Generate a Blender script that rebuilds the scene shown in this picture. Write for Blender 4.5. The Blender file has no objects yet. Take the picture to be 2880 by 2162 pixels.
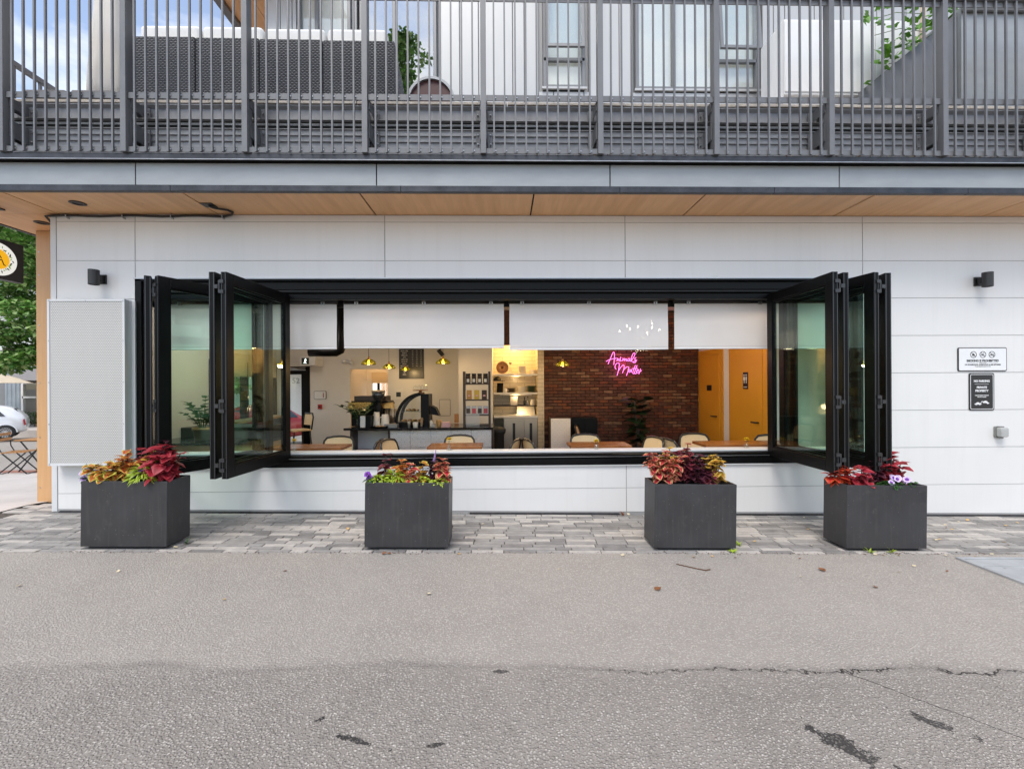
import bpy, math, random
from mathutils import Vector, Matrix, Euler
RN = random.Random(11)
S = bpy.context.scene
C = S.collection
PI = math.pi

# ------------------------------------------------------------------ camera, sky, sun, exposure
FPX, CAM_D, CAM_H = 1280.0, 5.45, 1.55
TH, RO = math.atan(0.021), 0.0055
_fw = Vector((math.sin(TH), math.cos(TH), 0))
_rt = Vector((math.cos(TH), -math.sin(TH), 0))
_up = Vector((0, 0, 1))
_r = _rt * math.cos(RO) - _up * math.sin(RO)
_u = _up * math.cos(RO) + _rt * math.sin(RO)
cam = bpy.data.cameras.new('camera')
cam.lens, cam.sensor_width, cam.sensor_fit = 16.0, 36.0, 'HORIZONTAL'
cam.clip_start, cam.clip_end = 0.05, 2000
camo = bpy.data.objects.new('camera', cam)
C.objects.link(camo)
camo.matrix_world = Matrix(((_r.x, _u.x, -_fw.x, 0), (_r.y, _u.y, -_fw.y, -CAM_D), (_r.z, _u.z, -_fw.z, CAM_H), (0, 0, 0, 1)))
S.camera = camo


def at(px, py, Y):
    """a point of the photograph (2880 px wide) set at depth Y in the place"""
    d = _fw + _r * ((px - 1440) / FPX) + _u * ((1081 - py) / FPX)
    t = (Y + CAM_D) / d.y
    return Vector((d.x * t, Y, CAM_H + d.z * t))


def ax(px, Y):
    return at(px, 1081, Y).x


def az(py, Y, px=1413):
    return at(px, py, Y).z


SUN_EL, SUN_AZ = 56, 200          # degrees; azimuth measured clockwise from +Y
W_ = bpy.data.worlds.new('World')
S.world = W_
W_.use_nodes = True
nt = W_.node_tree
nt.nodes.clear()
nd = nt.nodes.new
out = nd('ShaderNodeOutputWorld')
bg = nd('ShaderNodeBackground')
sky = nd('ShaderNodeTexSky')
sky.sky_type = 'NISHITA'
sky.sun_disc = False
sky.sun_elevation = math.radians(SUN_EL)
sky.sun_rotation = math.radians(SUN_AZ)
sky.air_density, sky.dust_density, sky.ozone_density = 1.0, 0.3, 1.6
tc = nd('ShaderNodeTexCoord')
mp = nd('ShaderNodeMapping')
mp.inputs['Scale'].default_value = (1, 1, 2.2)
mp.inputs['Location'].default_value = (0.3, 0.35, 0.1)
nz = nd('ShaderNodeTexNoise')
nz.inputs['Scale'].default_value = 2.6
nz.inputs['Detail'].default_value = 7
nz.inputs['Roughness'].default_value = 0.55
rp = nd('ShaderNodeValToRGB')
rp.color_ramp.elements[0].position = 0.45
rp.color_ramp.elements[0].color = (0.10, 0.10, 0.10, 1)
rp.color_ramp.elements[1].position = 0.66
rp.color_ramp.elements[1].color = (1, 1, 1, 1)
mxc = nd('ShaderNodeMix')
mxc.data_type = 'RGBA'
mxc.inputs['B'].default_value = (6.75, 6.52, 6.28, 1)
bg.inputs['Strength'].default_value = 0.145
L = nt.links.new
L(tc.outputs['Generated'], mp.inputs['Vector'])
L(mp.outputs['Vector'], nz.inputs['Vector'])
L(nz.outputs['Fac'], rp.inputs['Fac'])
L(rp.outputs['Color'], mxc.inputs['Factor'])
L(sky.outputs['Color'], mxc.inputs['A'])
L(mxc.outputs['Result'], bg.inputs['Color'])
L(bg.outputs['Background'], out.inputs['Surface'])

sun = bpy.data.lights.new('sun', 'SUN')
sun.energy = 1.5
sun.angle = math.radians(28)
sun.color = (1.0, 0.95, 0.87)
suno = bpy.data.objects.new('sun', sun)
C.objects.link(suno)
_sd = Vector((math.sin(math.radians(SUN_AZ)) * math.cos(math.radians(SUN_EL)), math.cos(math.radians(SUN_AZ)) * math.cos(math.radians(SUN_EL)), math.sin(math.radians(SUN_EL))))
suno.rotation_euler = _sd.to_track_quat('Z', 'Y').to_euler()
suno.location = (0, -20, 30)

S.view_settings.view_transform = 'Standard'
S.view_settings.look = 'None'
S.view_settings.exposure = 0.86
S.view_settings.gamma = 1.0
S.view_settings.use_curve_mapping = False
S.cycles.max_bounces = 8
S.cycles.transparent_max_bounces = 24
S.cycles.diffuse_bounces = 4
S.cycles.glossy_bounces = 4
S.cycles.sample_clamp_indirect = 6.0
S.cycles.caustics_reflective = False
S.cycles.caustics_refractive = False
S.cycles.use_denoising = True
S.cycles.use_adaptive_sampling = True
S.cycles.adaptive_threshold = 0.025

# ------------------------------------------------------------------ materials
MATS = {}


def srgb(r, g, b):
    f = lambda c: (c / 255 / 12.92) if c / 255 <= 0.04045 else ((c / 255 + 0.055) / 1.055) ** 2.4
    return (f(r), f(g), f(b))


class N:
    """tiny node helper around one material"""

    def __init__(s, name):
        s.m = bpy.data.materials.new(name)
        s.m.use_nodes = True
        s.t = s.m.node_tree
        s.b = s.t.nodes['Principled BSDF']
        s.o = s.t.nodes['Material Output']
        MATS[name] = s.m

    def n(s, typ, **kw):
        x = s.t.nodes.new('ShaderNode' + typ)
        for k, v in kw.items():
            if k in x.inputs:
                x.inputs[k].default_value = v
            else:
                setattr(x, k, v)
        return x

    def l(s, a, b):
        s.t.links.new(a, b)

    def pos(s, scale=(1, 1, 1), obj=False):
        if obj:
            g = s.n('TexCoord').outputs['Object']
        else:
            g = s.n('NewGeometry').outputs['Position']
        m = s.n('Mapping')
        m.inputs['Scale'].default_value = scale
        s.l(g, m.inputs['Vector'])
        return m.outputs['Vector']

    def noise(s, vec, scale, detail=3, rough=.5):
        x = s.n('TexNoise', Scale=scale, Detail=detail, Roughness=rough)
        s.l(vec, x.inputs['Vector'])
        return x.outputs['Fac']

    def ramp(s, fac, stops, interp='LINEAR'):
        x = s.n('ValToRGB')
        cr = x.color_ramp
        cr.interpolation = interp
        while len(cr.elements) < len(stops):
            cr.elements.new(0.5)
        for e, (p, c) in zip(cr.elements, stops):
            e.position = p
            e.color = (*c, 1) if isinstance(c, tuple) else (c, c, c, 1)
        s.l(fac, x.inputs['Fac'])
        return x.outputs['Color']

    def mix(s, fac, a, b, mode='MIX'):
        x = s.n('Mix', data_type='RGBA', blend_type=mode)
        for key, v in (('Factor', fac), ('A', a), ('B', b)):
            if isinstance(v, (int, float)):
                x.inputs[key].default_value = v
            elif isinstance(v, tuple):
                x.inputs[key].default_value = (*v[:3], 1)
            else:
                s.l(v, x.inputs[key])
        return x.outputs['Result']

    def math(s, op, a, b=0.0, c=None):
        x = s.n('Math', operation=op)
        for i, v in enumerate((a, b) if c is None else (a, b, c)):
            if isinstance(v, (int, float)):
                x.inputs[i].default_value = v
            else:
                s.l(v, x.inputs[i])
        return x.outputs[0]

    def bump(s, h, strength=.3, dist=.01):
        x = s.n('Bump', Strength=strength, Distance=dist)
        s.l(h, x.inputs['Height'])
        s.l(x.outputs['Normal'], s.b.inputs['Normal'])
        return x

    def set(s, **kw):
        for k, v in kw.items():
            k = k.replace('_', ' ')
            if isinstance(v, (int, float)):
                s.b.inputs[k].default_value = v
            elif isinstance(v, tuple):
                s.b.inputs[k].default_value = (*v[:3], 1)
            else:
                s.l(v, s.b.inputs[k])


def M(name, col, rough=.5, metal=0, var=.06, vs=3.0, bump=0, bs=80, spec=.5, stretch=(1, 1, 1), obj=False, dirt=0, sub=0):
    """plain painted or natural stuff: a colour with soft blotches, fine relief and a little gloss variation"""
    k = N(name)
    v = k.pos(stretch, obj)
    c = col
    n1 = k.noise(v, vs, 4, .6)
    if var:
        lo = tuple(x * (1 - var) for x in col)
        hi = tuple(min(1, x * (1 + var)) for x in col)
        c = k.ramp(n1, [(.3, lo), (.7, hi)])
    if dirt:
        n2 = k.noise(v, vs * 6, 6, .7)
        c = k.mix(k.ramp(n2, [(.5, 0.0), (.75, dirt)]), c, tuple(x * .45 for x in col))
    k.set(Base_Color=c, Metallic=metal)
    k.b.inputs['Specular IOR Level'].default_value = spec
    k.set(Roughness=k.math('MULTIPLY_ADD', n1, .16, max(0.02, rough - .08)))
    if bump:
        k.bump(k.noise(v, bs, 3, .6), bump, .004)
    if sub:          # thin leaves and petals let some light through
        tl = k.n('BsdfTranslucent')
        (k.l(c, tl.inputs['Color']) if not isinstance(c, tuple) else setattr(tl.inputs['Color'], 'default_value', (*c, 1)))
        mx = k.n('MixShader')
        mx.inputs[0].default_value = .22
        k.l(k.b.outputs[0], mx.inputs[1])
        k.l(tl.outputs[0], mx.inputs[2])
        k.l(mx.outputs[0], k.o.inputs['Surface'])
    return k.m


def emit(name, col, st):
    k = N(name)
    e = k.n('Emission')
    e.inputs['Color'].default_value = (*col, 1)
    e.inputs['Strength'].default_value = st
    k.l(e.outputs[0], k.o.inputs['Surface'])
    return k.m


def glass(name, tint, refl=.0, ior=1.5, rough=0.0):
    """thin clear pane: tinted see-through plus mirror reflection by Fresnel"""
    k = N(name)
    tr = k.n('BsdfTransparent')
    tr.inputs['Color'].default_value = (*tint, 1)
    gl = k.n('BsdfGlossy')
    gl.inputs['Roughness'].default_value = rough
    gl.inputs['Color'].default_value = (.95, .97, .97, 1)
    fr = k.n('Fresnel')
    gm = k.n('NewGeometry')
    k.l(k.math('POWER', ior, k.math('MULTIPLY_ADD', gm.outputs['Backfacing'], -2.0, 1.0)), fr.inputs['IOR'])
    a = k.math('MULTIPLY_ADD', fr.outputs[0], .75, refl)
    mx = k.n('MixShader')
    k.l(a, mx.inputs[0])
    k.l(tr.outputs[0], mx.inputs[1])
    k.l(gl.outputs[0], mx.inputs[2])
    k.l(mx.outputs[0], k.o.inputs['Surface'])
    return k.m


# ------------------------------------------------------------------ mesh builder and scene graph
ORG = {}


class B:
    def __init__(s):
        s.v, s.f, s.mi = [], [], []

    def face(s, idx, mi=0):
        s.f.append(tuple(idx))
        s.mi.append(mi)

    def poly(s, pts, mi=0):
        n = len(s.v)
        s.v += [tuple(p) for p in pts]
        s.face(range(n, n + len(pts)), mi)
        return s

    def hexa(s, p, mi=0):
        """8 points: bottom ring 0-3, top ring 4-7"""
        n = len(s.v)
        s.v += [tuple(q) for q in p]
        for q in ((3, 2, 1, 0), (4, 5, 6, 7), (0, 1, 5, 4), (1, 2, 6, 5), (2, 3, 7, 6), (3, 0, 4, 7)):
            s.face([n + i for i in q], mi)
        return s

    def box(s, x0, x1, y0, y1, z0, z1, mi=0):
        return s.hexa([(x0, y0, z0), (x1, y0, z0), (x1, y1, z0), (x0, y1, z0), (x0, y0, z1), (x1, y0, z1), (x1, y1, z1), (x0, y1, z1)], mi)

    def bar(s, a, b, w, h, up=(0, 0, 1), mi=0):
        """rectangular bar from a to b, w across, h along up"""
        a, b = Vector(a), Vector(b)
        d = (b - a).normalized()
        u = Vector(up)
        sd = d.cross(u)
        if sd.length < 1e-5:
            sd = d.cross(Vector((1, 0, 0)))
        sd.normalize()
        u = sd.cross(d).normalized()
        P = []
        for e in (a, b):
            for i, j in ((-1, -1), (1, -1), (1, 1), (-1, 1)):
                P.append(e + sd * (i * w / 2) + u * (j * h / 2))
        return s.hexa(P, mi)

    def tube(s, pts, r, n=8, mi=0, caps=True):
        pts = [Vector(p) for p in pts]
        rs = r if isinstance(r, (list, tuple)) else [r] * len(pts)
        base = len(s.v)
        prev = None
        for i, p in enumerate(pts):
            d = (pts[min(i + 1, len(pts) - 1)] - pts[max(i - 1, 0)])
            d = d.normalized() if d.length > 1e-9 else Vector((0, 0, 1))
            if prev is None:
                a = d.cross(Vector((0, 0, 1)))
                if a.length < 1e-4:
                    a = d.cross(Vector((1, 0, 0)))
            else:
                a = prev - d * prev.dot(d)
            a.normalize()
            prev = a
            b = d.cross(a)
            for j in range(n):
                t = 2 * PI * j / n
                s.v.append(tuple(p + (a * math.cos(t) + b * math.sin(t)) * rs[i]))
        for i in range(len(pts) - 1):
            for j in range(n):
                k = (j + 1) % n
                s.face((base + i * n + j, base + i * n + k, base + (i + 1) * n + k, base + (i + 1) * n + j), mi)
        if caps:
            s.face([base + j for j in range(n)][::-1], mi)
            e = base + (len(pts) - 1) * n
            s.face([e + j for j in range(n)], mi)
        return s

    def lathe(s, prof, c=(0, 0, 0), n=20, mi=0, wob=None):
        """prof = [(r, z)...] round a vertical axis through c"""
        base = len(s.v)
        for r, z in prof:
            for j in range(n):
                t = 2 * PI * j / n
                rr = r * (wob(t) if wob else 1)
                s.v.append((c[0] + rr * math.cos(t), c[1] + rr * math.sin(t), c[2] + z))
        for i in range(len(prof) - 1):
            for j in range(n):
                k = (j + 1) % n
                s.face((base + i * n + j, base + i * n + k, base + (i + 1) * n + k, base + (i + 1) * n + j), mi)
        if prof[0][0] > 1e-6:
            s.face([base + j for j in range(n)][::-1], mi)
        if prof[-1][0] > 1e-6:
            e = base + (len(prof) - 1) * n
            s.face([e + j for j in range(n)], mi)
        return s

    def prism(s, pts, d0, d1, axis='y', mi=0):
        """outline pts swept from d0 to d1: axis y -> pts are (x,z); x -> (y,z); z -> (x,y)"""
        g = {'y': lambda p, d: (p[0], d, p[1]), 'x': lambda p, d: (d, p[0], p[1]), 'z': lambda p, d: (p[0], p[1], d)}[axis]
        n, k = len(s.v), len(pts)
        s.v += [g(p, d0) for p in pts] + [g(p, d1) for p in pts]
        s.face(range(n, n + k), mi)
        s.face(range(n + 2 * k - 1, n + k - 1, -1), mi)
        for i in range(k):
            j = (i + 1) % k
            s.face((n + i, n + k + i, n + k + j, n + j), mi)
        return s

    def mesh(s, name, mats, smooth=False):
        me = bpy.data.meshes.new(name)
        me.from_pydata(s.v, [], s.f)
        for m in (mats if isinstance(mats, (list, tuple)) else [mats]):
            me.materials.append(MATS[m] if isinstance(m, str) else m)
        if any(s.mi):
            me.polygons.foreach_set('material_index', s.mi)
        if smooth:
            me.shade_smooth() if hasattr(me, 'shade_smooth') else None
        me.update()
        return me

    def build(s, name, mats, parent=None, smooth=False, bevel=0, local=False, seg=2, recalc=True):
        if not local and parent is not None:
            o = ORG.get(parent.name, Vector((0, 0, 0)))
            if o.length > 0:
                s.v = [(a - o.x, b - o.y, c - o.z) for a, b, c in s.v]
        me = s.mesh(name, mats, smooth)
        if recalc:
            import bmesh
            bm = bmesh.new()
            bm.from_mesh(me)
            bmesh.ops.recalc_face_normals(bm, faces=bm.faces)
            bm.to_mesh(me)
            bm.free()
        ob = bpy.data.objects.new(name, me)
        C.objects.link(ob)
        if parent is not None:
            ob.parent = parent
            ORG[ob.name] = ORG.get(parent.name, Vector((0, 0, 0))) if not local else Vector((0, 0, 0))
        if bevel:
            md = ob.modifiers.new('bevel', 'BEVEL')
            md.width, md.segments, md.limit_method, md.angle_limit = bevel, seg, 'ANGLE', math.radians(35)
            md.harden_normals = False
        return ob


def inst(name, mesh, parent=None, loc=(0, 0, 0), rot=(0, 0, 0), sc=(1, 1, 1)):
    ob = bpy.data.objects.new(name, mesh)
    C.objects.link(ob)
    o = Vector((0, 0, 0))
    if parent is not None:
        ob.parent = parent
        o = ORG.get(parent.name, o)
    ob.location = Vector(loc) - o
    ob.rotation_euler = rot
    ob.scale = sc if isinstance(sc, (tuple, list)) else (sc, sc, sc)
    return ob


def tag(o, label, cat, group=None, kind=None):
    if label:
        o['label'] = label
    if cat:
        o['category'] = cat
    if group:
        o['group'] = group
    if kind:
        o['kind'] = kind
    return o


def thing(name, label, cat, loc=(0, 0, 0), rot=(0, 0, 0), group=None):
    o = bpy.data.objects.new(name, None)
    o.empty_display_size = .1
    C.objects.link(o)
    o.location = loc
    o.rotation_euler = rot
    ORG[o.name] = Vector(loc)
    return tag(o, label, cat, group)


def part(parent, name):
    o = bpy.data.objects.new(name, None)
    o.empty_display_size = .1
    C.objects.link(o)
    o.parent = parent
    ORG[o.name] = ORG.get(parent.name, Vector((0, 0, 0)))
    return o


def copy_tree(o, parent=None, loc=None, rot=None, label=None):
    c = o.copy()
    C.objects.link(c)
    c.parent = parent
    if loc is not None:
        c.location = loc
        ORG[c.name] = Vector(loc)
    if rot is not None:
        c.rotation_euler = rot
    if label:
        c['label'] = label
    for ch in list(o.children):
        copy_tree(ch, c)
    return c


def text_mesh(body, size, mat, align='CENTER', bold=0.0, depth=.0006, sx=1.0):
    cu = bpy.data.curves.new('lettering', 'FONT')
    cu.body, cu.size, cu.align_x, cu.align_y = body, size, align, 'CENTER'
    cu.extrude, cu.offset, cu.resolution_u = depth, bold, 3
    ob = bpy.data.objects.new('lettering', cu)
    me = bpy.data.meshes.new_from_object(ob)
    bpy.data.objects.remove(ob)
    bpy.data.curves.remove(cu)
    for v in me.vertices:
        v.co.x *= sx
    me.materials.clear()
    me.materials.append(MATS[mat])
    return me


def lamp(name, loc, power, col, r=.03, parent=None):
    l = bpy.data.lights.new(name, 'POINT')
    l.energy, l.color, l.shadow_soft_size = power, col, r
    o = bpy.data.objects.new(name, l)
    C.objects.link(o)
    if parent is not None:
        o.parent = parent
        o.location = Vector(loc) - ORG.get(parent.name, Vector((0, 0, 0)))
    else:
        o.location = loc
    return o


def zg(x):
    """alley falls gently to the right"""
    return -0.0155 * max(-6.2, min(9.0, x))


# ------------------------------------------------------------------ material library
def panel_white():
    k = N('panel_white')
    v = k.pos()
    st = k.noise(k.pos((7, 7, .35)), 1.6, 5, .6)
    bl = k.noise(v, .9, 3, .5)
    c = k.ramp(bl, [(.3, (.69, .678, .665)), (.7, (.73, .718, .705))])
    c = k.mix(k.ramp(st, [(.5, .0), (.8, .22)]), c, (.58, .565, .545))
    c = k.mix(k.ramp(k.noise(v, 24, 5, .8), [(.66, .0), (.8, .30)]), c, (.5, .48, .45))
    k.set(Base_Color=c, Roughness=k.math('MULTIPLY_ADD', st, .2, .30))
    k.bump(k.noise(v, 2.2, 2), .03, .02)


panel_white()
M('panel_joint', (.34, .335, .33), .7)
M('trim_white', (.62, .62, .625), .4, 0, .03)
M('fascia_grey', (.30, .312, .318), .38, .15, .10, 1.6, .02, 200, stretch=(1, 1, 3))
M('rail_grey', (.155, .155, .16), .42, .15, .07, 5, .03, 200)
M('band_grey', (.25, .25, .26), .5, .2, .2, 2.5, .04, 60, stretch=(3, 3, .6))
M('black_metal', (.008, .008, .009), .32, .0, .15, 6)
M('frame_black', (.0025, .0025, .0028), .38, .0, .2, 8, .03, 250, spec=.16)
M('flashing_dark', (.05, .05, .054), .35, .6, .35, 5, .04, 30, dirt=.5)
M('flashing_light', (.42, .42, .43), .35, .6, .25, 8, .04, 40, dirt=.6)
M('cap_stone', (.50, .44, .38), .9, 0, .25, 12, .3, 60, dirt=.6)
M('joint_black', (.01, .01, .01), .9)
M('hardware', (.42, .42, .43), .3, .9, .1)
M('hinge_dark', (.05, .05, .052), .35, .6, .2)
def planter_paint():
    k = N('planter_paint')
    v = k.pos()
    st = k.noise(k.pos((14, 14, .8)), 2.2, 5, .65)
    bl = k.noise(v, 3.2, 5, .6)
    sc = k.n('TexVoronoi', Scale=26.0)
    k.l(v, sc.inputs['Vector'])
    c = k.ramp(bl, [(.3, (.030, .029, .031)), (.7, (.044, .043, .045))])
    c = k.mix(k.ramp(st, [(.52, .0), (.75, .5)]), c, (.075, .07, .066))
    c = k.mix(k.ramp(k.noise(v, 9, 6, .75), [(.58, .0), (.72, .35)]), c, (.10, .093, .085))
    c = k.mix(k.math('LESS_THAN', sc.outputs['Distance'], .055), c, (.24, .23, .21))
    k.set(Base_Color=c, Roughness=k.math('MULTIPLY_ADD', bl, .25, .32))
    k.b.inputs['Specular IOR Level'].default_value = .4
    k.bump(k.noise(v, 180, 3), .05, .004)


planter_paint()
M('soil', (.03, .02, .013), .95, 0, .4, 40, .8, 60)
M('shade_fabric', (.80, .80, .80), .85, 0, .02, 4, .03, 600)
M('paver_light', (.47, .43, .39), .85, 0, .16, 9, .25, 140, dirt=.35)
M('paver_mid', (.32, .30, .28), .85, 0, .16, 9, .25, 140, dirt=.35)
M('paver_dark', (.235, .22, .206), .85, 0, .18, 9, .25, 140, dirt=.35)
M('paver_sand', (.09, .075, .06), .95, 0, .4, 30, .4, 80)
M('concrete', (.55, .50, .46), .9, 0, .1, 1.5, .1, 90, dirt=.2)
M('steel_plate', (.42, .425, .43), .5, .35, .15, 6, .08, 70)
M('brick_strip', (.32, .15, .11), .9, 0, .2, 14, .2, 60)
M('white_plain', (.72, .70, .67), .6, 0, .03, 2)
M('interior_white', (.70, .665, .62), .7, 0, .03, 2)
M('interior_ceiling', (.30, .29, .28), .8)
M('interior_floor', (.16, .11, .075), .45, 0, .3, 3, .05, 60, stretch=(6, .8, 1))
M('black_stone', (.012, .012, .013), .12, 0, .3, 20)
M('dark_wood', (.035, .018, .010), .45, 0, .3, 5, .1, 40, stretch=(1, 1, 8))
M('yellow_door', (.62, .28, .018), .45, 0, .04, 2)
M('neon_pink', (1, .1, .7), .4)
M('gold_pot', (.55, .40, .16), .32, .85, .15, 10)
M('cream_ceramic', (.74, .68, .58), .25, 0, .05)
M('cardboard', (.45, .25, .08), .7, 0, .1)
M('mustard_pack', (.55, .38, .05), .6, 0, .1)
M('brown_pack', (.05, .025, .015), .6, 0, .1)
M('pink_paper', (.65, .38, .36), .7, 0, .1)
M('paper_white', (.72, .70, .66), .8, 0, .05)
M('red_paint', (.42, .012, .012), .35, 0, .08)
M('green_leaf', (.035, .10, .022), .42, 0, .35, 8, sub=.1)
M('green_dark_leaf', (.014, .038, .014), .38, 0, .35, 8)
M('lime_leaf', (.40, .52, .045), .5, 0, .25, 20, sub=.1)
M('stem_green', (.10, .16, .04), .6, 0, .2)
M('stem_dark', (.07, .03, .03), .6, 0, .2)
M('bark', (.11, .085, .06), .9, 0, .35, 6, .5, 30, stretch=(1, 1, .3))
M('car_white', (.74, .75, .77), .12, .1, .01, spec=.6)
M('car_red', (.30, .012, .014), .15, .1, .03)
M('rubber', (.015, .015, .016), .75)
M('alloy', (.62, .62, .64), .25, .9, .05)
M('car_glass', (.02, .025, .03), .04, 0, 0, spec=.9)
M('tail_red', (.35, .01, .015), .15)
M('corrugated', (.30, .34, .38), .4, .4, .12, 1.5)
M('awning_grey', (.22, .205, .20), .85, 0, .06)
M('tan_canvas', (.62, .52, .38), .85, 0, .05)
M('beige_canvas', (.60, .56, .51), .9, 0, .06, 3, .15, 14)
M('cushion_white', (.82, .81, .78), .9, 0, .03, 6, .1, 300)
M('siding_grey', (.47, .468, .462), .38, .2, .04, 2, stretch=(1, 1, .3))
M('window_grey', (.20, .20, .205), .4, .2, .05)
M('cabinet_white', (.75, .74, .73), .4, 0, .03)
M('drum_rim', (.30, .31, .33), .4, .4)
M('drum_red', (.06, .012, .012), .5)
M('bamboo', (.55, .42, .28), .6, 0, .2, 10)
M('sign_black', (.012, .011, .011), .35, 0, .1)
M('sign_white', (.74, .74, .75), .45, 0, .02)
M('ink_black', (.012, .012, .013), .6)
M('outlet_grey', (.24, .24, .23), .45, 0, .06)
M('outlet_clear', (.42, .42, .41), .15, 0, .05)
M('leaf_yellow', (.60, .38, .14), .8, 0, .3, 40)
M('leaf_brown', (.22, .085, .03), .8, 0, .4, 40)
M('leaf_pale', (.64, .54, .36), .8, 0, .3, 40)
M('twig', (.12, .06, .035), .9, 0, .3, 30)
M('yellow_petal', (.72, .52, .02), .6, 0, .1, 30, sub=.1)
M('cable_black', (.012, .012, .012), .5)
M('cane_dark', (.015, .013, .012), .3)
M('pull_red', (.40, .02, .02), .4)
M('stainless', (.40, .34, .27), .34, .9, .06, 2, stretch=(1, 1, .1))
M('copper_gold', (.55, .30, .09), .28, .9, .1)
M('filament_grey', (.3, .3, .3), .4)
emit('bulb_warm', (1.0, .58, .16), 26)
emit('neon_glow', (1.0, .19, .62), 2.0)
emit('exit_glow', (.75, 1.0, .85), 1.6)
emit('sign_glow_white', (1.0, .97, .90), .46)
emit('sign_glow_yellow', (1.0, .50, .02), .50)
emit('sign_glow_green', (.22, .42, .03), .35)
glass('pane_green', (.885, .978, .932), .0)
glass('pane_clear', (.94, .96, .95), .0)
glass('pane_mirror', (.42, .46, .48), .46)
glass('pane_coated', (.97, .985, .98), .05)
glass('vase_glass', (.93, .95, .95), .04)
k = N('lamp_glass')
_t, _d, _g = k.n('BsdfTransparent'), k.n('BsdfTranslucent'), k.n('BsdfGlossy')
_t.inputs['Color'].default_value = (.30, .30, .05, 1)
_d.inputs['Color'].default_value = (.09, .09, .008, 1)
_g.inputs['Roughness'].default_value = .08
_a, _b = k.n('MixShader'), k.n('MixShader')
_a.inputs[0].default_value = .30
_b.inputs[0].default_value = .08
k.l(_t.outputs[0], _a.inputs[1])
k.l(_d.outputs[0], _a.inputs[2])
k.l(_a.outputs[0], _b.inputs[1])
k.l(_g.outputs[0], _b.inputs[2])
k.l(_b.outputs[0], k.o.inputs['Surface'])
glass('display_glass', (.80, .85, .85), .02)


def wood(name, light, dark, stretch, rough=.45, scale=6):
    k = N(name)
    v = k.pos(stretch)
    n1 = k.noise(v, scale, 6, .6)
    n2 = k.noise(k.pos((.5, .5, .5)), 1.3, 2)
    c = k.ramp(n1, [(.28, dark), (.5, tuple((a + b) / 2 for a, b in zip(light, dark))), (.72, light)])
    c = k.mix(k.ramp(n2, [(.35, 0.0), (.7, .35)]), c, tuple(x * .78 for x in light))
    k.set(Base_Color=c, Roughness=rough)
    k.bump(n1, .06, .003)
    return k.m


wood('soffit_wood', (.86, .51, .255), (.66, .35, .155), (1.3, .12, 1), .42, 9)
wood('table_wood', (.36, .135, .035), (.13, .038, .012), (.5, 5, 5), .22, 7)
wood('light_wood', (.55, .36, .19), (.42, .25, .12), (.6, 5, 5), .5, 6)
wood('pier_wood', (.62, .36, .17), (.54, .29, .12), (4, 4, .25), .42, 8)
wood('slat_wood', (.50, .25, .09), (.36, .16, .05), (3, 3, 3), .45, 8)


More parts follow.
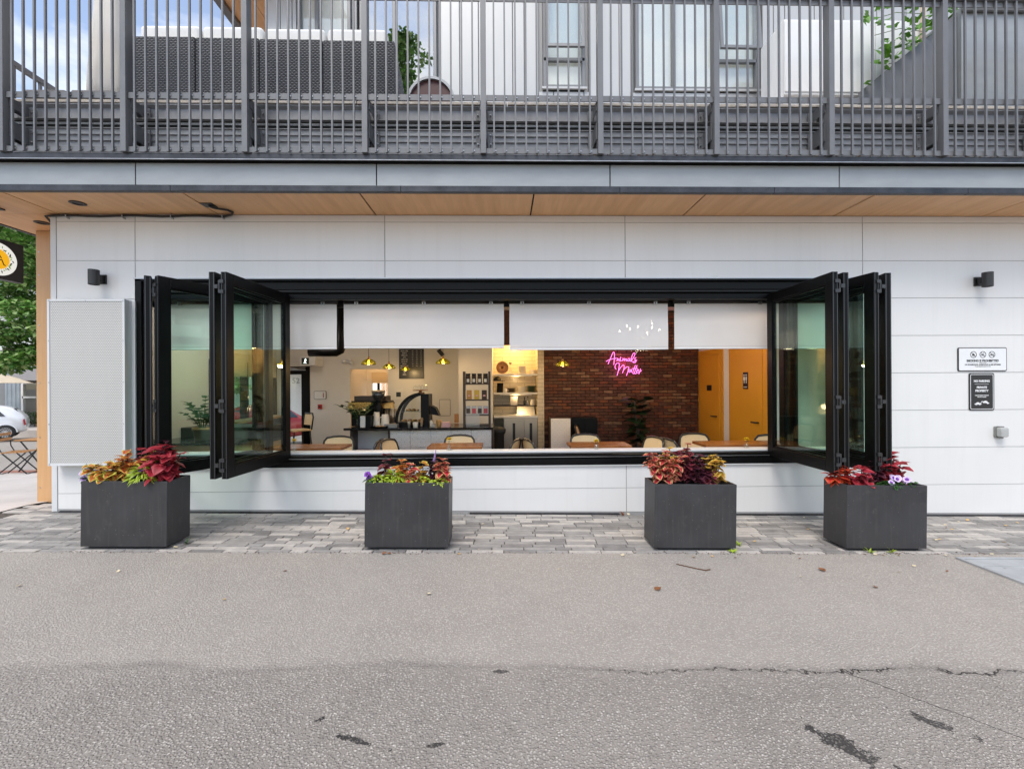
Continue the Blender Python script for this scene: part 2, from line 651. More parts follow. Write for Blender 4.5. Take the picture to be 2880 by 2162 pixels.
def asphalt():
    k = N('asphalt')
    p = k.pos()
    sep = k.n('SeparateXYZ')
    k.l(p, sep.inputs[0])
    big = k.noise(p, .55, 4, .6)
    mid = k.noise(p, 3.0, 5, .65)
    fine = k.noise(p, 190, 2, .6)
    vo = k.n('TexVoronoi', Scale=78.0, Randomness=1.0)
    k.l(p, vo.inputs['Vector'])
    vo2 = k.n('TexVoronoi', Scale=125.0, Randomness=1.0)
    k.l(p, vo2.inputs['Vector'])
    stone = k.ramp(vo.outputs['Distance'], [(.30, 1.0), (.56, 0.0)])
    rnd = k.n('SeparateColor')
    k.l(vo.outputs['Color'], rnd.inputs[0])
    pale = k.ramp(rnd.outputs[0], [(.0, (.20, .183, .168)), (.25, (.36, .332, .305)), (.6, (.48, .445, .412)), (.90, (.57, .535, .495)), (.985, (.70, .668, .63))])
    c = k.mix(k.math('MULTIPLY', stone, .88), (.245, .225, .206), pale)
    c = k.mix(k.ramp(mid, [(.35, 0.0), (.7, .22)]), c, (.48, .445, .412))
    # older, darker and coarser lane nearer the viewer, beyond a joint that wanders
    wig = k.noise(k.pos((1, 1, 1)), .8, 5, .6)
    jy = k.math('ADD', sep.outputs[1], k.math('MULTIPLY_ADD', wig, .40, 2.77))
    far = k.ramp(k.math('MULTIPLY_ADD', jy, 6.0, .5), [(.0, 0.0), (1.0, 1.0)])
    c = k.mix(k.math('MULTIPLY', far, .32), c, (.50, .463, .43))
    # the joint opens to a crack on the right
    wid = k.ramp(k.math('MULTIPLY_ADD', sep.outputs[0], .25, .35), [(.0, .0), (.40, .0), (.60, .003), (1, .006)])
    cn = k.noise(p, 14, 4, .7)
    crk = k.math('LESS_THAN', k.math('ABSOLUTE', k.math('ADD', jy, k.math('MULTIPLY_ADD', cn, .13, -.065))), wid)
    soft = k.ramp(k.math('ABSOLUTE', jy), [(.0, .42), (.045, .0)])
    c = k.mix(k.math('MULTIPLY', soft, k.ramp(mid, [(.35, .2), (.6, 1.0)])), c, (.12, .11, .104))
    crk = k.math('MULTIPLY', crk, k.ramp(k.noise(p, 3.5, 3), [(.34, 0.0), (.42, 1.0)]))
    # one crack running off towards the lower right
    br = k.math('ADD', k.math('ADD', sep.outputs[1], k.math('MULTIPLY', sep.outputs[0], 1.05)), k.math('MULTIPLY_ADD', cn, .05, 1.03))
    br = k.math('ADD', br, k.math('MULTIPLY_ADD', wig, .2, -.12))
    brm = k.math('MULTIPLY', k.math('LESS_THAN', k.math('ABSOLUTE', br), .0045), k.math('MULTIPLY', k.math('LESS_THAN', sep.outputs[1], -2.98), k.math('GREATER_THAN', sep.outputs[0], 1.5)))
    crk = k.math('MAXIMUM', crk, brm)
    c = k.mix(crk, c, (.022, .018, .014))
    # dark tar patches
    def blob(x, y, rx, ry, rot=0.0):
        dx = k.math('ADD', sep.outputs[0], -x)
        dy = k.math('ADD', sep.outputs[1], -y)
        ca, sa = math.cos(rot), math.sin(rot)
        u = k.math('DIVIDE', k.math('ADD', k.math('MULTIPLY', dx, ca), k.math('MULTIPLY', dy, sa)), rx)
        w = k.math('DIVIDE', k.math('ADD', k.math('MULTIPLY', dx, -sa), k.math('MULTIPLY', dy, ca)), ry)
        return k.math('SQRT', k.math('ADD', k.math('MULTIPLY', u, u), k.math('MULTIPLY', w, w)))
    hole = None
    rag = k.noise(p, 13, 7, .72)
    for a in ((1.49, -3.52, .21, .065, -.95), (1.98, -3.36, .19, .035, -.75), (-.62, -3.47, .15, .018, -.35), (-.30, -3.49, .05, .012, .2), (-.86, -3.34, .04, .018, .4), (3.55, -2.72, .25, .06, .1), (.0, -2.99, .07, .02, .1)):
        d = k.math('ADD', blob(*a), k.math('MULTIPLY_ADD', rag, 5.0, -2.5))
        m_ = k.math('LESS_THAN', d, .60)
        hole = m_ if hole is None else k.math('MAXIMUM', hole, m_)
    c = k.mix(k.math('MULTIPLY', hole, k.math('MULTIPLY_ADD', stone, -.30, 1.0)), c, (.035, .032, .030))
    # tyre polished and dusty streaks
    c = k.mix(k.ramp(big, [(.38, .0), (.62, .16)]), c, (.50, .462, .428))
    c = k.mix(1.0, c, (1.0, .962, .915), 'MULTIPLY')
    k.set(Base_Color=c, Roughness=.86)
    h = k.math('ADD', k.math('MULTIPLY', stone, k.math('MULTIPLY_ADD', far, -.45, 1.0)), k.math('MULTIPLY', vo2.outputs['Distance'], .5))
    h = k.math('ADD', h, k.math('MULTIPLY', fine, .5))
    h = k.math('ADD', h, k.math('MULTIPLY', k.math('MAXIMUM', crk, hole), -1.6))
    k.bump(h, .85, .007)


asphalt()


def perforated():
    k = N('perforated_metal')
    p = k.n('SeparateXYZ')
    k.l(k.pos((1, 1, 1)), p.inputs[0])
    s = .0205
    def tri(v, per, off):
        fr = k.math('FRACT', k.math('ADD', k.math('DIVIDE', v, per), off))
        return k.math('MULTIPLY', k.math('SUBTRACT', fr, .5), per)
    def dist(off):
        a = tri(p.outputs[0], s, off)
        b = tri(p.outputs[2], s * 1.732, off)
        return k.math('SQRT', k.math('ADD', k.math('MULTIPLY', a, a), k.math('MULTIPLY', b, b)))
    d = k.math('MINIMUM', dist(0.0), dist(0.5))
    hole = k.math('LESS_THAN', d, .0055)
    tr = k.n('BsdfTransparent')
    mx = k.n('MixShader')
    k.set(Base_Color=(.62, .60, .575), Roughness=.45, Metallic=.1)
    k.l(hole, mx.inputs[0])
    k.l(k.b.outputs[0], mx.inputs[1])
    k.l(tr.outputs[0], mx.inputs[2])
    k.l(mx.outputs[0], k.o.inputs['Surface'])


perforated()


def wicker():
    k = N('wicker')
    p = k.n('SeparateXYZ')
    k.l(k.pos(), p.inputs[0])
    u = k.math('ADD', p.outputs[0], p.outputs[1])
    # strands 9 mm tall, over and under 22 mm stakes
    row = k.math('FLOOR', k.math('DIVIDE', p.outputs[2], .019))
    sh = k.math('MULTIPLY', k.math('MODULO', row, 2.0), .5)
    a = k.math('ABSOLUTE', k.math('SINE', k.math('MULTIPLY', k.math('ADD', k.math('DIVIDE', u, .046), sh), PI)))
    b = k.math('ABSOLUTE', k.math('SINE', k.math('MULTIPLY', k.math('DIVIDE', p.outputs[2], .019), PI)))
    h = k.math('MULTIPLY', a, b)
    k.set(Base_Color=k.ramp(h, [(.05, (.006, .006, .007)), (.5, (.045, .045, .05)), (.95, (.125, .125, .137))]), Roughness=.4)  # crown highlights and crease shade of the weave painted into the colour
    k.bump(h, .9, .01)


wicker()


def cane():
    k = N('cane')
    tcn = k.n('TexCoord')
    p = k.n('SeparateXYZ')
    k.l(tcn.outputs['Object'], p.inputs[0])
    a = k.math('ABSOLUTE', k.math('SINE', k.math('MULTIPLY', p.outputs[0], PI / .014)))
    b = k.math('ABSOLUTE', k.math('SINE', k.math('MULTIPLY', p.outputs[2], PI / .014)))
    h = k.math('MULTIPLY', a, b)
    k.set(Base_Color=k.ramp(h, [(.60, (.84, .62, .34)), (.85, (.34, .22, .10))]), Roughness=.5)


cane()


def tin():
    k = N('pressed_tin')
    v = k.pos((1, 1, 1))
    sp = k.n('SeparateXYZ')
    k.l(v, sp.inputs[0])
    u_ = k.math('MULTIPLY', sp.outputs[0], 2 * PI / .085)
    w_ = k.math('MULTIPLY', sp.outputs[2], 2 * PI / .085)
    a_ = k.math('MULTIPLY', k.math('SINE', u_), k.math('SINE', w_))
    b_ = k.math('COSINE', k.math('MULTIPLY', k.math('ADD', k.math('COSINE', u_), k.math('COSINE', w_)), 4.5))
    h = k.math('MULTIPLY', k.math('ADD', k.math('ABSOLUTE', a_), b_), .5)
    h = k.math('ADD', h, k.math('MULTIPLY', k.noise(v, 60, 3, .6), .8))
    k.set(Base_Color=k.ramp(h, [(.0, (.58, .52, .46)), (.5, (.82, .76, .69)), (1.0, (.86, .81, .75))]), Roughness=.5, Metallic=.0)
    k.bump(h, .6, .006)


tin()
for i, c in enumerate([(0.1435, 0.044, 0.0211), (0.1153, 0.0376, 0.0192), (0.0961, 0.0376, 0.0211), (0.1847, 0.0882, 0.0433), (0.0823, 0.0319, 0.0185), (0.1654, 0.0526, 0.0211), (0.1122, 0.0505, 0.0296), (0.2064, 0.1132, 0.0634)]):
    M('brick_%d' % i, c, .85, 0, .3, 18, .5, 50, dirt=.35)
M('mortar', (.028, .017, .012), .95, 0, .2, 20)
# variegated coleus: (inside, margin)
for n_, a, b in (('crimson', (.34, .020, .034), (.44, .055, .07)), ('citrus', (.52, .15, .03), (.60, .56, .09)), ('flame', (.52, .085, .03), (.72, .50, .10)), ('amber', (.52, .24, .035), (.60, .44, .07)), ('plum', (.055, .010, .022), (.13, .03, .05)), ('maroon', (.16, .014, .030), (.24, .06, .07)), ('scarlet', (.52, .035, .022), (.56, .10, .03)), ('rose', (.55, .030, .055), (.68, .42, .20))):
    M('leaf_in_' + n_, a, .48, 0, .30, 30, .15, 90, sub=.08)
    M('leaf_rim_' + n_, b, .48, 0, .25, 30, sub=.08)
M('petunia_violet', (.20, .035, .38), .6, 0, .3, 40)
M('petunia_pale', (.62, .48, .70), .6, 0, .2, 40)
M('petunia_throat', (.055, .008, .08), .6)
M('salvia', (.34, .22, .46), .6, 0, .25, 60)

k = N('alcove_tile')
br_ = k.n('TexBrick', Scale=1.0)
br_.inputs['Color1'].default_value = (.62, .50, .32, 1)
br_.inputs['Color2'].default_value = (.60, .48, .30, 1)
br_.inputs['Mortar'].default_value = (.44, .35, .22, 1)
br_.inputs['Mortar Size'].default_value = .006
br_.inputs['Brick Width'].default_value = .30
br_.inputs['Row Height'].default_value = .075
sp = k.n('SeparateXYZ')
k.l(k.pos(), sp.inputs[0])
cmb = k.n('CombineXYZ')
k.l(sp.outputs[0], cmb.inputs[0])
k.l(sp.outputs[2], cmb.inputs[1])
k.l(cmb.outputs[0], br_.inputs['Vector'])
k.set(Base_Color=br_.outputs['Color'], Roughness=.25)
emit('nook_day', (1.0, .93, .8), .9)

# ================================================================== GROUND
b = B()
b.poly([(-600, -600, -1.6), (600, -600, -1.6), (600, 600, -1.6), (-600, 600, -1.6)])
tag(b.build('ground', 'concrete'), 'wide pale ground reaching to the horizon', None, kind='structure')

PE = -1.262                       # where the pavers meet the asphalt
b = B()
xs = [-60, -30, -15, -9, -6.2] + [-6.2 + i * .76 for i in range(1, 21)] + [16, 30, 60]
for i in range(len(xs) - 1):
    x0, x1 = xs[i], xs[i + 1]
    b.poly([(x0, -40, zg(x0)), (x1, -40, zg(x1)), (x1, PE, zg(x1)), (x0, PE, zg(x0))])
tag(b.build('alley_road', 'asphalt'), 'worn grey asphalt alley with cracks', None, kind='structure')


def zl(y):
    """the side street on the left drops away behind the corner"""
    if y < .3:
        return 0.096
    if y < 5:
        return .096 - .0895 * (y - .3)
    if y < 15:
        return -.325 - .0435 * (y - 5)
    return -.76


def strip(name, mat, x0, x1, y0, y1, lift=0.0, label=None):
    b = B()
    ys = sorted({y0, y1, *[y for y in (.3, 5, 15) if y0 < y < y1]})
    for i in range(len(ys) - 1):
        b.poly([(x0, ys[i], zl(ys[i]) + lift), (x1, ys[i], zl(ys[i]) + lift), (x1, ys[i + 1], zl(ys[i + 1]) + lift), (x0, ys[i + 1], zl(ys[i + 1]) + lift)])
    return tag(b.build(name, mat), label, None, kind='structure')


strip('sidewalk', 'concrete', -60, -5.885, PE, 4.5, -.002, 'pale concrete pavement beside the corner')
strip('brick_verge', 'brick_strip', -60, -3.0, 4.5, 5.1, .0, 'red brick strip along the pavement edge')
strip('street', 'asphalt', -60, 40, 5.1, 16.6, -.06, 'grey side street behind the corner')
b = B().box(-60, 40, 16.6, 60, -1.2, -.47)
tag(b.build('far_sidewalk', 'concrete', bevel=.02), 'raised pavement on the far side of the street', None, kind='structure')
b = B().box(-5.885, -3.0, .36, 4.5, -.6, -.06)
tag(b.build('sidewalk_inner', 'concrete'), 'pale concrete pavement under the building corner', None, kind='structure')

# ---- pavers: rows run along the facade
pave = B()
for i in range(len(xs) - 1):
    x0, x1 = max(-5.885, xs[i]), min(16, xs[i + 1])
    if x1 > x0:
        pave.poly([(x0, PE, zg(x0) - .012), (x1, PE, zg(x1) - .012), (x1, .36, zg(x1) - .012), (x0, .36, zg(x0) - .012)])
pavement = tag(pave.build('pavement', 'paver_sand'), 'paver strip in mixed greys between wall and asphalt', None, kind='structure')
PL, PW = .302, .0785
SL = math.atan(.0155)


def paver_pts(x, y, l, w, dz):
    g = .0022
    return [(x + g, y + g), (x + l - g, y + g), (x + l - g, y + w - g), (x + g, y + w - g)]


pm_ = []
for ln in (PL, PL / 2):
    row = []
    for m in ('paver_light', 'paver_mid', 'paver_dark'):
        bb = B()
        g = .0026
        bb.hexa([(g, g, -.05), (ln - g, g, -.05), (ln - g, PW - g, -.05), (g, PW - g, -.05), (g + .003, g + .003, 0), (ln - g - .003, g + .003, 0), (ln - g - .003, PW - g - .003, 0), (g + .003, PW - g - .003, 0)])
        row.append(bb.mesh('paver', m))
    pm_.append(row)
rest = B()
n_p = 0
rows = int((0 - PE) / PW)
for r in range(rows + 5):
    y = PE + r * PW
    x = -5.88 - (.0 if r % 2 else PL / 2) + RN.uniform(-.05, .05)
    xe = 8.6 if y < -.02 else -5.31
    while x < xe:
        ln, li = PL, 0
        if RN.random() < .16:
            ln, li = PL / 2, 1
        if x < -5.883:
            x += ln if x + ln > -5.80 else ln
            continue
        u = RN.random()
        mi = 0 if u < .30 else (1 if u < .70 else 2)
        dz = RN.uniform(-.0015, .0018)
        near = r < 9 and -4.75 < x < 5.0
        if near and n_p < 300:
            n_p += 1
            o = inst('paver', pm_[li][mi], pavement, (x, y, zg(x) + dz), (RN.uniform(-.004, .004), SL, 0))
        else:
            z = zg(x) + dz
            z2 = zg(x + ln) + dz
            g = .0026
            c = .003
            n0 = len(rest.v)
            rest.hexa([(x + g, y + g, z - .02), (x + ln - g, y + g, z2 - .02), (x + ln - g, y + PW - g, z2 - .02), (x + g, y + PW - g, z - .02), (x + g + c, y + g + c, z), (x + ln - g - c, y + g + c, z2), (x + ln - g - c, y + PW - g - c, z2), (x + g + c, y + PW - g - c, z)], mi)
        x += ln
o = rest.build('paver_field', ['paver_light', 'paver_mid', 'paver_dark'], pavement)
o['kind'] = 'stuff'

# ---- steel lid in the asphalt, lower right
lid = thing('utility_hatch', 'pale steel utility hatch set in the asphalt by the right edge', 'hatch', (4.6, -1.6, zg(4.6)))
p0, p1 = at(2700, 1586, -1.35), at(2880, 1657, -1.72)
hx0, hx1, hy0, hy1 = 4.13, 5.75, -2.10, -1.375
z_ = lambda x: zg(x)
bb = B()
w = .035
for (a, b_, c_, d_) in ((hx0, hx1, hy0, hy0 + w), (hx0, hx1, hy1 - w, hy1), (hx0, hx0 + w, hy0 + w, hy1 - w), (hx1 - w, hx1, hy0 + w, hy1 - w)):
    bb.hexa([(a, c_, z_(a) - .03), (b_, c_, z_(b_) - .03), (b_, d_, z_(b_) - .03), (a, d_, z_(a) - .03), (a, c_, z_(a) + .018), (b_, c_, z_(b_) + .018), (b_, d_, z_(b_) + .018), (a, d_, z_(a) + .018)])
bb.build('hatch_frame', 'steel_plate', lid, bevel=.003)
for (a, b_, c_, d_, nm) in ((hx0 + w + .003, hx1 - w - .003, hy1 - .19, hy1 - w - .003, 'hatch_border'), (hx0 + w + .003, hx1 - w - .003, hy0 + w + .003, hy1 - .198, 'hatch_cover')):
    B().hexa([(a, c_, z_(a) - .03), (b_, c_, z_(b_) - .03), (b_, d_, z_(b_) - .03), (a, d_, z_(a) - .03), (a, c_, z_(a) + .012), (b_, c_, z_(b_) + .012), (b_, d_, z_(b_) + .012), (a, d_, z_(a) + .012)]).build(nm, 'steel_plate', lid, bevel=.003)

# ================================================================== BUILDING
bld = thing('cafe_building', 'white panelled cafe building with timber soffit and open folding windows', 'building')
XL, XR = -5.29, 9.0               # facade ends
OX0, OX1, OZ0, OZ1 = -4.315, 4.392, .58, 2.818   # the opening
SOF = 3.575
# facade backing
fac = B()
fac.box(XL + .01, OX0, .005, .20, -.3, SOF)
fac.box(OX1, XR, .005, .20, -.3, SOF)
fac.box(OX0, OX1, .005, .20, -.3, OZ0)
fac.box(OX0, OX1, .005, .20, OZ1, SOF)
facade = fac.build('facade_wall', 'panel_joint', bld)
zrow = [.299, .755, 1.21, 1.665, 2.12, 2.578, 3.03, 3.49, SOF - .004]
vs_ = [XL + .068, -4.315, -1.392, 1.486, 4.392, 7.3, XR]


def bevel_panel(x0, x1, z0a, z0b, z1):
    g, gh = .0034, .0017
    x0, x1, z0a, z0b, z1 = x0 + g, x1 - g, z0a + gh, z0b + gh, z1 - gh
    c = .002
    bb = B()
    bb.hexa([(x0, .014, z0a), (x1, .014, z0b), (x1, .014, z1), (x0, .014, z1), (x0 + c, 0, z0a + c), (x1 - c, 0, z0b + c), (x1 - c, 0, z1 - c), (x0 + c, 0, z1 - c)])
    bb.build('wall_panel', 'panel_white', facade)


for i in range(len(vs_) - 1):
    x0, x1 = vs_[i], vs_[i + 1]
    zb = [zg(x0) + .035, zg(x1) + .035]
    lo = None
    for j, z1 in enumerate(zrow):
        za, zb_ = (zb[0], zb[1]) if lo is None else (lo, lo)
        inside = OX0 - .01 < x0 and x1 < OX1 + .01
        if not inside:
            bevel_panel(x0, x1, za, zb_, z1)
        else:
            if z1 <= OZ0 + .001:
                bevel_panel(x0, x1, za, zb_, z1)
            elif za < OZ0 < z1:
                bevel_panel(x0, x1, za, zb_, OZ0)
            elif za < OZ1 < z1:
                bevel_panel(x0, x1, OZ1, OZ1, z1)
            elif za >= OZ1:
                bevel_panel(x0, x1, za, zb_, z1)
        lo = z1
B().box(XL, XL + .064, -.004, .06, zg(XL) + .01, SOF - .006).build('corner_trim', 'trim_white', facade, bevel=.003)
bb = B()
for x0, x1 in ((XL + .02, 2.0), (2.0, XR)):
    bb.hexa([(x0, .008, zg(x0) - .02), (x1, .008, zg(x1) - .02), (x1, .05, zg(x1) - .02), (x0, .05, zg(x0) - .02), (x0, .008, zg(x0) + .034), (x1, .008, zg(x1) + .034), (x1, .05, zg(x1) + .034), (x0, .05, zg(x0) + .034)])
bb.build('base_flashing', 'black_metal', facade)
bb = B()
for x0, x1 in ((-5.2, -4.0), (-3.9, -1.3), (-.4, 1.4), (2.2, 8)):
    bb.hexa([(x0, -.02, zg(x0) + .001), (x1, -.02, zg(x1) + .001), (x1, .007, zg(x1) + .001), (x0, .007, zg(x0) + .001), (x0, -.018, zg(x0) + .012), (x1, -.018, zg(x1) + .012), (x1, .007, zg(x1) + .02), (x0, .007, zg(x0) + .02)])
bb.build('base_membrane', 'flashing_dark', facade)
# side wall, timber pier
B().box(XL + .004, XL + .24, .02, 2.16, -1.2, SOF).build('side_wall', 'panel_white', bld)
pier = part(bld, 'timber_pier')
B().box(-6.03, -5.30, .57, .70, .055, SOF - .003).build('pier_board', 'pier_wood', pier, bevel=.003)
B().box(-6.06, -5.30, .55, .75, -.05, .05).build('pier_base', 'black_metal', pier)
for z in (.25, .9, 1.6, 2.35, 3.0, 3.3):
    B().tube([(-5.99, .566, z), (-5.99, .57, z)], .008, 8).build('screw_head', 'hardware', pier)

# ---- soffit
sof = part(bld, 'soffit')
SY0, SY1 = -.645, 0.0
B().box(-6.14, XR, SY0 + .01, 2.9, SOF + .012, SOF + .05).build('soffit_backing', 'joint_black', sof)
sx = [-6.20, -5.185] + [-3.342 + i * 1.8445 for i in range(0, 8)]
for i in range(len(sx) - 1):
    x0, x1 = sx[i] + .009, sx[i + 1] - .009
    B().box(x0 + (.0 if i else 0), x1, SY0, SY1 + (.0 if x0 > XL else 0) + .16 * (x0 > XL), SOF, SOF + .012).build('soffit_panel', 'soffit_wood', sof)
for y0, y1 in ((.006, .86), (.872, 1.75), (1.762, 2.9)):
    B().box(-6.194, -5.30, y0, y1, SOF, SOF + .012).build('soffit_panel', 'soffit_wood', sof)
bb = B()
for i in range(len(sx) - 1):
    for k in range(4):
        for y in (SY0 + .05, SY0 + .33, -.03):
            x = sx[i] + .06 + k * (1.72 / 3)
            if x < XR:
                bb.box(x - .004, x + .004, y - .004, y + .004, SOF - .002, SOF)
o = bb.build('soffit_screw', 'hardware', sof)
o['kind'] = 'stuff'
# ---- fascia
fas = part(bld, 'fascia')
FY = -.668
fx = [-6.22] + [ax(384, FY) - 2.48 * 0, ax(1062, FY), ax(1719, FY), ax(2364, FY), ax(2364, FY) + 2.43, 9.6]
for i in range(len(fx) - 1):
    B().box(fx[i] + .006, fx[i + 1] - .006, FY, FY + .03, 3.632, 3.858).build('fascia_panel', 'fascia_grey', fas, bevel=.002)
B().box(-6.2, 9.6, FY + .012, FY + .34, 3.60, 3.95).build('fascia_backing', 'joint_black', fas)
# left return of the overhang, running back along the side street
B().box(-6.235, -6.205, FY + .0, 2.9, 3.632, 3.90).build('fascia_return', 'fascia_grey', fas)
B().box(-6.245, -6.2, FY - .006, 2.9, 3.565, 3.63).build('return_drip', 'flashing_dark', fas)
dx_ = [-6.26, -3.42, -1.05, 1.25, 2.9, 5.0, 9.6]
for i in range(len(dx_) - 1):
    B().box(dx_[i] + .002, dx_[i + 1] - .002, FY - .010, FY + .045, 3.566, 3.630).build('drip_edge', 'flashing_dark', fas, bevel=.003)
fl = B()
fl.box(-6.3, 9.6, -.735, -.55, 3.905, 3.925)
fl.box(-6.3, 9.6, -.742, -.728, 3.868, 3.922)
fl.build('cap_flashing', 'flashing_dark', fas, bevel=.003)
B().box(-6.3, 9.6, -.747, -.729, 3.861, 3.8675).build('flashing_lip', 'flashing_light', fas)

# ---- deck edge bands behind the railing
dk = part(bld, 'deck_edge')
DY = -.53
B().box(-6.3, 9.6, DY + .06, 3.0, 3.95, 4.50).build('deck_slab', 'band_grey', dk)
B().box(-6.3, 9.6, DY + .05, DY + .4, 4.36, 4.385).build('deck_channel', 'flashing_light', dk)
ch = B()
ch.prism([(DY + .05, 4.395), (DY + .0, 4.395), (DY + .0, 4.405), (DY + .035, 4.42), (DY + .035, 4.52), (DY + .0, 4.545), (DY + .0, 4.555), (DY + .06, 4.555)], -6.3, 9.6, 'x')
ch.build('edge_channel', 'band_grey', dk)
cr = B()
pf = []
z = 3.93
while z < 4.325:
    pf += [(DY + .03, z), (DY + .03, z + .035), (DY + .012, z + .042), (DY + .012, z + .048), (DY + .03, z + .056)]
    z += .066
cr.prism([(DY + .055, 3.93)] + pf + [(DY + .055, z)], -6.3, 9.6, 'x')
cr.build('ribbed_cladding', 'band_grey', dk)
x = -6.3
while x < 9.5:
    ln = RN.uniform(1.2, 1.7)
    j = RN.uniform(-.006, .006)
    B().box(x + .004, x + ln - .004, DY - .012 + j, DY + .35, 4.5605, 4.592 + j * .3).build('cap_slab', 'cap_stone', dk, bevel=.006)
    x += ln
# black sheet stands in for the shade below the deck
B().box(-6.3, 9.6, DY + .056, DY + .06, 3.93, 4.56).build('void_shade', 'joint_black', dk)

# ---- railing: posts, pickets, rails
rail = thing('metal_railing', 'grey metal balcony railing with square posts and thin pickets', 'railing', (0, -.76, 3.93))
RY = -.775
post_x = [ax(350, RY) + 1.211 * (k - 1) for k in range(-2, 12)]
pst = B().box(-.027, .027, 0, .095, 0, 1.69).mesh('post', 'rail_grey')
pk = B().box(-.0082, .0082, -.0, .020, 0, 1.64).mesh('picket', 'rail_grey')
bolt = B()
bolt.box(-.004, .004, -.003, .0, -.005, .005)
boltm = bolt.mesh('bolt', 'hardware')
for i, x in enumerate(post_x):
    po = inst('post', pst, rail, (x, RY - .004, 3.925))
    ORG[po.name] = Vector((x, RY - .004, 3.925))
    for sd in (-1, 1):
        xa = x + sd * .0305
        for (z0, z1) in ((4.40, 4.50), (4.10, 4.27)):
            br = B()
            br.box(min(xa, xa + sd * .006), max(xa, xa + sd * .006), RY + .055, DY + .034, z0, z1)
            br.box(min(xa, xa + sd * .055), max(xa, xa + sd * .055), DY - .002, DY + .010, z0 - .004, z1 + .004)
            br.build('bracket', 'rail_grey', po)
    bt = B()
    for sd in (-1, 1):
        for z in (4.45, 4.235, 4.135):
            bt.tube([(x + sd * .068, DY - .014, z), (x + sd * .068, DY, z)], .009, 6)
            bt.tube([(x + sd * .068, DY - .024, z), (x + sd * .068, DY - .014, z)], .005, 6)
    o = bt.build('bolt', 'hardware', po)
    o['kind'] = 'stuff'
    if i + 1 < len(post_x):
        x2 = post_x[i + 1]
        for (z0, z1) in ((4.475, 4.535), (3.932, 3.985), (5.50, 5.555)):
            B().box(x + .031, x2 - .031, RY + .024, RY + .034, z0, z1).build('rail', 'rail_grey', rail)
        bt = B()
        for k in range(1, 11):
            xp = x + (x2 - x) * k / 11
            inst('picket', pk, rail, (xp, RY, 3.928))
            for z in (4.505, 3.958):
                bt.box(xp + .0105, xp + .022, RY + .016, RY + .0239, z - .006, z + .006)
        o = bt.build('clip', 'hardware', rail)
        o['kind'] = 'stuff'
B().box(-6.6, 9.4, RY - .006, RY + .06, 5.556, 5.60).build('top_rail', 'rail_grey', rail, bevel=.004)

# ================================================================== UPPER STOREY
UY = .80
up = part(bld, 'upper_storey')
ux0 = ax(748, UY)
wins = []        # (x0, x1, z0, z1)


def W4(px0, px1, py):
    return ax(px0, UY), ax(px1, UY), az(py, UY)


wl0, wl1, wlz = ax(1015, UY), ax(1232, UY), 4.7
wm0, wm1, wmz = ax(1533, UY), ax(1652, UY), az(243, UY)
wr0, wr1, wrz = ax(1794, UY), ax(2142, UY), az(246, UY)
wz1 = 7.2
uw = B()
for a_, c_ in ((ux0, ax(838, UY) + .01), (ax(1004, UY), wl0 + .01), (wl1 - .01, wm0 + .01), (wm1 - .01, wr0 + .01), (wr1 - .01, 9.5)):
    uw.box(a_, c_, UY + .16, UY + .30, 4.45, 7.3)
uw.build('upper_wall', 'siding_grey', up)
# siding boards between windows: each a pan with a standing seam
def siding(x0, x1, z0, z1):
    x = x0
    while x < x1 - .02:
        w_ = min(RN.choice((.16, .21, .21, .26)), x1 - x)
        bb = B().box(x, x + w_ - .012, UY + .03, UY + .16, z0, z1)
        bb.box(x + w_ - .012, x + w_ - .004, UY + .045, UY + .16, z0, z1)
        bb.build('siding_board', 'siding_grey', up, bevel=.003, seg=1)
        x += w_


wA0, wA1 = ax(895, UY), ax(988, UY)
siding(ux0, ax(838, UY), 4.5, 7.2)
siding(ax(1245, UY), wm0 - .06, 4.5, 7.2)
siding(wm1 + .06, wr0 - .06, 4.5, 7.2)
siding(wr1 + .06, 9.4, 4.5, 7.2)
siding(wm0 - .06, wm1 + .06, 4.5, wmz - .05)
B().box(wr0 - .06, wr1 + .06, UY + .02, UY + .16, 4.5, wrz - .045).build('sill_panel', 'siding_grey', up, bevel=.004)


def window(x0, x1, z0, z1, mull=(), pane='pane_mirror', fr=.045, blind=False):
    w_ = part(bld, 'window')
    if blind:
        B().box(x0 + fr, x1 - fr, UY + .10, UY + .104, z0 + fr, z1 - fr).build('reflection_sheet', 'cushion_white', w_)  # white sheet standing in for bright sky reflected in the panes
    bb = B()
    bb.box(x0, x0 + fr, UY + .02, UY + .13, z0, z1)
    bb.box(x1 - fr, x1, UY + .02, UY + .13, z0, z1)
    bb.box(x0 + fr, x1 - fr, UY + .02, UY + .13, z0, z0 + fr)
    bb.box(x0 + fr, x1 - fr, UY + .02, UY + .13, z1 - fr, z1)
    for m in mull:
        bb.box(m - .022, m + .022, UY + .022, UY + .128, z0 + fr, z1 - fr)
    bb.build('frame', 'window_grey', w_, bevel=.004, seg=1)
    B().box(x0 - .02, x1 + .02, UY - .01, UY + .02, z0 - .03, z0 - .002).build('sill', 'siding_grey', w_)
    ed = [x0 + fr] + [e for m in mull for e in (m - .022, m + .022)] + [x1 - fr]
    for i in range(0, len(ed), 2):
        B().box(ed[i], ed[i + 1], UY + .075, UY + .083, z0 + fr, z1 - fr).build('pane', pane, w_)
    return w_


window(ax(838, UY), ax(1008, UY), 4.55, 7.1, [ax(893, UY), ax(985, UY)], 'pane_coated', blind=True)
window(wl0, wl1, 4.55, 7.1, [ax(1112, UY)])
wm = window(wm0, wm1, wmz, 7.1, (), 'pane_coated', blind=True)
wr = window(wr0, wr1, wrz, 7.1, [ax(1903, UY), ax(2018, UY)], 'pane_coated', blind=True)


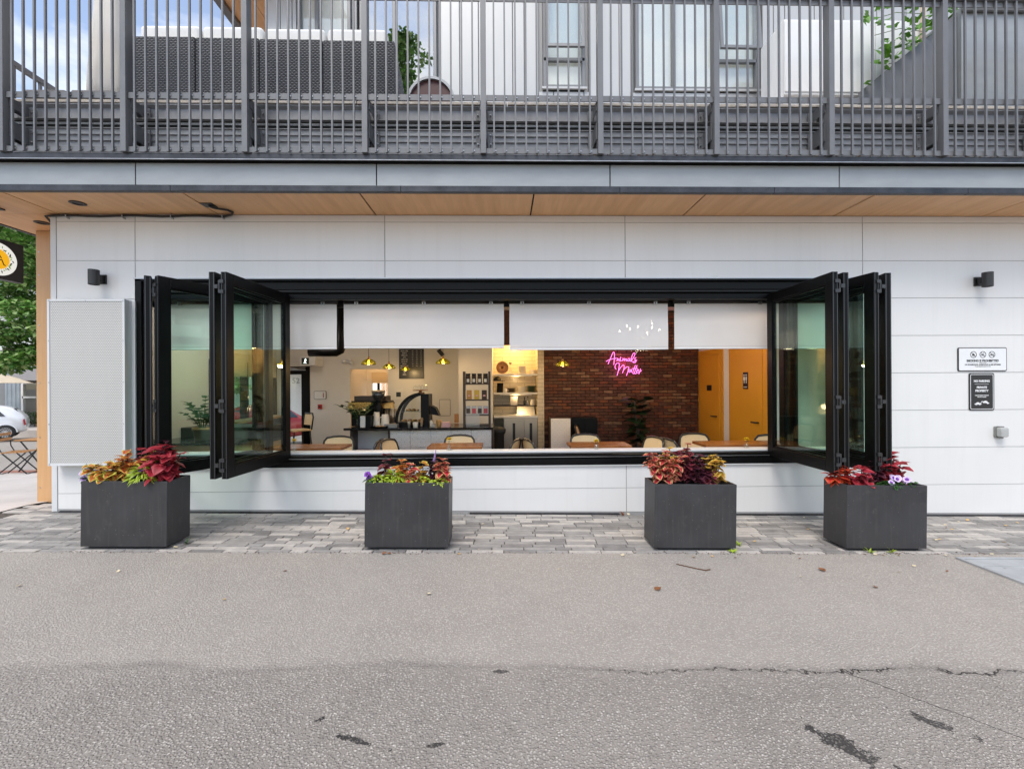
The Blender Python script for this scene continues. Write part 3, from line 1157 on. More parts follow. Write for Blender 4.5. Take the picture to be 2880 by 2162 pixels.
def awning(parent, x0, x1, z0, z1, tilt, px):
    """a sash hinged at the top, pushed outwards"""
    bb = B()
    d = tilt
    def P(x, z, dy):
        t = (z1 - z) / (z1 - z0)
        return (x, UY - .0 - d * t + dy, z)
    f = .04
    for (a, b_, c_, e) in ((x0, x0 + f, z0, z1), (x1 - f, x1, z0, z1), (x0 + f, x1 - f, z0, z0 + f), (x0 + f, x1 - f, z1 - f, z1)):
        bb.hexa([P(a, c_, -.02), P(b_, c_, -.02), P(b_, e, -.02), P(a, e, -.02), P(a, c_, .02), P(b_, c_, .02), P(b_, e, .02), P(a, e, .02)])
    bb.build('sash', 'window_grey', parent)
    bb = B()
    a, b_, c_, e = x0 + f, x1 - f, z0 + f, z1 - f
    bb.hexa([P(a, c_, -.004), P(b_, c_, -.004), P(b_, e, -.004), P(a, e, -.004), P(a, c_, .004), P(b_, c_, .004), P(b_, e, .004), P(a, e, .004)])
    bb.build('sash_pane', 'pane_coated', parent)
    B().box(x0 - .02, x1 + .02, UY + .02, UY + .07, z0 - .10, z0 - .06).build('transom', 'window_grey', parent)


zt = az(152, UY)
awning(wm, wm0 + .03, wm1 - .03, zt + .03, zt + 1.15, .10, 0)
awning(wr, ax(2022, UY), wr1 - .03, zt + .03, zt + 1.15, .10, 0)
# rooms behind the upper glass
B().box(ux0 + .2, 9.4, 3.2, 3.3, 4.45, 7.3).build('upper_room_wall', 'white_plain', up)
B().box(ux0, ux0 + .12, UY + .05, 3.2, 4.45, 7.3).build('upper_side_wall', 'pier_wood', up)
B().box(ux0, 9.5, UY, 3.3, 7.3, 7.4).build('upper_ceiling', 'white_plain', up)
# balcony floor
B().box(-6.3, 9.6, DY + .36, UY + .3, 4.501, 4.53).build('balcony_floor', 'concrete', up)
# eave on the left: timber soffit edged with a dark beam
ev = part(bld, 'roof_eave')
ex = at(675, 85, 1.8)
for k in range(4):
    a = ex.x + .09 + k * .42
    B().box(a, a + .41, .2, 1.85, ex.z, ex.z + .03).build('eave_board', 'soffit_wood', ev)
B().box(ex.x - .03, ex.x + .085, .2, 1.87, ex.z - .05, ex.z + .20).build('eave_beam', 'rail_grey', ev)
B().box(ex.x - .03, ux0 + .5, .2, 3.4, ex.z + .21, ex.z + .32).build('roof', 'rail_grey', ev)

# ================================================================== OPENING FRAME
of = part(bld, 'opening_frame')
ins = .0
bb = B()      # head: stepped black profile
bb.prism([(-.012, OZ1 - .005), (-.012, OZ1 - .03), (.03, OZ1 - .034), (.03, OZ1 - .125), (.012, OZ1 - .135), (.012, OZ1 - .165), (.05, OZ1 - .17), (.05, OZ1 - .235), (.19, OZ1 - .235), (.19, OZ1 - .005)], OX0, OX1, 'x')
bb.build('head_frame', 'frame_black', of, bevel=.004, seg=1)
B().box(OX0 - .01, OX1 + .01, -.016, .01, OZ1 - .004, OZ1 + .008).build('head_flashing', 'hardware', of)
ZS = .745
bb = B()      # sill
bb.prism([(-.02, OZ0 + .002), (-.02, OZ0 + .075), (.0, OZ0 + .085), (-.012, OZ0 + .095), (-.012, OZ0 + .125), (.03, OZ0 + .135), (.012, OZ0 + .138), (.05, ZS - .022), (.19, ZS - .022), (.19, OZ0 + .002)], OX0, OX1, 'x')
bb.build('sill_frame', 'frame_black', of, bevel=.006)
B().box(OX0, OX1, -.026, .012, OZ0 - .008, OZ0 + .0015).build('sill_flashing', 'trim_white', of)
B().box(OX0 + .14, OX1 - .14, .052, .25, ZS - .0215, ZS).build('sill_ledge', 'trim_white', of, bevel=.004)
B().box(OX0 + .13, OX1 - .13, -.019, -.0125, OZ0 + .097, OZ0 + .103).build('sill_highlight', 'hardware', of)  # bright bars added to draw the highlight lines on the black sill
B().box(OX0 + .13, OX1 - .13, .018, .026, OZ0 + .1365, OZ0 + .1415).build('sill_highlight', 'hardware', of)
B().box(OX0 + .13, OX1 - .13, .006, .0115, OZ1 - .150, OZ1 - .146).build('head_track', 'hinge_dark', of)
B().box(OX0, OX1, .30, .33, OZ1 - .29, OZ1).build('gap_shade', 'frame_black', of)  # black strip added behind the blinds so the gap above stays dark
for x0, sd in ((OX0, 1), (OX1, -1)):
    bb = B()
    xa, xb = sorted((x0, x0 + sd * .075))
    bb.box(xa, xb, -.012, .19, OZ0, OZ1 - .006)
    xa, xb = sorted((x0 + sd * .075, x0 + sd * .13))
    bb.box(xa, xb, .05, .19, OZ0, OZ1 - .006)
    bb.build('jamb', 'frame_black', of, bevel=.004, seg=1)

# ---- folding glazed panels, stacked open at both ends
PZ0, PZ1, PT = .672, 2.628, .058


def fold_panel(p_in, p_out, label, hinge_side):
    """p_in: end in the track, p_out: end out over the pavement (plan points)"""
    a, b_ = Vector((*p_in, 0)), Vector((*p_out, 0))
    d = (b_ - a)
    Ln = d.length
    ang = math.atan2(d.y, d.x)
    o = part(bld, 'folding_panel')
    o.location = (a.x, a.y, 0)
    o.rotation_euler = (0, 0, ang)
    o['label'] = label
    st, h = .105, PT / 2
    bb = B()
    for (x0, x1, z0, z1) in ((0, st, PZ0, PZ1), (Ln - st, Ln, PZ0, PZ1)):
        bb.box(x0, x1, -h, h, z0, z1)
    for (x0, x1, z0, z1) in ((st, Ln - st, PZ0, PZ0 + .115), (st, Ln - st, PZ1 - .105, PZ1)):
        bb.box(x0, x1, -h, h, z0, z1)
    for (x0, x1, z0, z1) in ((st, st + .016, PZ0 + .115, PZ1 - .105), (Ln - st - .016, Ln - st, PZ0 + .115, PZ1 - .105), (st + .016, Ln - st - .016, PZ0 + .115, PZ0 + .131), (st + .016, Ln - st - .016, PZ1 - .121, PZ1 - .105)):
        bb.box(x0, x1, -h + .014, h - .014, z0, z1)
    bb.build('frame', 'frame_black', o, bevel=.004, local=True)
    B().box(st + .016, Ln - st - .016, -.009, .009, PZ0 + .131, PZ1 - .121).build('pane', 'pane_green', o, local=True)
    g = B()
    g.box(Ln - .001, Ln + .004, -h + .006, -h + .014, PZ0 + .01, PZ1 - .01)
    g.box(Ln - .001, Ln + .004, h - .014, h - .006, PZ0 + .01, PZ1 - .01)
    g.build('edge_seal', 'hinge_dark', o, local=True)
    if hinge_side:
        for z in (PZ0 + .13, PZ0 + .13 + .56, PZ1 - .14):
            hg = B()
            s_ = hinge_side
            hg.tube([(Ln + .006, s_ * (h + .012), z - .06), (Ln + .006, s_ * (h + .012), z + .06)], .008, 8)
            for dz in (-.048, .048):
                hg.box(Ln + .002, Ln + .016, *sorted((s_ * (h - .035), s_ * (h + .004))), z + dz - .016, z + dz + .016)
            hg.box(Ln + .002, Ln + .016, *sorted((s_ * (h + .02), s_ * (h + .058))), z - .018, z + .018)
            hg.build('hinge', 'hinge_dark', o, local=True)
    return o


LP = -1.10
fold_panel((-4.10, .03), (-3.445, -.95), 'leftmost folding glass panel, seen nearly edge-on', 0)
fold_panel((-2.86, .03), (-3.36, -.95), 'folding glass panel with the potted plant behind it', -1)
fold_panel((-2.76, .03), (-2.735, LP), 'folding panel standing edge-on left of the open sash', 0)
fold_panel((-2.555, .03), (-2.625, LP), 'open folding sash next to the leftmost white blind', -1)
fold_panel((3.255, .03), (ax(2350, LP), LP), 'open folding sash beside the yellow doors', 1)
fold_panel((3.40, .03), (ax(2380, LP + .03), LP + .03), 'folding panel hinged behind the sash by the yellow doors', 0)
fold_panel((3.50, .03), (ax(2466, LP + .02), LP + .02), 'folding panel of the right pair nearest the wall, clear glass', 1)
fold_panel((4.03, .03), (ax(2499, LP + .05), LP + .05), 'rightmost folding panel beside the white cladding', 0)

# ---- roller blinds
def blind(px0, px1, py1, label, y, skew=0.0):
    x0, x1 = ax(px0, y), ax(px1, y)
    z1 = OZ1 - .262
    z0 = az(py1, y)
    t = thing('roller_blind', label, 'blind', ((x0 + x1) / 2, y, z1), group='white roller blinds over the opening')
    bb = B()
    nx, nz_ = 24, 10
    idx = []
    for i in range(nx + 1):
        for j in range(nz_ + 1):
            u, v = i / nx, j / nz_
            x = x0 + (x1 - x0) * u + (.004 * math.sin(v * 3) * (u - .5))
            z = z1 + (z0 + skew * (u - .5) - z1) * v
            yy = y + .006 * math.sin(u * 9 + 2.0) * v + .004 * math.sin(u * 23 + 1.3) * v + .003 * math.sin(v * 7 + u * 31) * v * (1 - v) * 4
            bb.v.append((x, yy, z))
    for i in range(nx):
        for j in range(nz_):
            a = i * (nz_ + 1) + j
            bb.face((a, a + nz_ + 1, a + nz_ + 2, a + 1))
    bb.build('fabric', 'blind_fabric', t, smooth=True, recalc=False)
    bb = B()
    n = 24
    for i in range(n):
        u0, u1 = i / n, (i + 1) / n
    bb.tube([(x0 + (x1 - x0) * u, y + .006 * math.sin(u * 9 + 2.0) + .004 * math.sin(u * 23 + 1.3), z0 + skew * (u - .5)) for u in [i / 16 for i in range(17)]], .0085, 8)
    bb.build('hem_bar', 'shade_fabric', t, smooth=True)
    B().box(x0 + .004, x1 - .004, y - .0125, y - .0115, z0 + .028, z0 + .0295).build('hem_stitch', 'awning_grey', t)
    B().tube([(x0 - .01, y + .035, z1 + .03), (x1 + .01, y + .035, z1 + .03)], .03, 12).build('roller_tube', 'black_metal', t, smooth=True)
    for u in (.08, .5, .92):
        xx = x0 + (x1 - x0) * u
        bb = B()
        bb.box(xx - .022, xx - .008, y - .022, y - .004, z1 - .012, z1 + .02)
        bb.box(xx + .008, xx + .022, y - .022, y - .004, z1 - .012, z1 + .02)
        bb.box(xx - .022, xx + .022, y - .024, y - .004, z1 + .02, z1 + .03)
        bb.build('clip', 'hardware', t)
    return t


k = N('blind_fabric')
pv = k.pos((1, 1, 1))
df = k.n('BsdfDiffuse')
tl = k.n('BsdfTranslucent')
tp = k.n('BsdfTransparent')
nn = k.noise(pv, 1.6, 3)
colr = k.ramp(nn, [(.3, (.75, .75, .755)), (.7, (.81, .81, .815))])
k.l(colr, df.inputs['Color'])
tl.inputs['Color'].default_value = (.75, .72, .68, 1)
m1, m2 = k.n('MixShader'), k.n('MixShader')
m1.inputs[0].default_value = .22
m2.inputs[0].default_value = .025
k.l(df.outputs[0], m1.inputs[1])
k.l(tl.outputs[0], m1.inputs[2])
k.l(m1.outputs[0], m2.inputs[1])
k.l(tp.outputs[0], m2.inputs[2])
k.l(m2.outputs[0], k.o.inputs['Surface'])
blind(470, 948, 979, 'white roller blind at the left end, half behind folding glass', .24, .004)
blind(968, 1418, 977, 'white roller blind above the pendant lamps and menu board', .24, -.004)
blind(1434, 1879, 983, 'white roller blind above the pink neon lettering', .24, 0)
blind(1898, 2375, 982, 'white roller blind at the right end above the yellow doors', .24, -.003)

# ================================================================== THINGS ON THE FACADE
# perforated screen
sx0, sx1 = ax(134, -.13), ax(352, -.13)
sz0, sz1 = az(1309, -.13, 250), az(841, -.13, 250)
sc = thing('perforated_screen', 'off-white perforated metal screen on the left end of the wall', 'screen', (sx0, -.13, sz0))
f = .026
B().box(sx0 + f, sx1 - f, -.128, -.1255, sz0 + f, sz1 - f).build('mesh_sheet', 'perforated_metal', sc)
bb = B()
for (a, b_, c_, d_) in ((sx0, sx0 + f, sz0, sz1), (sx1 - f, sx1, sz0, sz1), (sx0 + f, sx1 - f, sz0, sz0 + f), (sx0 + f, sx1 - f, sz1 - f, sz1)):
    bb.box(a, b_, -.135, -.105, c_, d_)
bb.build('frame', 'screen_paint' if 'screen_paint' in MATS else 'trim_white', sc, bevel=.002)
bb = B()
bb.box(sx0 + .004, sx0 + .008, -.105, -.002, sz0 + .004, sz1 - .004)
bb.box(sx1 - .008, sx1 - .004, -.105, -.002, sz0 + .004, sz1 - .004)
bb.box(sx1 - .004, sx1 + .035, -.03, -.002, sz0 + .004, sz1 - .004)
bb.build('side_return', 'trim_white', sc)
B().box(sx0 + .012, sx1 - .012, -.102, -.098, sz0 + .012, sz1 - .012).build('shade_sheet', 'band_grey', sc)  # grey sheet added to darken the holes in place of cavity shade
bb = B()
for u in (0.02, .5, .98):
    for v in (.01, .25, .5, .75, .99):
        if u == .5 and v not in (.01, .99):
            continue
        x, z = sx0 + (sx1 - sx0) * u, sz0 + (sz1 - sz0) * v
        bb.tube([(x, -.138, z), (x, -.135, z)], .007, 8)
bb.build('screw', 'hardware', sc)


def sconce(px, py, flip, label):
    p = at(px, py, -.01)
    t = thing('wall_sconce', label, 'wall lamp', (p.x, 0, p.z), group='black cylinder wall lamps')
    B().box(-.052, .052, -.016, -.001, -.055, .055).build('back_plate', 'sign_black', t, bevel=.004, local=True)
    B().box(-.03, .03, -.07, -.016, -.04, .04).build('arm', 'sign_black', t, bevel=.004, local=True)
    B().lathe([(.0, .06), (.03, .06), (.04, .084), (.053, .086), (.053, -.084), (.046, -.086), (.042, -.07), (.0, -.07)], (0, -.118, 0), 28).build('shade_body', 'sconce_black', t, smooth=False, local=True)
    B().lathe([(.0, -.0705), (.04, -.0712), (.04, -.074), (0, -.075)], (0, -.118, 0), 20).build('lens', 'outlet_clear', t, local=True)
    return t


M('sconce_black', (.02, .02, .021), .5, 0, .1, 10, .08, 300)
sconce(287, 786, 1, 'black cylinder wall lamp above the perforated screen')
sconce(2751, 792, -1, 'black cylinder wall lamp above the wall signs on the right')

# signs
def rrect(x0, x1, z0, z1, r, n=5):
    P = []
    for cx, cz, a0 in ((x1 - r, z1 - r, 0), (x0 + r, z1 - r, 90), (x0 + r, z0 + r, 180), (x1 - r, z0 + r, 270)):
        for i in range(n + 1):
            a = math.radians(a0 + 90 * i / n)
            P.append((cx + r * math.cos(a), cz + r * math.sin(a)))
    return P


def ring(b, cx, cz, r0, r1, y0, y1, n=28):
    for i in range(n):
        a, c_ = 2 * PI * i / n, 2 * PI * (i + 1) / n
        P = []
        for y in (y1, y0):
            P += [(cx + r0 * math.cos(a), y, cz + r0 * math.sin(a)), (cx + r1 * math.cos(a), y, cz + r1 * math.sin(a)), (cx + r1 * math.cos(c_), y, cz + r1 * math.sin(c_)), (cx + r0 * math.cos(c_), y, cz + r0 * math.sin(c_))]
        b.hexa(P)


def words_on(body, size, mat, x, y, z, parent, bold=0., sx=1., name='lettering', rot=(PI / 2, 0, 0)):
    me = text_mesh(body, size, mat, bold=bold, sx=sx)
    return inst(name, me, parent, (x, y, z), rot)


s0, s1 = at(2692, 1044, 0), at(2829, 977, 0)
sw, sh = s1.x - s0.x, s1.z - s0.z
sm = thing('smoking_sign', 'white no smoking sign with three round icons and black border', 'sign', ((s0.x + s1.x) / 2, 0, s0.z))
cx, cz = (s0.x + s1.x) / 2, (s0.z + s1.z) / 2
B().prism(rrect(s0.x, s1.x, s0.z, s1.z, .02), -.010, -.001).build('sign_border', 'sign_black', sm)
B().prism(rrect(s0.x + .012, s1.x - .010, s0.z + .010, s1.z - .010, .014), -.0125, -.010).build('sign_plate', 'sign_white', sm)
yy = -.0135
for i, dx in enumerate((-.115, .003, .116)):
    ic = B()
    r = .040
    zc = cz + .058
    ring(ic, cx + dx, zc, r - .0055, r, -.0142, -.0126)
    ic.bar((cx + dx - r * .68, -.0138, zc + r * .68), (cx + dx + r * .68, -.0138, zc - r * .68), .006, .0010, (0, 1, 0))
    if i == 0:
        for a in range(7):
            t_ = math.radians(90 + (a - 3) * 34)
            ln = .026 if a == 3 else .021
            d_ = Vector((math.cos(t_), 0, math.sin(t_)))
            q = Vector((-d_.z, 0, d_.x))
            c0 = Vector((cx + dx, -.0134, zc - .008))
            ic.poly([c0, c0 + d_ * ln * .55 + q * .0055, c0 + d_ * ln, c0 + d_ * ln * .55 - q * .0055])
        ic.box(cx + dx - .0015, cx + dx + .0015, -.0134, -.013, zc - .026, zc - .006)
    elif i == 1:
        ic.bar((cx + dx - .026, -.0134, zc - .004), (cx + dx + .02, -.0134, zc - .012), .009, .0006, (0, 1, 0))
        ic.tube([(cx + dx + .006, -.0134, zc), (cx + dx + .012, -.0134, zc + .008), (cx + dx + .006, -.0134, zc + .014), (cx + dx + .014, -.0134, zc + .022)], .002, 5)
    else:
        ic.box(cx + dx - .027, cx + dx + .014, -.0136, -.013, zc - .012, zc - .003)
        ic.box(cx + dx + .017, cx + dx + .026, -.0136, -.013, zc - .012, zc - .003)
        ic.tube([(cx + dx + .02, -.0134, zc + .002), (cx + dx + .014, -.0134, zc + .012), (cx + dx - .004, -.0134, zc + .012)], .002, 5)
    ic.build('icon', 'ink_black', sm)
words_on('SMOKING IS PROHIBITTED', .0365, 'ink_black', cx, yy, cz - .018, sm, .0012, .92)
words_on('WITHIN 6 METRES', .011, 'ink_black', cx, yy, cz - .042, sm)
words_on('OF DOORWAYS, WINDOWS & AIR INTAKES', .0235, 'ink_black', cx, yy, cz - .066, sm, .0006, .96)
words_on('CITY OF VANCOUVER HEALTH BY-LAW', .011, 'ink_black', cx, yy, cz - .088, sm, .0002)
bb = B()
for a, b_ in ((-.19, -.06), (.06, .19)):
    bb.box(cx + a, cx + b_, -.0135, -.013, cz - .0425, cz - .0415)
bb.build('rule_line', 'ink_black', sm)

s0, s1 = at(2724, 1154, 0), at(2794, 1049, 0)
cx = (s0.x + s1.x) / 2
npk = thing('parking_sign', 'black no parking sign with white tow truck drawing', 'sign', (cx, 0, s0.z))
B().prism(rrect(s0.x, s1.x, s0.z, s1.z, .022), -.009, -.001).build('sign_plate', 'sign_black', npk)
bb = B()
def rim_rect(bb, x0, x1, z0, z1, w, y0, y1, r=.016):
    o_, i_ = rrect(x0, x1, z0, z1, r), rrect(x0 + w, x1 - w, z0 + w, z1 - w, r - w * .6)
    n = len(o_)
    for i in range(n):
        j = (i + 1) % n
        bb.hexa([(o_[i][0], y1, o_[i][1]), (o_[j][0], y1, o_[j][1]), (i_[j][0], y1, i_[j][1]), (i_[i][0], y1, i_[i][1]), (o_[i][0], y0, o_[i][1]), (o_[j][0], y0, o_[j][1]), (i_[j][0], y0, i_[j][1]), (i_[i][0], y0, i_[i][1])])
rim_rect(bb, s0.x + .014, s1.x - .012, s0.z + .014, s1.z - .014, .006, -.0105, -.009)
bb.build('white_border', 'sign_white', npk)
zt_ = s1.z
hh = s1.z - s0.z
words_on('NO PARKING', .035, 'sign_white', cx, -.0098, zt_ - hh * .215, npk, .0016, .93)
B().box(cx - .088, cx + .088, -.0100, -.0091, zt_ - hh * .297, zt_ - hh * .290).build('rule_line', 'sign_white', npk)
words_on('PRIVATE', .035, 'sign_white', cx, -.0098, zt_ - hh * .385, npk, .0016, .97)
words_on('PROPERTY', .035, 'sign_white', cx, -.0098, zt_ - hh * .475, npk, .0016, .97)
words_on('UNAUTHORIZED VEHICLES', .0145, 'sign_white', cx, -.0098, zt_ - hh * .598, npk, .0006, .95)
words_on('WILL BE TOWED', .0145, 'sign_white', cx, -.0098, zt_ - hh * .640, npk, .0006)
bb = B()
zz = s0.z + hh * .175
def car_icon(bb, x0, z0, s, tilt):
    ca, sa = math.cos(tilt), math.sin(tilt)
    T = lambda x, z: (x0 + s * (x * ca - z * sa), z0 + s * (x * sa + z * ca))
    body = [(-1, 0), (-1, .3), (-.6, .36), (-.35, .66), (.25, .66), (.5, .36), (1, .28), (1, 0), (.72, 0), (.55, .16), (.38, 0), (-.38, 0), (-.55, .16), (-.72, 0)]
    bb.prism([T(*q) for q in body], -.0102, -.0091)
    for wx in (-.55, .55):
        c_ = T(wx, -.03)
        bb.prism([(c_[0] + s * .15 * math.cos(a * PI / 6), c_[1] + s * .15 * math.sin(a * PI / 6)) for a in range(12)], -.0102, -.0091)
car_icon(bb, cx - .048, zz - .008, .042, 0)
car_icon(bb, cx + .048, zz + .010, .042, -.22)
bb.bar((cx - .02, -.0096, zz + .004), (cx + .004, -.0096, zz + .034), .006, .001, (0, 1, 0))
bb.bar((cx + .004, -.0096, zz + .034), (cx + .016, -.0096, zz + .018), .004, .001, (0, 1, 0))
bb.build('tow_drawing', 'sign_white', npk)

# outlet with bubble cover
p = at(2806, 1214, 0)
ot = thing('outdoor_outlet', 'grey weatherproof outlet box on the white wall', 'outlet', (p.x, 0, p.z))
B().prism(rrect(-.055, .055, -.07, .07, .02), -.02, -.001).build('base_plate', 'outlet_grey', ot, local=True)
B().prism(rrect(-.047, .050, -.058, .058, .02), -.085, -.021).build('bubble_cover', 'outlet_clear', ot, local=True, bevel=.012)
bb = B()
bb.box(-.03, .03, -.05, -.02, .0585, .072)
bb.box(-.03, -.01, -.05, -.02, -.076, -.0585)
bb.box(.0, .02, -.05, -.02, -.076, -.0585)
bb.build('latch', 'outlet_grey', ot, local=True, bevel=.003)

# cable along the top of the wall with clips and a ceiling plate
cb = thing('wall_cable', 'black cable clipped under the timber soffit', 'cable', (-4, -.02, 3.54))
pts = [at(1, 605, -.06).lerp(at(1, 605, -.06), 0)]
pts = [Vector((XL - .13, .42, 3.49)), Vector((XL - .09, .12, 3.50)), Vector((XL - .035, -.02, 3.545))]
for i in range(15):
    u = i / 14
    pts.append(Vector((XL + .02 + u * (ax(648, -.04) - XL - .1), -.022, 3.553 + .006 * math.sin(u * 17) - .004)))
e = at(652, 590, -.05)
pts += [Vector((e.x, -.05, 3.555)), Vector((e.x + .045, -.11, 3.558)), Vector((e.x + .03, -.19, 3.556)), Vector((e.x - .06, -.26, 3.55)), Vector((e.x - .10, -.285, 3.556)), Vector((e.x - .11, -.29, 3.572))]
B().tube(pts, .0125, 8).build('cable', 'cable_black', cb, smooth=True)
for px in (192, 350, 486, 630):
    x = ax(px, -.02)
    bb = B()
    bb.tube([(x, -.0, 3.53), (x, -.042, 3.53), (x, -.044, 3.555), (x, -.03, 3.573)], .006, 6)
    bb.tube([(x, -.002, 3.525), (x, -.014, 3.525)], .012, 8)
    bb.build('clip', 'hardware', cb, smooth=True)
B().box(e.x - .18, e.x - .05, -.35, -.23, 3.567, SOF - .0005).build('junction_plate', 'sign_black', cb)

for (px, py, lab) in ((219, 571, 'round black downlight in the soffit above the wall lamp'), (118, 626, 'round black downlight in the soffit beside the timber pier')):
    d = _fw + _r * ((px - 1440) / FPX) + _u * ((1081 - py) / FPX)
    t_ = (SOF - CAM_H) / d.z
    q = Vector((d.x * t_, -CAM_D + d.y * t_, SOF))
    t = thing('soffit_downlight', lab, 'downlight', tuple(q), group='recessed soffit downlights')
    B().lathe([(.045, -.001), (.075, -.001), (.078, -.006), (.045, -.010), (.045, -.001)], (0, 0, 0), 28).build('trim_ring', 'sign_black', t, local=True, smooth=True)
    B().lathe([(.0, -.0015), (.044, -.0012)], (0, 0, 0), 20).build('lens', 'hinge_dark', t, local=True)

# ---- hanging sign by the corner, seen in perspective
HX = -5.665
hs = thing('hanging_sign', 'black hanging box sign with lit oval emblem at the left edge', 'sign', (HX, -.22, 2.75))
B().box(HX - .09, HX, -.50, .065, 2.775, 3.225).build('sign_box', 'sign_black', hs, bevel=.004)
B().box(HX - .065, HX - .025, -.29, -.19, 3.2255, SOF - .004).build('hanger', 'sign_black', hs)
B().box(HX - .10, HX + .01, -.34, -.14, SOF - .014, SOF - .001).build('mount_plate', 'sign_black', hs)
oy, oz_ = -.218, 2.995
def oval(bb, ry, rz, x, n=48, jag=0.0):
    bb.poly([(x, oy + (ry + (jag if i % 2 else 0)) * math.cos(2 * PI * i / n), oz_ + (rz + (jag if i % 2 else 0)) * math.sin(2 * PI * i / n)) for i in range(n)])
bb = B()
bb.prism([(oy + .205 * math.cos(2 * PI * i / 48), oz_ + .185 * math.sin(2 * PI * i / 48)) for i in range(48)], HX, HX + .004, 'x')
bb.build('emblem_oval', 'sign_glow_white', hs)
bb = B()
bb.prism([(oy + (.118 + (.012 if i % 2 else 0)) * math.cos(2 * PI * i / 64), oz_ + (.107 + (.011 if i % 2 else 0)) * math.sin(2 * PI * i / 64)) for i in range(64)], HX + .004, HX + .006, 'x')
bb.build('emblem_sun', 'sign_glow_yellow', hs)
bb = B()
for i in range(34):
    t_ = 2 * PI * i / 34 + RN.uniform(-.05, .05)
    rr = RN.uniform(.82, .96)
    c0 = Vector((HX + .0062, oy + .168 * rr * math.cos(t_), oz_ + .152 * rr * math.sin(t_)))
    a = t_ + RN.uniform(-1.2, 1.2)
    d_ = Vector((0, math.cos(a), math.sin(a)))
    q = Vector((0, -math.sin(a), math.cos(a)))
    ln = RN.uniform(.016, .026)
    mi = 0 if i % 3 else 1
    bb.poly([c0 - d_ * ln, c0 + q * ln * .38, c0 + d_ * ln, c0 - q * ln * .38], mi)
bb.build('emblem_leaf', ['sign_glow_green', 'ink_black'], hs)
bb = B()
def stroke(bb, pts, w, x):
    for a, c_ in zip(pts[:-1], pts[1:]):
        bb.bar((x, *a), (x, *c_), w, .002, (1, 0, 0))
Lx = HX + .0075
stroke(bb, [(oy - .055, oz_ + .005), (oy - .015, oz_ + .068), (oy + .018, oz_ + .068)], .010, Lx)
stroke(bb, [(oy - .0, oz_ + .068), (oy + .036, oz_ + .012)], .010, Lx)
stroke(bb, [(oy - .075, oz_ - .062), (oy - .045, oz_ + .0), (oy - .0, oz_ - .022), (oy + .038, oz_ - .0), (oy + .062, oz_ - .058), (oy + .08, oz_ - .06)], .010, Lx)
bb.build('emblem_letters', 'ink_black', hs)

# ================================================================== INTERIOR
rm = part(bld, 'dining_room')
BY = 4.5          # back wall of the coffee bar
CZ = 2.95
B().box(-5.05, 4.6, .20, 5.9, -.12, 0.0).build('room_floor', 'interior_floor', rm)
B().box(-5.05, 4.6, .20, 5.9, CZ, CZ + .1).build('room_ceiling', 'interior_white', rm)
LX = -4.9
# left wall with street windows
bb = B()
bb.box(LX - .13, LX, .20, 2.25, 0, CZ)
bb.box(LX - .13, LX, 2.25, BY + .1, 2.0, CZ)
bb.box(LX - .13, LX, 2.25, BY + .1, 0, .45)
bb.build('left_wall', 'interior_white', rm)
sw_ = part(bld, 'street_window')
bb = B()
for y in (2.25, 3.32, 4.42):
    bb.box(LX - .10, LX + .02, y, y + .09, .45, 2.0)
bb.box(LX - .10, LX + .02, 2.34, 4.42, .45, .53)
bb.box(LX - .10, LX + .02, 2.34, 4.42, 1.93, 2.0)
bb.build('frame', 'frame_black', sw_)
for y0, y1 in ((2.34, 3.32), (3.41, 4.42)):
    B().box(LX - .06, LX - .052, y0, y1, .53, 1.93).build('pane', 'pane_clear', sw_)
for y0, y1 in ((2.3, 3.34), (3.37, 4.44)):
    B().box(LX + .03, LX + .034, y0, y1, 1.72, 2.15).build('window_blind', 'tan_canvas', sw_)
# back wall, door opening px 800-871, nook opening px 985-1090
dx0, dx1 = ax(790, BY), ax(872, BY)
nx0, nx1 = ax(985, BY), ax(1090, BY)
cxr = ax(1290, BY)
DH, NH = az(1028, BY), az(1036, BY)
bb = B()
bb.box(LX, dx0, BY, BY + .12, 0, CZ)
bb.box(dx0, dx1, BY, BY + .12, DH, CZ)
bb.box(dx1, nx0, BY, BY + .12, 0, CZ)
bb.box(nx0, nx1, BY, BY + .12, NH, CZ)
bb.box(nx1, cxr + .15, BY, BY + .12, 0, CZ)
bb.build('bar_wall', 'interior_white', rm)
# nook behind
bb = B()
bb.box(nx0 - .12, nx0 - .0, BY + .12, 5.8, 0, CZ)
bb.box(nx0 - .12, nx1 + .6, 5.7, 5.8, 0, CZ)
bb.box(nx1 + .5, nx1 + .6, BY + .12, 5.7, 0, CZ)
bb.build('nook_wall', 'interior_white', rm)
B().box(nx0 + .16, nx0 + .52, 5.66, 5.695, 1.0, 1.62).build('nook_window', 'nook_day', rm)
B().box(nx0 + .27, nx0 + .33, 5.64, 5.66, 1.0, 1.62).build('nook_mullion', 'frame_black', rm)
B().box(nx0 + .14, nx0 + .54, 5.62, 5.65, 1.60, 1.86).build('nook_blind', 'tan_canvas', rm)
B().box(nx1 - .10, nx1 + .35, 5.6, 5.69, .4, 2.6).build('nook_brick', 'brick_0', rm)
bb = B()
pts = [(nx1 - .36 + .09 * math.cos(a), 1.62 + .12 * math.sin(a)) for a in [i * PI / 10 for i in range(11)]]
bb.prism([(nx1 - .27, 1.2)] + pts + [(nx1 - .45, 1.2)], 5.66, 5.69)
bb.build('nook_arch', 'slat_wood', rm)
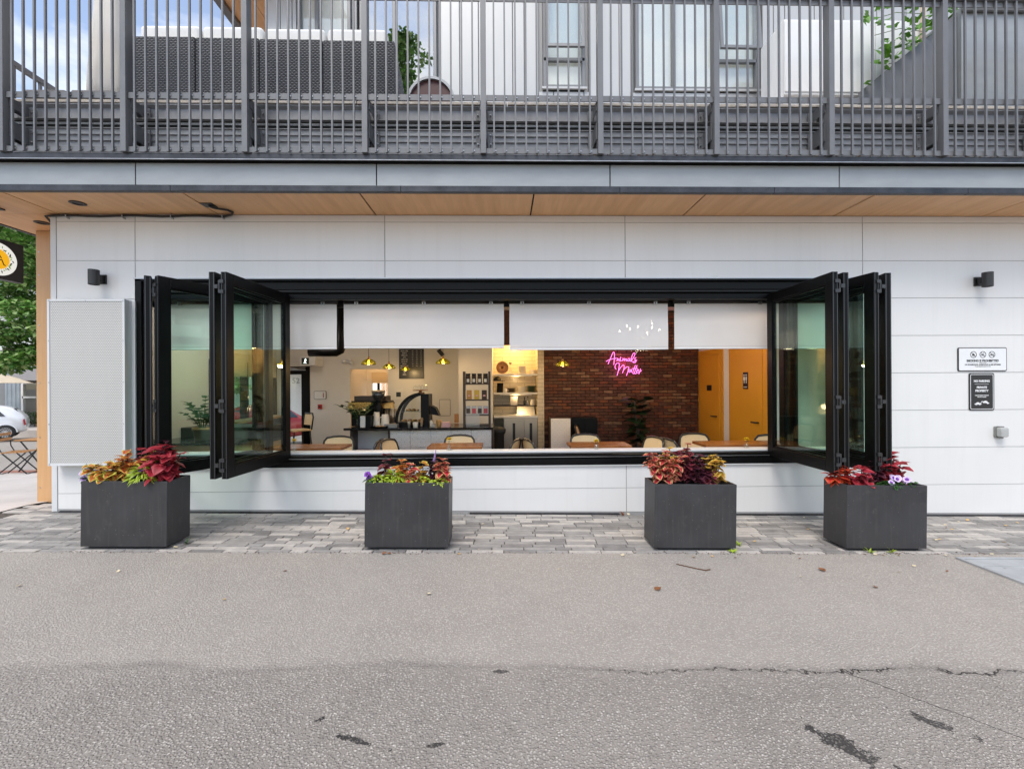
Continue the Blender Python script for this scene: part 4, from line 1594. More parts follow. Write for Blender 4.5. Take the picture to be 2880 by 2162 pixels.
# glazed entrance door
dr = part(bld, 'entrance_door')
bb = B()
bb.box(dx0, dx0 + .07, BY + .02, BY + .1, 0, DH)
bb.box(dx1 - .085, dx1, BY - .01, BY + .1, 0, DH)
bb.box(dx0, dx1, BY + .02, BY + .1, DH - .07, DH)
bb.box(dx1 - .20, dx1 - .10, BY + .03, BY + .08, 0, DH - .08)
bb.box(dx0 + .07, dx1 - .20, BY + .03, BY + .08, DH - .17, DH - .08)
bb.build('frame', 'frame_black', dr)
B().box(dx0 + .07, dx1 - .20, BY + .05, BY + .058, 0, DH - .17).build('pane', 'pane_clear', dr)
me = text_mesh('52', .17, 'outlet_clear', bold=.002)
o = inst('lettering', me, dr, ((dx0 + dx1) / 2 - .02, BY + .065, az(1068, BY)), (PI / 2, 0, 0))
B().tube([(dx0 + .1, BY + .0, DH - .03), (dx1 - .25, BY - .04, DH - .05), (dx1 - .1, BY, DH - .03)], .015, 8).build('closer_arm', 'hardware', dr)
# column wall, kitchen alcove, brick wall, right wall
CY = 3.0
c0, c1 = ax(1290, CY), ax(1384, CY)
KY0, KY1 = 3.15, 3.75
k0, k1 = ax(1391, KY0), ax(1512, KY0)
kr = ax(1530, KY0)
BRY = 3.2
bb = B()
bb.box(c0, c1, CY, CY + .14, 0, CZ)
bb.box(c0, c0 + .1, CY + .14, BY, 0, CZ)
bb.box(c1 - .02, c1 + .005, CY + .14, KY1, 0, CZ)
bb.build('column_wall', 'interior_white', rm)
bb = B()
bb.box(c1 - .02, kr, KY1, KY1 + .1, 0, CZ)
bb.box(k1, kr, KY0, KY1, 0, CZ)
bb.build('alcove_wall', 'alcove_tile', rm)
bx0, bx1 = kr, 3.76
B().box(k0 - .05, kr - .002, KY0 - .02, KY0 + .1, az(970, KY0), CZ).build('brick_header', 'brick_2', rm)
bw = B().box(bx0 + .002, bx1, BRY + .02, BRY + .14, 0, CZ).build('brick_wall', 'mortar', bld)
BH, BLN = .0595, .176
bms = []
for i in range(8):
    bb = B()
    g, c = .0035, .004
    bb.hexa([(g, 0, g), (BLN - g, 0, g), (BLN - g, 0, BH - g), (g, 0, BH - g), (g + c, -.022, g + c), (BLN - g - c, -.022, g + c), (BLN - g - c, -.022, BH - g - c), (g + c, -.022, BH - g - c)])
    bms.append(bb.mesh('brick', 'brick_%d' % i))
cand = []
nrow = int(CZ / BH)
for r in range(nrow):
    x = bx0 + .003 - (BLN / 2 if r % 2 else 0)
    z = r * BH
    while x < bx1:
        cand.append((x, z))
        x += BLN
zlo, zhi = az(1258, BRY), az(985, BRY)
vis = [q for q in cand if zlo - .02 < q[1] < zhi + .02 and q[0] > bx0 and q[0] + BLN < bx1]
RN.shuffle(vis)
vis = set(vis[:300])
rest = B()
WGT = [0, 0, 1, 1, 2, 2, 2, 3, 4, 4, 4, 5, 6, 6, 7]
for (x, z) in cand:
    i = RN.choice(WGT)
    dy = RN.uniform(-.004, .004)
    if (x, z) in vis:
        inst('brick', bms[i], bw, (x, BRY + .021 + dy, z))
    else:
        xa, xb = max(x, bx0) + .0035, min(x + BLN, bx1) - .0035
        if xb - xa < .03:
            continue
        c = .004
        rest.hexa([(xa, BRY + .021, z + .0035), (xb, BRY + .021, z + .0035), (xb, BRY + .021, z + BH - .0035), (xa, BRY + .021, z + BH - .0035), (xa + c, BRY - .001 + dy, z + .0075), (xb - c, BRY - .001 + dy, z + .0075), (xb - c, BRY - .001 + dy, z + BH - .0075), (xa + c, BRY - .001 + dy, z + BH - .0075)], i)
o = rest.build('brick_field', ['brick_%d' % i for i in range(8)], bw)
o['kind'] = 'stuff'
# right wall with two ochre doors
RX = 3.78
bb = B()
bb.box(RX, RX + .12, .85, BRY + .1, 0, CZ)
bb.box(RX, 4.6, .75, .85, 0, CZ)
bb.box(4.50, 4.62, .20, .75, 0, CZ)
bb.build('right_wall', 'interior_white', rm)
for (y0, y1, lab) in ((1.05, 1.93, 'ochre washroom door with a pictogram plate'), (2.35, 3.1, 'ochre door beside the brick wall')):
    d_ = part(bld, 'interior_door')
    d_['label'] = lab
    B().box(RX - .03, RX - .001, y0, y1, 0, 2.06).build('door_leaf', 'yellow_door', d_, bevel=.004)
    bb = B()
    for a, c_ in ((y0 - .10, y0 - .004), (y1 + .004, y1 + .10)):
        bb.box(RX - .02, RX - .001, a, c_, 0, 2.16)
    bb.box(RX - .02, RX - .001, y0 - .004, y1 + .004, 2.064, 2.16)
    bb.build('door_frame', 'yellow_door', d_)
    hb = B()
    hb.tube([(RX - .03, y0 + .09, .97), (RX - .08, y0 + .09, .97), (RX - .085, y0 + .20, .97)], .012, 8)
    hb.build('handle', 'sign_black', d_, smooth=True)
    pl = B().box(RX - .036, RX - .0305, (y0 + y1) / 2 - (.07 if y0 < 2 else .09), (y0 + y1) / 2 + (.07 if y0 < 2 else .09), 1.46 if y0 < 2 else 1.42, 1.72 if y0 < 2 else 1.52).build('plate', 'sign_black', d_)
    if y0 < 2:
        bb = B()
        for s_ in (-1, 1):
            yc = (y0 + y1) / 2 + s_ * .03
            zc = 1.60
            bb.lathe([(.0, .014), (.012, .008), (.012, -.004), (0, -.012)], (RX - .037, yc, zc + .072), 8)
            bb.prism([(yc - .016, zc + .05), (yc + .016, zc + .05), (yc + (.024 if s_ > 0 else .016), zc - .0), (yc + .008, zc - .002), (yc + .008, zc - .05), (yc - .008, zc - .05), (yc - .008, zc - .002), (yc - (.024 if s_ > 0 else .016), zc)], RX - .040, RX - .0365, 'x')
        bb.box(RX - .039, RX - .0365, (y0 + y1) / 2 - .05, (y0 + y1) / 2 + .05, 1.485, 1.495)
        bb.build('pictogram', 'sign_white', d_)

# ------------------------------------------------------------------ kitchen alcove
ks = thing('kitchen_shelving', 'lit cream kitchen shelves in the alcove beside the brick wall', 'shelves', (k0, KY0, 0))
zs1, zs2, zs3 = az(1051, KY0), az(1104, KY0), az(1142, KY0)
for z in (zs1, zs2):
    B().box(k0 - .02, k1 - .002, KY0 + .01, KY1 - .002, z - .035, z).build('shelf', 'cream_ceramic', ks, bevel=.003)
B().box(k0 - .02, k1 - .002, KY0 + .12, KY1 - .002, zs3 - .012, zs3).build('wire_shelf', 'dark_wood', ks)
zc_ = az(1169, KY0)
B().box(k0 - .02, k1 - .002, KY0, KY1 - .002, zc_ - .04, zc_).build('worktop', 'cream_ceramic', ks, bevel=.004)
fr_ = thing('fridge', 'stainless undercounter fridge with two dark door handles', 'fridge', (k0, KY0, 0))
B().box(k0 + .17, k1 - .004, KY0 + .01, KY1 - .02, 0.0, zc_ - .042).build('cabinet', 'stainless', fr_)
xm = (k0 + .17 + k1) / 2 + .06
for a, c_ in ((k0 + .173, xm - .003), (xm + .003, k1 - .006)):
    d_ = B().box(a, c_, KY0 - .012, KY0 + .009, .06, zc_ - .075).build('fridge_door', 'stainless', fr_, bevel=.004)
    xc = (a + c_) / 2 + .0
    B().box(xc - .025, xc + .025, KY0 - .02, KY0 - .0125, .2, zc_ - .14).build('handle', 'black_metal', d_)
B().lathe([(.0, 0), (.11, 0), (.115, .06), (.11, .62), (.14, .66), (.15, .72), (.1, .76), (0, .78)], (k0 + .06, KY0 - .15, 0), 18).build('waste_bin', 'rubber', None, smooth=True)
tag(bpy.data.objects['waste_bin'], 'black bin in front of the fridge', 'bin')
# light strip that makes the alcove glow; the lower lights are added
lt = thing('alcove_light', 'warm strip light hidden at the top of the kitchen alcove', 'light strip', (k0 + .3, KY0 + .25, 2.45))

B().box(k0 + .05, k1 - .05, KY0 + .12, KY0 + .20, 2.43, 2.46).build('housing', 'cabinet_white', lt)
lamp('alcove_lamp', ((k0 + k1) / 2, KY0 + .16, 2.36), 18, (1.0, .66, .28), .08, lt)
for zz_ in (zs1, zs2):  # strips and lights added to brighten the dark middle shelves
    B().box(k0 + .1, k1 - .1, KY0 + .10, KY0 + .13, zz_ - .050, zz_ - .036).build('strip', 'cabinet_white', lt)
    lamp('shelf_fill', ((k0 + k1) / 2, KY0 + .10, zz_ - .075), 2.2, (1.0, .68, .30), .05, lt)
lamp('worktop_fill', ((k0 + k1) / 2 + .1, KY0 + .25, zs3 - .05), 1.8, (1.0, .72, .36), .06, lt)  # light without a fixture, added to brighten the worktop


def plates(name, px, py, w_, h, mat, label, n, Y=KY0 + .2):
    p_ = at(px, py, Y)
    t = thing(name, label, 'dishes', tuple(p_))
    d = h / n
    for i in range(n):
        B().lathe([(w_ * .30, 0), (w_ * .34, .002), (w_ * .5, d * .75), (w_ * .49, d * .9), (w_ * .3, d * .35), (0, d * .3)], (RN.uniform(-.003, .003), 0, i * d), 20).build('plate', mat, t, local=True, smooth=True)
    return t


def up_(px, z, Y):
    return (ax(px, Y), Y, z)


def stack(name, px, zb, w_, h, mat, label, n, Y=KY0 + .2, cat='dishes'):
    t = thing(name, label, cat, up_(px, zb + .001, Y))
    d = h / n
    for i in range(n):
        B().lathe([(w_ * .30, 0), (w_ * .34, .002), (w_ * .5, d * .75), (w_ * .49, d * .95), (w_ * .3, d * .4), (0, d * .35)], (RN.uniform(-.003, .003), 0, i * d), 18).build('plate', mat, t, local=True, smooth=True)
    return t


stack('plate_stack', 1469, zs1, .17, .15, 'cream_ceramic', 'tall stack of cream plates on the top kitchen shelf', 9)
stack('bowl_stack', 1500, zs1, .16, .08, 'cream_ceramic', 'low stack of cream bowls on the top kitchen shelf', 4)
stack('dish_stack', 1437, zs2, .19, .085, 'dark_wood', 'dark round dishes on the middle kitchen shelf', 4)
stack('saucer_stack', 1467, zs2, .18, .11, 'cream_ceramic', 'cream saucers stacked on the middle kitchen shelf', 8)
stack('green_dish_stack', 1495, zs2, .18, .125, 'green_dark_leaf', 'dark green dishes on the middle kitchen shelf', 6)
t = thing('woven_tray', 'round woven tray leaning on the top kitchen shelf', 'tray', up_(1413, zs1 + .001, KY0 + .2))
bb = B()
R_ = .125
for i in range(30):
    a = 2 * PI * i / 30
    bb.bar((0, .02, R_), (R_ * .96 * math.cos(a), .02, R_ + R_ * .96 * math.sin(a)), .008, .008, (0, 1, 0))
bb.build('spoke', 'slat_wood', t, local=True)
bb = B()
for rr in (.035, .06, .085, .105, .122):
    ring(bb, 0, R_, rr - .004, rr, .012, .03, 28)
bb.build('weave_ring', 'slat_wood', t, local=True)
B().prism([(R_ * .93 * math.cos(i * 2 * PI / 24), R_ + R_ * .93 * math.sin(i * 2 * PI / 24)) for i in range(24)], .026, .034).build('tray_back', 'dark_wood', t, local=True)
t = thing('glass_flask', 'small glass flask beside the woven tray', 'flask', up_(1436, zs1 + .001, KY0 + .2))
B().lathe([(.045, 0), (.05, .01), (.018, .10), (.013, .15), (.018, .18)], (0, 0, 0), 14).build('flask_body', 'vase_glass', t, local=True, smooth=True)
B().lathe([(.02, .19), (.03, .21), (.03, .215), (.0, .215)], (0, 0, 0), 10).build('stopper', 'sign_black', t, local=True)
t = thing('payment_tablet', 'dark card tablet on the middle kitchen shelf', 'tablet', up_(1404, zs2 + .001, KY0 + .1))
B().hexa([(-.05, 0, 0), (.07, -.03, 0), (.07, -.01, 0), (-.05, .02, 0), (-.04, .05, .18), (.08, .02, .18), (.08, .04, .18), (-.04, .07, .18)]).build('screen', 'frame_black', t, local=True)
B().tube([(.0, .08, 0), (.0, .08, .12)], .012, 8).build('stand', 'hinge_dark', t, local=True)
t = thing('coffee_mug', 'white mug beside the card tablet', 'mug', up_(1421, zs2 + .001, KY0 + .05))
B().lathe([(.030, 0), (.035, .004), (.036, .07), (.032, .07), (.03, .008), (0, .008)], (0, 0, 0), 16).build('mug_body', 'cream_ceramic', t, local=True, smooth=True)
B().tube([(.034, 0, .055), (.055, 0, .05), (.055, 0, .025), (.034, 0, .015)], .005, 6).build('handle', 'cream_ceramic', t, local=True, smooth=True)
t = thing('baseball_cap', 'black cap with yellow patch on the kitchen shelf', 'cap', up_(1399, zs2 + .22, KY0 + .12))
B().lathe([(.075, 0), (.078, .02), (.065, .06), (.03, .08), (0, .083)], (0, 0, 0), 16).build('crown', 'rubber', t, local=True, smooth=True)
B().prism([(.0, -.06), (.13, -.045), (.15, 0), (.13, .045), (0, .06)], .0, .008, 'z').build('peak', 'rubber', t, local=True)
B().lathe([(.0, 0), (.026, 0), (.02, .008), (0, .01)], (.02, -.075, .04), 10).build('patch', 'mustard_pack', t, local=True)
for i, (px, h, r_, m, lab) in enumerate(((1475, .14, .022, 'rubber', 'dark bottle with black cap on the wire shelf'), (1484, .15, .022, 'vase_glass', 'clear glass bottle on the wire shelf'), (1497, .10, .045, 'cream_ceramic', 'cream tub on the wire shelf'), (1510, .09, .03, 'stainless', 'steel cup of utensils on the wire shelf'))):
    t = thing('bottle' if i < 2 else 'container', lab, 'bottle' if i < 2 else 'container', up_(px, zs3 + .001, KY0 + .25))
    B().lathe([(r_ * .9, 0), (r_, .006), (r_, h * .6), (r_ * (.4 if i < 2 else 1), h * .75), (r_ * (.4 if i < 2 else .95), h)], (0, 0, 0), 14).build('body', m, t, local=True, smooth=True)
    B().lathe([(r_ * (.5 if i < 2 else 1.05), h), (r_ * (.5 if i < 2 else 1.05), h + .02), (0, h + .022)], (0, 0, 0), 12).build('lid', 'sign_black' if i < 2 else m, t, local=True)
t = thing('framed_menu', 'small framed picture leaning above the worktop', 'picture', up_(1445, zs3 + .001, KY0 + .15))
B().box(-.075, .075, 0, .012, 0, .19).build('frame', 'frame_black', t, local=True)
B().box(-.068, .068, -.003, -.0005, .008, .182).build('print', 'awning_grey', t, local=True)
t = thing('sink_tray', 'white tray leaning behind the worktop', 'tray', up_(1475, zc_ + .001, KY0 + .35))
B().hexa([(-.16, -.05, 0), (.2, -.05, 0), (.2, -.03, 0), (-.16, -.03, 0), (-.14, .1, .16), (.19, .1, .16), (.19, .12, .16), (-.14, .12, .16)]).build('panel', 'cream_ceramic', t, local=True)

# ------------------------------------------------------------------ coffee counter
KT = .868
ct = thing('coffee_counter', 'black stone coffee counter with pressed tin front panels', 'counter', (-1.2, 1.85, 0))
CY0, CY1 = 1.86, 2.55
cx0, cx1, cm = ax(966, CY0), ax(1387, CY0), ax(1096, CY0)
B().prism([(cx0, CY0 - .02), (cx0 + .42, CY0 - .10), (cx1, CY0 - .04), (cx1, CY1), (cx0 + .25, CY1 + .2)], KT - .035, KT, 'z').build('worktop', 'black_stone', ct, bevel=.004)
tw = (cx1 - .03 - cm) / 5
for i in range(5):
    for j in range(3):
        z1 = KT - .04 - j * .28
        B().box(cm + i * tw + .002, cm + (i + 1) * tw - .002, CY0, CY0 + .02, max(0.0, z1 - .278), z1 - .002).build('tin_panel', 'pressed_tin', ct, bevel=.005)
B().box(cx1 - .028, cx1, CY0 - .012, CY1, 0, KT - .037).build('end_panel', 'dark_wood', ct)
B().box(cm - .03, cm - .002, CY0 - .005, CY1, 0, KT - .037).build('end_panel', 'dark_wood', ct)
B().box(cx0 + .10, cx0 + .13, CY0, CY1, 0, KT - .037).build('end_panel', 'dark_wood', ct)
B().box(cm, cx1 - .03, CY1 - .05, CY1, 0, KT - .037).build('back_panel', 'dark_wood', ct)
B().box(cx0 + .13, cm - .03, CY0 + .3, CY0 + .32, 0, KT - .037).build('cubby_back', 'interior_white', ct)
B().box(cx0 + .13, cm - .03, CY0, CY0 + .3, .32, .345).build('cubby_shelf', 'dark_wood', ct)
for q_ in range(2):
    mx_ = cx0 + .25 + q_ * .27
    t = thing('magazine_pile', ('left pile of magazines under the black counter', 'right pile of magazines under the black counter')[q_], 'magazines', (mx_, CY0 + .14, .346))
    for i in range(7):
        o = B().box(-.105, .105, -.13, .13, 0, .02).build('magazine', RN.choice(['paper_white', 'pink_paper', 'paper_white', 'green_leaf', 'brown_pack']), t, local=True)
        o.location, o.rotation_euler = (RN.uniform(-.015, .015), 0, i * .022), (0, 0, RN.uniform(-.12, .12))


def on_counter(px, Y):
    return up_(px, KT + .001, Y)


# espresso machine with brass side
em = thing('espresso_machine', 'black espresso machine with brass side panels on the counter', 'coffee machine', on_counter(1048, 2.35))
B().prism([(-.30, .0), (.33, .0), (.33, .10), (.24, .16), (.26, .34), (.33, .36), (.30, .42), (-.30, .42)], -.2, .22).build('body', 'frame_black', em, local=True, bevel=.01)
B().hexa([(-.34, -.215, .28), (.0, -.215, .30), (.0, -.205, .30), (-.34, -.205, .28), (-.34, -.215, .40), (.04, -.215, .40), (.04, -.205, .40), (-.34, -.205, .40)]).build('side_panel', 'copper_gold', em, local=True)
B().box(-.26, .26, -.16, .18, .421, .50).build('cup_rail', 'dark_wood', em, local=True)
B().hexa([(.10, -.26, .30), (.42, -.26, .30), (.42, -.20, .30), (.10, -.20, .30), (.12, -.24, .37), (.40, -.24, .40), (.40, -.20, .40), (.12, -.20, .37)]).build('group_panel', 'copper_gold', em, local=True)
bb = B()
for i in range(6):
    bb.tube([(.28 + i * .035, -.22 - (i % 2) * .04, .29), (.28 + i * .035, -.24 - (i % 2) * .04, .10)], .009, 6)
bb.build('steam_wand', 'stainless', em, local=True, smooth=True)
gr = thing('coffee_grinder', 'tall coffee grinder with round hopper on the counter', 'grinder', on_counter(1064, 2.02))
B().lathe([(.06, 0), (.07, .02), (.06, .22), (.075, .30), (.05, .36), (.05, .40)], (0, 0, 0), 18).build('body', 'frame_black', gr, local=True, smooth=True)
B().lathe([(.045, .40), (.095, .50), (.105, .57), (.10, .572), (.0, .56)], (0, 0, 0), 20).build('hopper', 'car_glass', gr, local=True, smooth=True)
B().lathe([(.107, .57), (.112, .585), (.09, .60), (0, .605)], (0, 0, 0), 20).build('lid', 'stainless', gr, local=True, smooth=True)
for i, (px, Y, h, r_, lab) in enumerate(((1059, 1.93, .25, .055, 'tall white pitcher by the coffee grinder'), (1083, 1.95, .21, .068, 'wide cream jug on the counter by the display case'))):
    t = thing('jug', lab, 'jug', on_counter(px, Y))
    B().lathe([(r_ * .98, 0), (r_ * 1.05, .01), (r_ * .8, h), (r_ * .75, h), (r_ * .95, .02), (0, .015)], (0, 0, 0), 20).build('jug_body', 'cream_ceramic', t, local=True, smooth=True)
    B().tube([(-r_ * .9, 0, h * .8), (-r_ * 1.5, 0, h * .7), (-r_ * 1.5, 0, h * .35), (-r_ * .98, 0, h * .2)], .008, 6).build('handle', 'cream_ceramic', t, local=True, smooth=True)
# display case with quarter round front
dc = thing('pastry_case', 'black pastry display case with curved glass front', 'display case', on_counter(1170, 2.2))
prof = [(-.29 + .40 * (1 - math.cos(a)), .07 + .46 * math.sin(a)) for a in [i * PI / 2 / 12 for i in range(13)]]
bb = B()
for i in range(12):
    (x0, z0), (x1, z1) = prof[i], prof[i + 1]
    for y in (-.18, .18):
        bb.bar((x0, y, z0), (x1, y, z1), .018, .05, (0, 0, 1))
bb.box(-.30, .24, -.19, .19, .0, .07)
bb.box(.11, .24, -.19, .19, .07, .53)
bb.build('case_frame', 'frame_black', dc, local=True)
bb = B()
for i in range(12):
    (x0, z0), (x1, z1) = prof[i], prof[i + 1]
    bb.poly([(x0, -.17, z0), (x1, -.17, z1), (x1, .17, z1), (x0, .17, z0)])
bb.poly([(p_[0], -.171, p_[1]) for p_ in prof] + [(.11, -.171, .07)])
bb.build('glass', 'display_glass', dc, local=True)
B().box(-.22, .105, -.16, .16, .24, .25).build('shelf', 'display_glass', dc, local=True)
bb = B()
for i in range(8):
    bb.lathe([(.03, 0), (.038, .012), (.03, .03), (0, .038)], (-.2 + (i % 4) * .085, -.1 + (i // 4) * .16, .072), 10)
    if i < 5:
        bb.lathe([(.028, 0), (.034, .012), (.02, .03), (0, .034)], (-.12 + (i % 3) * .08, -.1 + (i // 3) * .14, .251), 10)
o = bb.build('pastry', ['copper_gold'], dc, local=True, smooth=True)
B().hexa([(.26, -.12, .2), (.40, -.12, .17), (.40, .1, .17), (.26, .1, .2), (.26, -.12, .34), (.34, -.12, .30), (.34, .1, .30), (.26, .1, .34)]).build('till_screen', 'frame_black', dc, local=True)
cs = thing('cake_stand', 'wooden cake stand with glass jars on top of the display case', 'cake stand', (ax(1182, 2.2), 2.2, KT + .533))
B().lathe([(.05, 0), (.06, .01), (.025, .03), (.025, .05), (.125, .055), (.125, .066), (0, .068)], (0, 0, 0), 24).build('stand', 'table_wood', cs, local=True, smooth=True)
for i, (x, y) in enumerate(((-.075, -.02), (-.02, .03), (.04, -.03), (.085, .02))):
    B().lathe([(.03, 0), (.034, .004), (.034, .05), (.026, .065), (.008, .07), (.01, .08), (0, .082)], (x, y, .069), 12).build('glass_jar', 'vase_glass', cs, local=True, smooth=True)
# small counter things
for i, (px, Y, kind, lab) in enumerate(((1150, 1.95, 'cup', 'stack of steel cups on the counter'), (1168, 1.92, 'pot', 'cream sugar pot on the counter'), (1185, 1.95, 'sticks', 'jar of wooden stirring sticks on the counter'), (1213, 1.95, 'jar', 'glass jar with white lid on the counter'), (1234, 1.95, 'jug', 'amber glass jug on the counter'), (1219, 1.86, 'bottle', 'tiny green bottle on the counter'))):
    nm = {'cup': 'cup_stack', 'pot': 'sugar_pot', 'sticks': 'stirrer_jar', 'jar': 'glass_jar', 'jug': 'glass_jug', 'bottle': 'small_bottle'}[kind]
    t = thing(nm, lab, {'cup': 'cups', 'pot': 'pot', 'sticks': 'jar', 'jar': 'jar', 'jug': 'jug', 'bottle': 'bottle'}[kind], on_counter(px, Y))
    h, r_ = {'cup': (.10, .035), 'pot': (.085, .045), 'sticks': (.07, .03), 'jar': (.10, .03), 'jug': (.11, .042), 'bottle': (.05, .022)}[kind]
    mt = {'cup': 'stainless', 'pot': 'cream_ceramic', 'sticks': 'vase_glass', 'jar': 'cream_ceramic', 'jug': 'cardboard', 'bottle': 'outlet_clear'}[kind]
    B().lathe([(r_ * .8, 0), (r_ * .85, .005), (r_, h * .9), (r_ * .95, h), (r_ * .8, h * .9)], (0, 0, 0), 14).build('body', mt, t, local=True, smooth=True)
    if kind == 'sticks':
        bb = B()
        for j in range(18):
            a, q = RN.uniform(0, 6.28), RN.uniform(.2, 1)
            bb.bar((.012 * math.cos(a), .012 * math.sin(a), .01), (.03 * q * math.cos(a), .03 * q * math.sin(a), .15 + RN.uniform(-.01, .01)), .005, .002)
        bb.build('stick', 'light_wood', t, local=True)
    if kind in ('jar', 'bottle'):
        B().lathe([(r_, h), (r_, h + .015), (0, h + .016)], (0, 0, 0), 12).build('lid', 'stainless', t, local=True)
for i, (px, w_) in enumerate(((1255, .13), )):
    t = thing('tissue_box', 'pink paper boxes stacked on the counter end', 'box', on_counter(px, 1.95))
    for j in range(3):
        B().box(-w_ / 2, w_ / 2, -.06, .06, j * .026, j * .026 + .024).build('box', 'pink_paper', t, local=True, bevel=.004)
t = thing('paper_tray', 'low grey tray of paper napkins on the counter', 'tray', on_counter(1101, 1.9))
B().box(-.10, .10, -.08, .08, 0, .06).build('tray', 'outlet_grey', t, local=True, bevel=.004)
t = thing('cookie_tray', 'black tray of cookies on the counter', 'tray', on_counter(1069, 1.80))
B().lathe([(.11, 0), (.125, .035), (.118, .035), (.105, .008), (0, .008)], (0, 0, 0), 20).build('tray', 'frame_black', t, local=True)
bb = B()
for i in range(9):
    bb.lathe([(.025, 0), (.03, .008), (.02, .016), (0, .017)], (RN.uniform(-.07, .07), RN.uniform(-.07, .07), .01 + i * .002), 10)
bb.build('cookie', 'light_wood', t, local=True, smooth=True)
for i, (px, Y) in enumerate(((1022, 1.83),)):
    t = thing('napkin_holder', 'black napkin dispenser on the left counter end', 'dispenser', on_counter(px, Y))
    B().box(-.075, -.045, -.06, .08, 0, .20).build('side', 'frame_black', t, local=True, bevel=.006)
    B().box(.045, .13, -.06, .08, 0, .20).build('side', 'frame_black', t, local=True, bevel=.006)
    B().box(-.044, .044, -.05, .07, .01, .195).build('napkins', 'paper_white', t, local=True, bevel=.01)


def leaf_pts(L_, W_, fold=.18, droop=.25, n=6, heart=.25):
    """half outlines of a pointed leaf along +x; returns (mid, left, right) point rows"""
    mid, lf, rt_ = [], [], []
    for i in range(n + 1):
        t = i / n
        w = W_ * .5 * (math.sin(PI * min(1, t * .92 + .08)) ** .75) * (1 - .55 * t ** 2.2) * 1.45 if 0 < t < 1 else 0
        x = L_ * t
        z = -droop * L_ * t * t + .12 * L_ * t
        mid.append(Vector((x, 0, z)))
        lf.append(Vector((x - heart * w * (1 - t), w, z + fold * w)))
        rt_.append(Vector((x - heart * w * (1 - t), -w, z + fold * w)))
    return mid, lf, rt_


def leaf_into(b, M4, L_, W_, mi=0, **kw):
    mid, lf, rt_ = leaf_pts(L_, W_, n=kw.pop('n', 4), **kw)
    n0 = len(b.v)
    k = len(mid)
    for row in (mid, lf, rt_):
        b.v += [tuple(M4 @ p_) for p_ in row]
    for i in range(k - 1):
        b.face((n0 + i, n0 + i + 1, n0 + k + i + 1, n0 + k + i), mi)
        b.face((n0 + i + 1, n0 + i, n0 + 2 * k + i, n0 + 2 * k + i + 1), mi)


def place(p_, yaw, pitch, roll=0):
    return Matrix.Translation(Vector(p_)) @ Euler((roll, pitch, yaw), 'XYZ').to_matrix().to_4x4()


# leafy sprigs in a vase on the counter
t = thing('counter_plant', 'dark leafy sprigs in a small vase on the counter tip', 'plant', on_counter(1008, 1.92))
B().lathe([(.028, 0), (.034, .004), (.03, .14), (.027, .14), (.03, .008), (0, .008)], (0, 0, 0), 14).build('vase', 'vase_glass', t, local=True, smooth=True)
bs, bl = B(), B()
for i in range(9):
    a = 2 * PI * i / 9 + .3
    ln = RN.uniform(.3, .44)
    sp_ = RN.uniform(.35, .8)
    pts = [Vector((math.cos(a) * ln * sp_ * u * u, math.sin(a) * ln * sp_ * u * u, .02 + ln * u * (1.0 - .15 * u))) for u in [j / 8 for j in range(9)]]
    bs.tube(pts, .004, 5)
    for j in range(3, 9):
        for s_ in (-1, 1):
            leaf_into(bl, place(pts[j], a + s_ * 1.0, RN.uniform(-.7, .1), RN.uniform(-.5, .5)), .085, .04)
bs.build('stem', 'stem_green', t, local=True)
o = bl.build('foliage', 'green_dark_leaf', t, local=True, smooth=True)
o['kind'] = 'stuff'

# dark wooden rack with jars, coffee bags and packets
rk = thing('coffee_rack', 'dark wooden rack of jars and coffee bags on the counter end', 'rack', on_counter(1341, 2.15))
RW, RH = .21, .90
for s_ in (-1, 1):
    B().box(s_ * RW - .018, s_ * RW + .018, -.04, .12, 0, RH).build('upright', 'dark_wood', rk, local=True)
RZ = [.02, .185, .435, .70]
for z in RZ:
    B().box(-RW + .018, RW - .018, -.06, .12, z - .02, z).build('shelf', 'dark_wood', rk, local=True)
rkp = Vector(on_counter(1341, 2.15))
for i in range(4):
    t = thing('coffee_jar', 'dark jar with pale label on the top rack shelf', 'jar', tuple(rkp + Vector((-.143 + i * .096, .0, RZ[3] + .001))), group='jars on the rack')
    B().lathe([(.036, 0), (.04, .006), (.04, .115), (.034, .13)], (0, 0, 0), 16).build('jar_body', 'dark_wood', t, local=True, smooth=True)
    B().lathe([(.037, .13), (.037, .165), (0, .166)], (0, 0, 0), 14).build('lid', 'rubber', t, local=True)
    B().box(-.022, .022, -.043, -.0405, .02, .075).build('jar_label', 'paper_white', t, local=True)
for i, (m, c_) in enumerate((('cardboard', 'orange brown'), ('mustard_pack', 'mustard yellow'), ('brown_pack', 'dark brown'))):
    t = thing('coffee_bag', c_ + ' coffee bag on the middle rack shelf', 'coffee bag', tuple(rkp + Vector((-.125 + i * .125, -.01, RZ[2] + .001))))
    B().hexa([(-.042, -.03, 0), (.042, -.03, 0), (.042, .03, 0), (-.042, .03, 0), (-.042, -.012, .155), (.042, -.012, .155), (.042, .012, .155), (-.042, .012, .155)]).build('bag', m, t, local=True, bevel=.008)
    B().box(-.02, .02, -.034, -.028, .05, .075).build('bag_label', 'pink_paper', t, local=True)
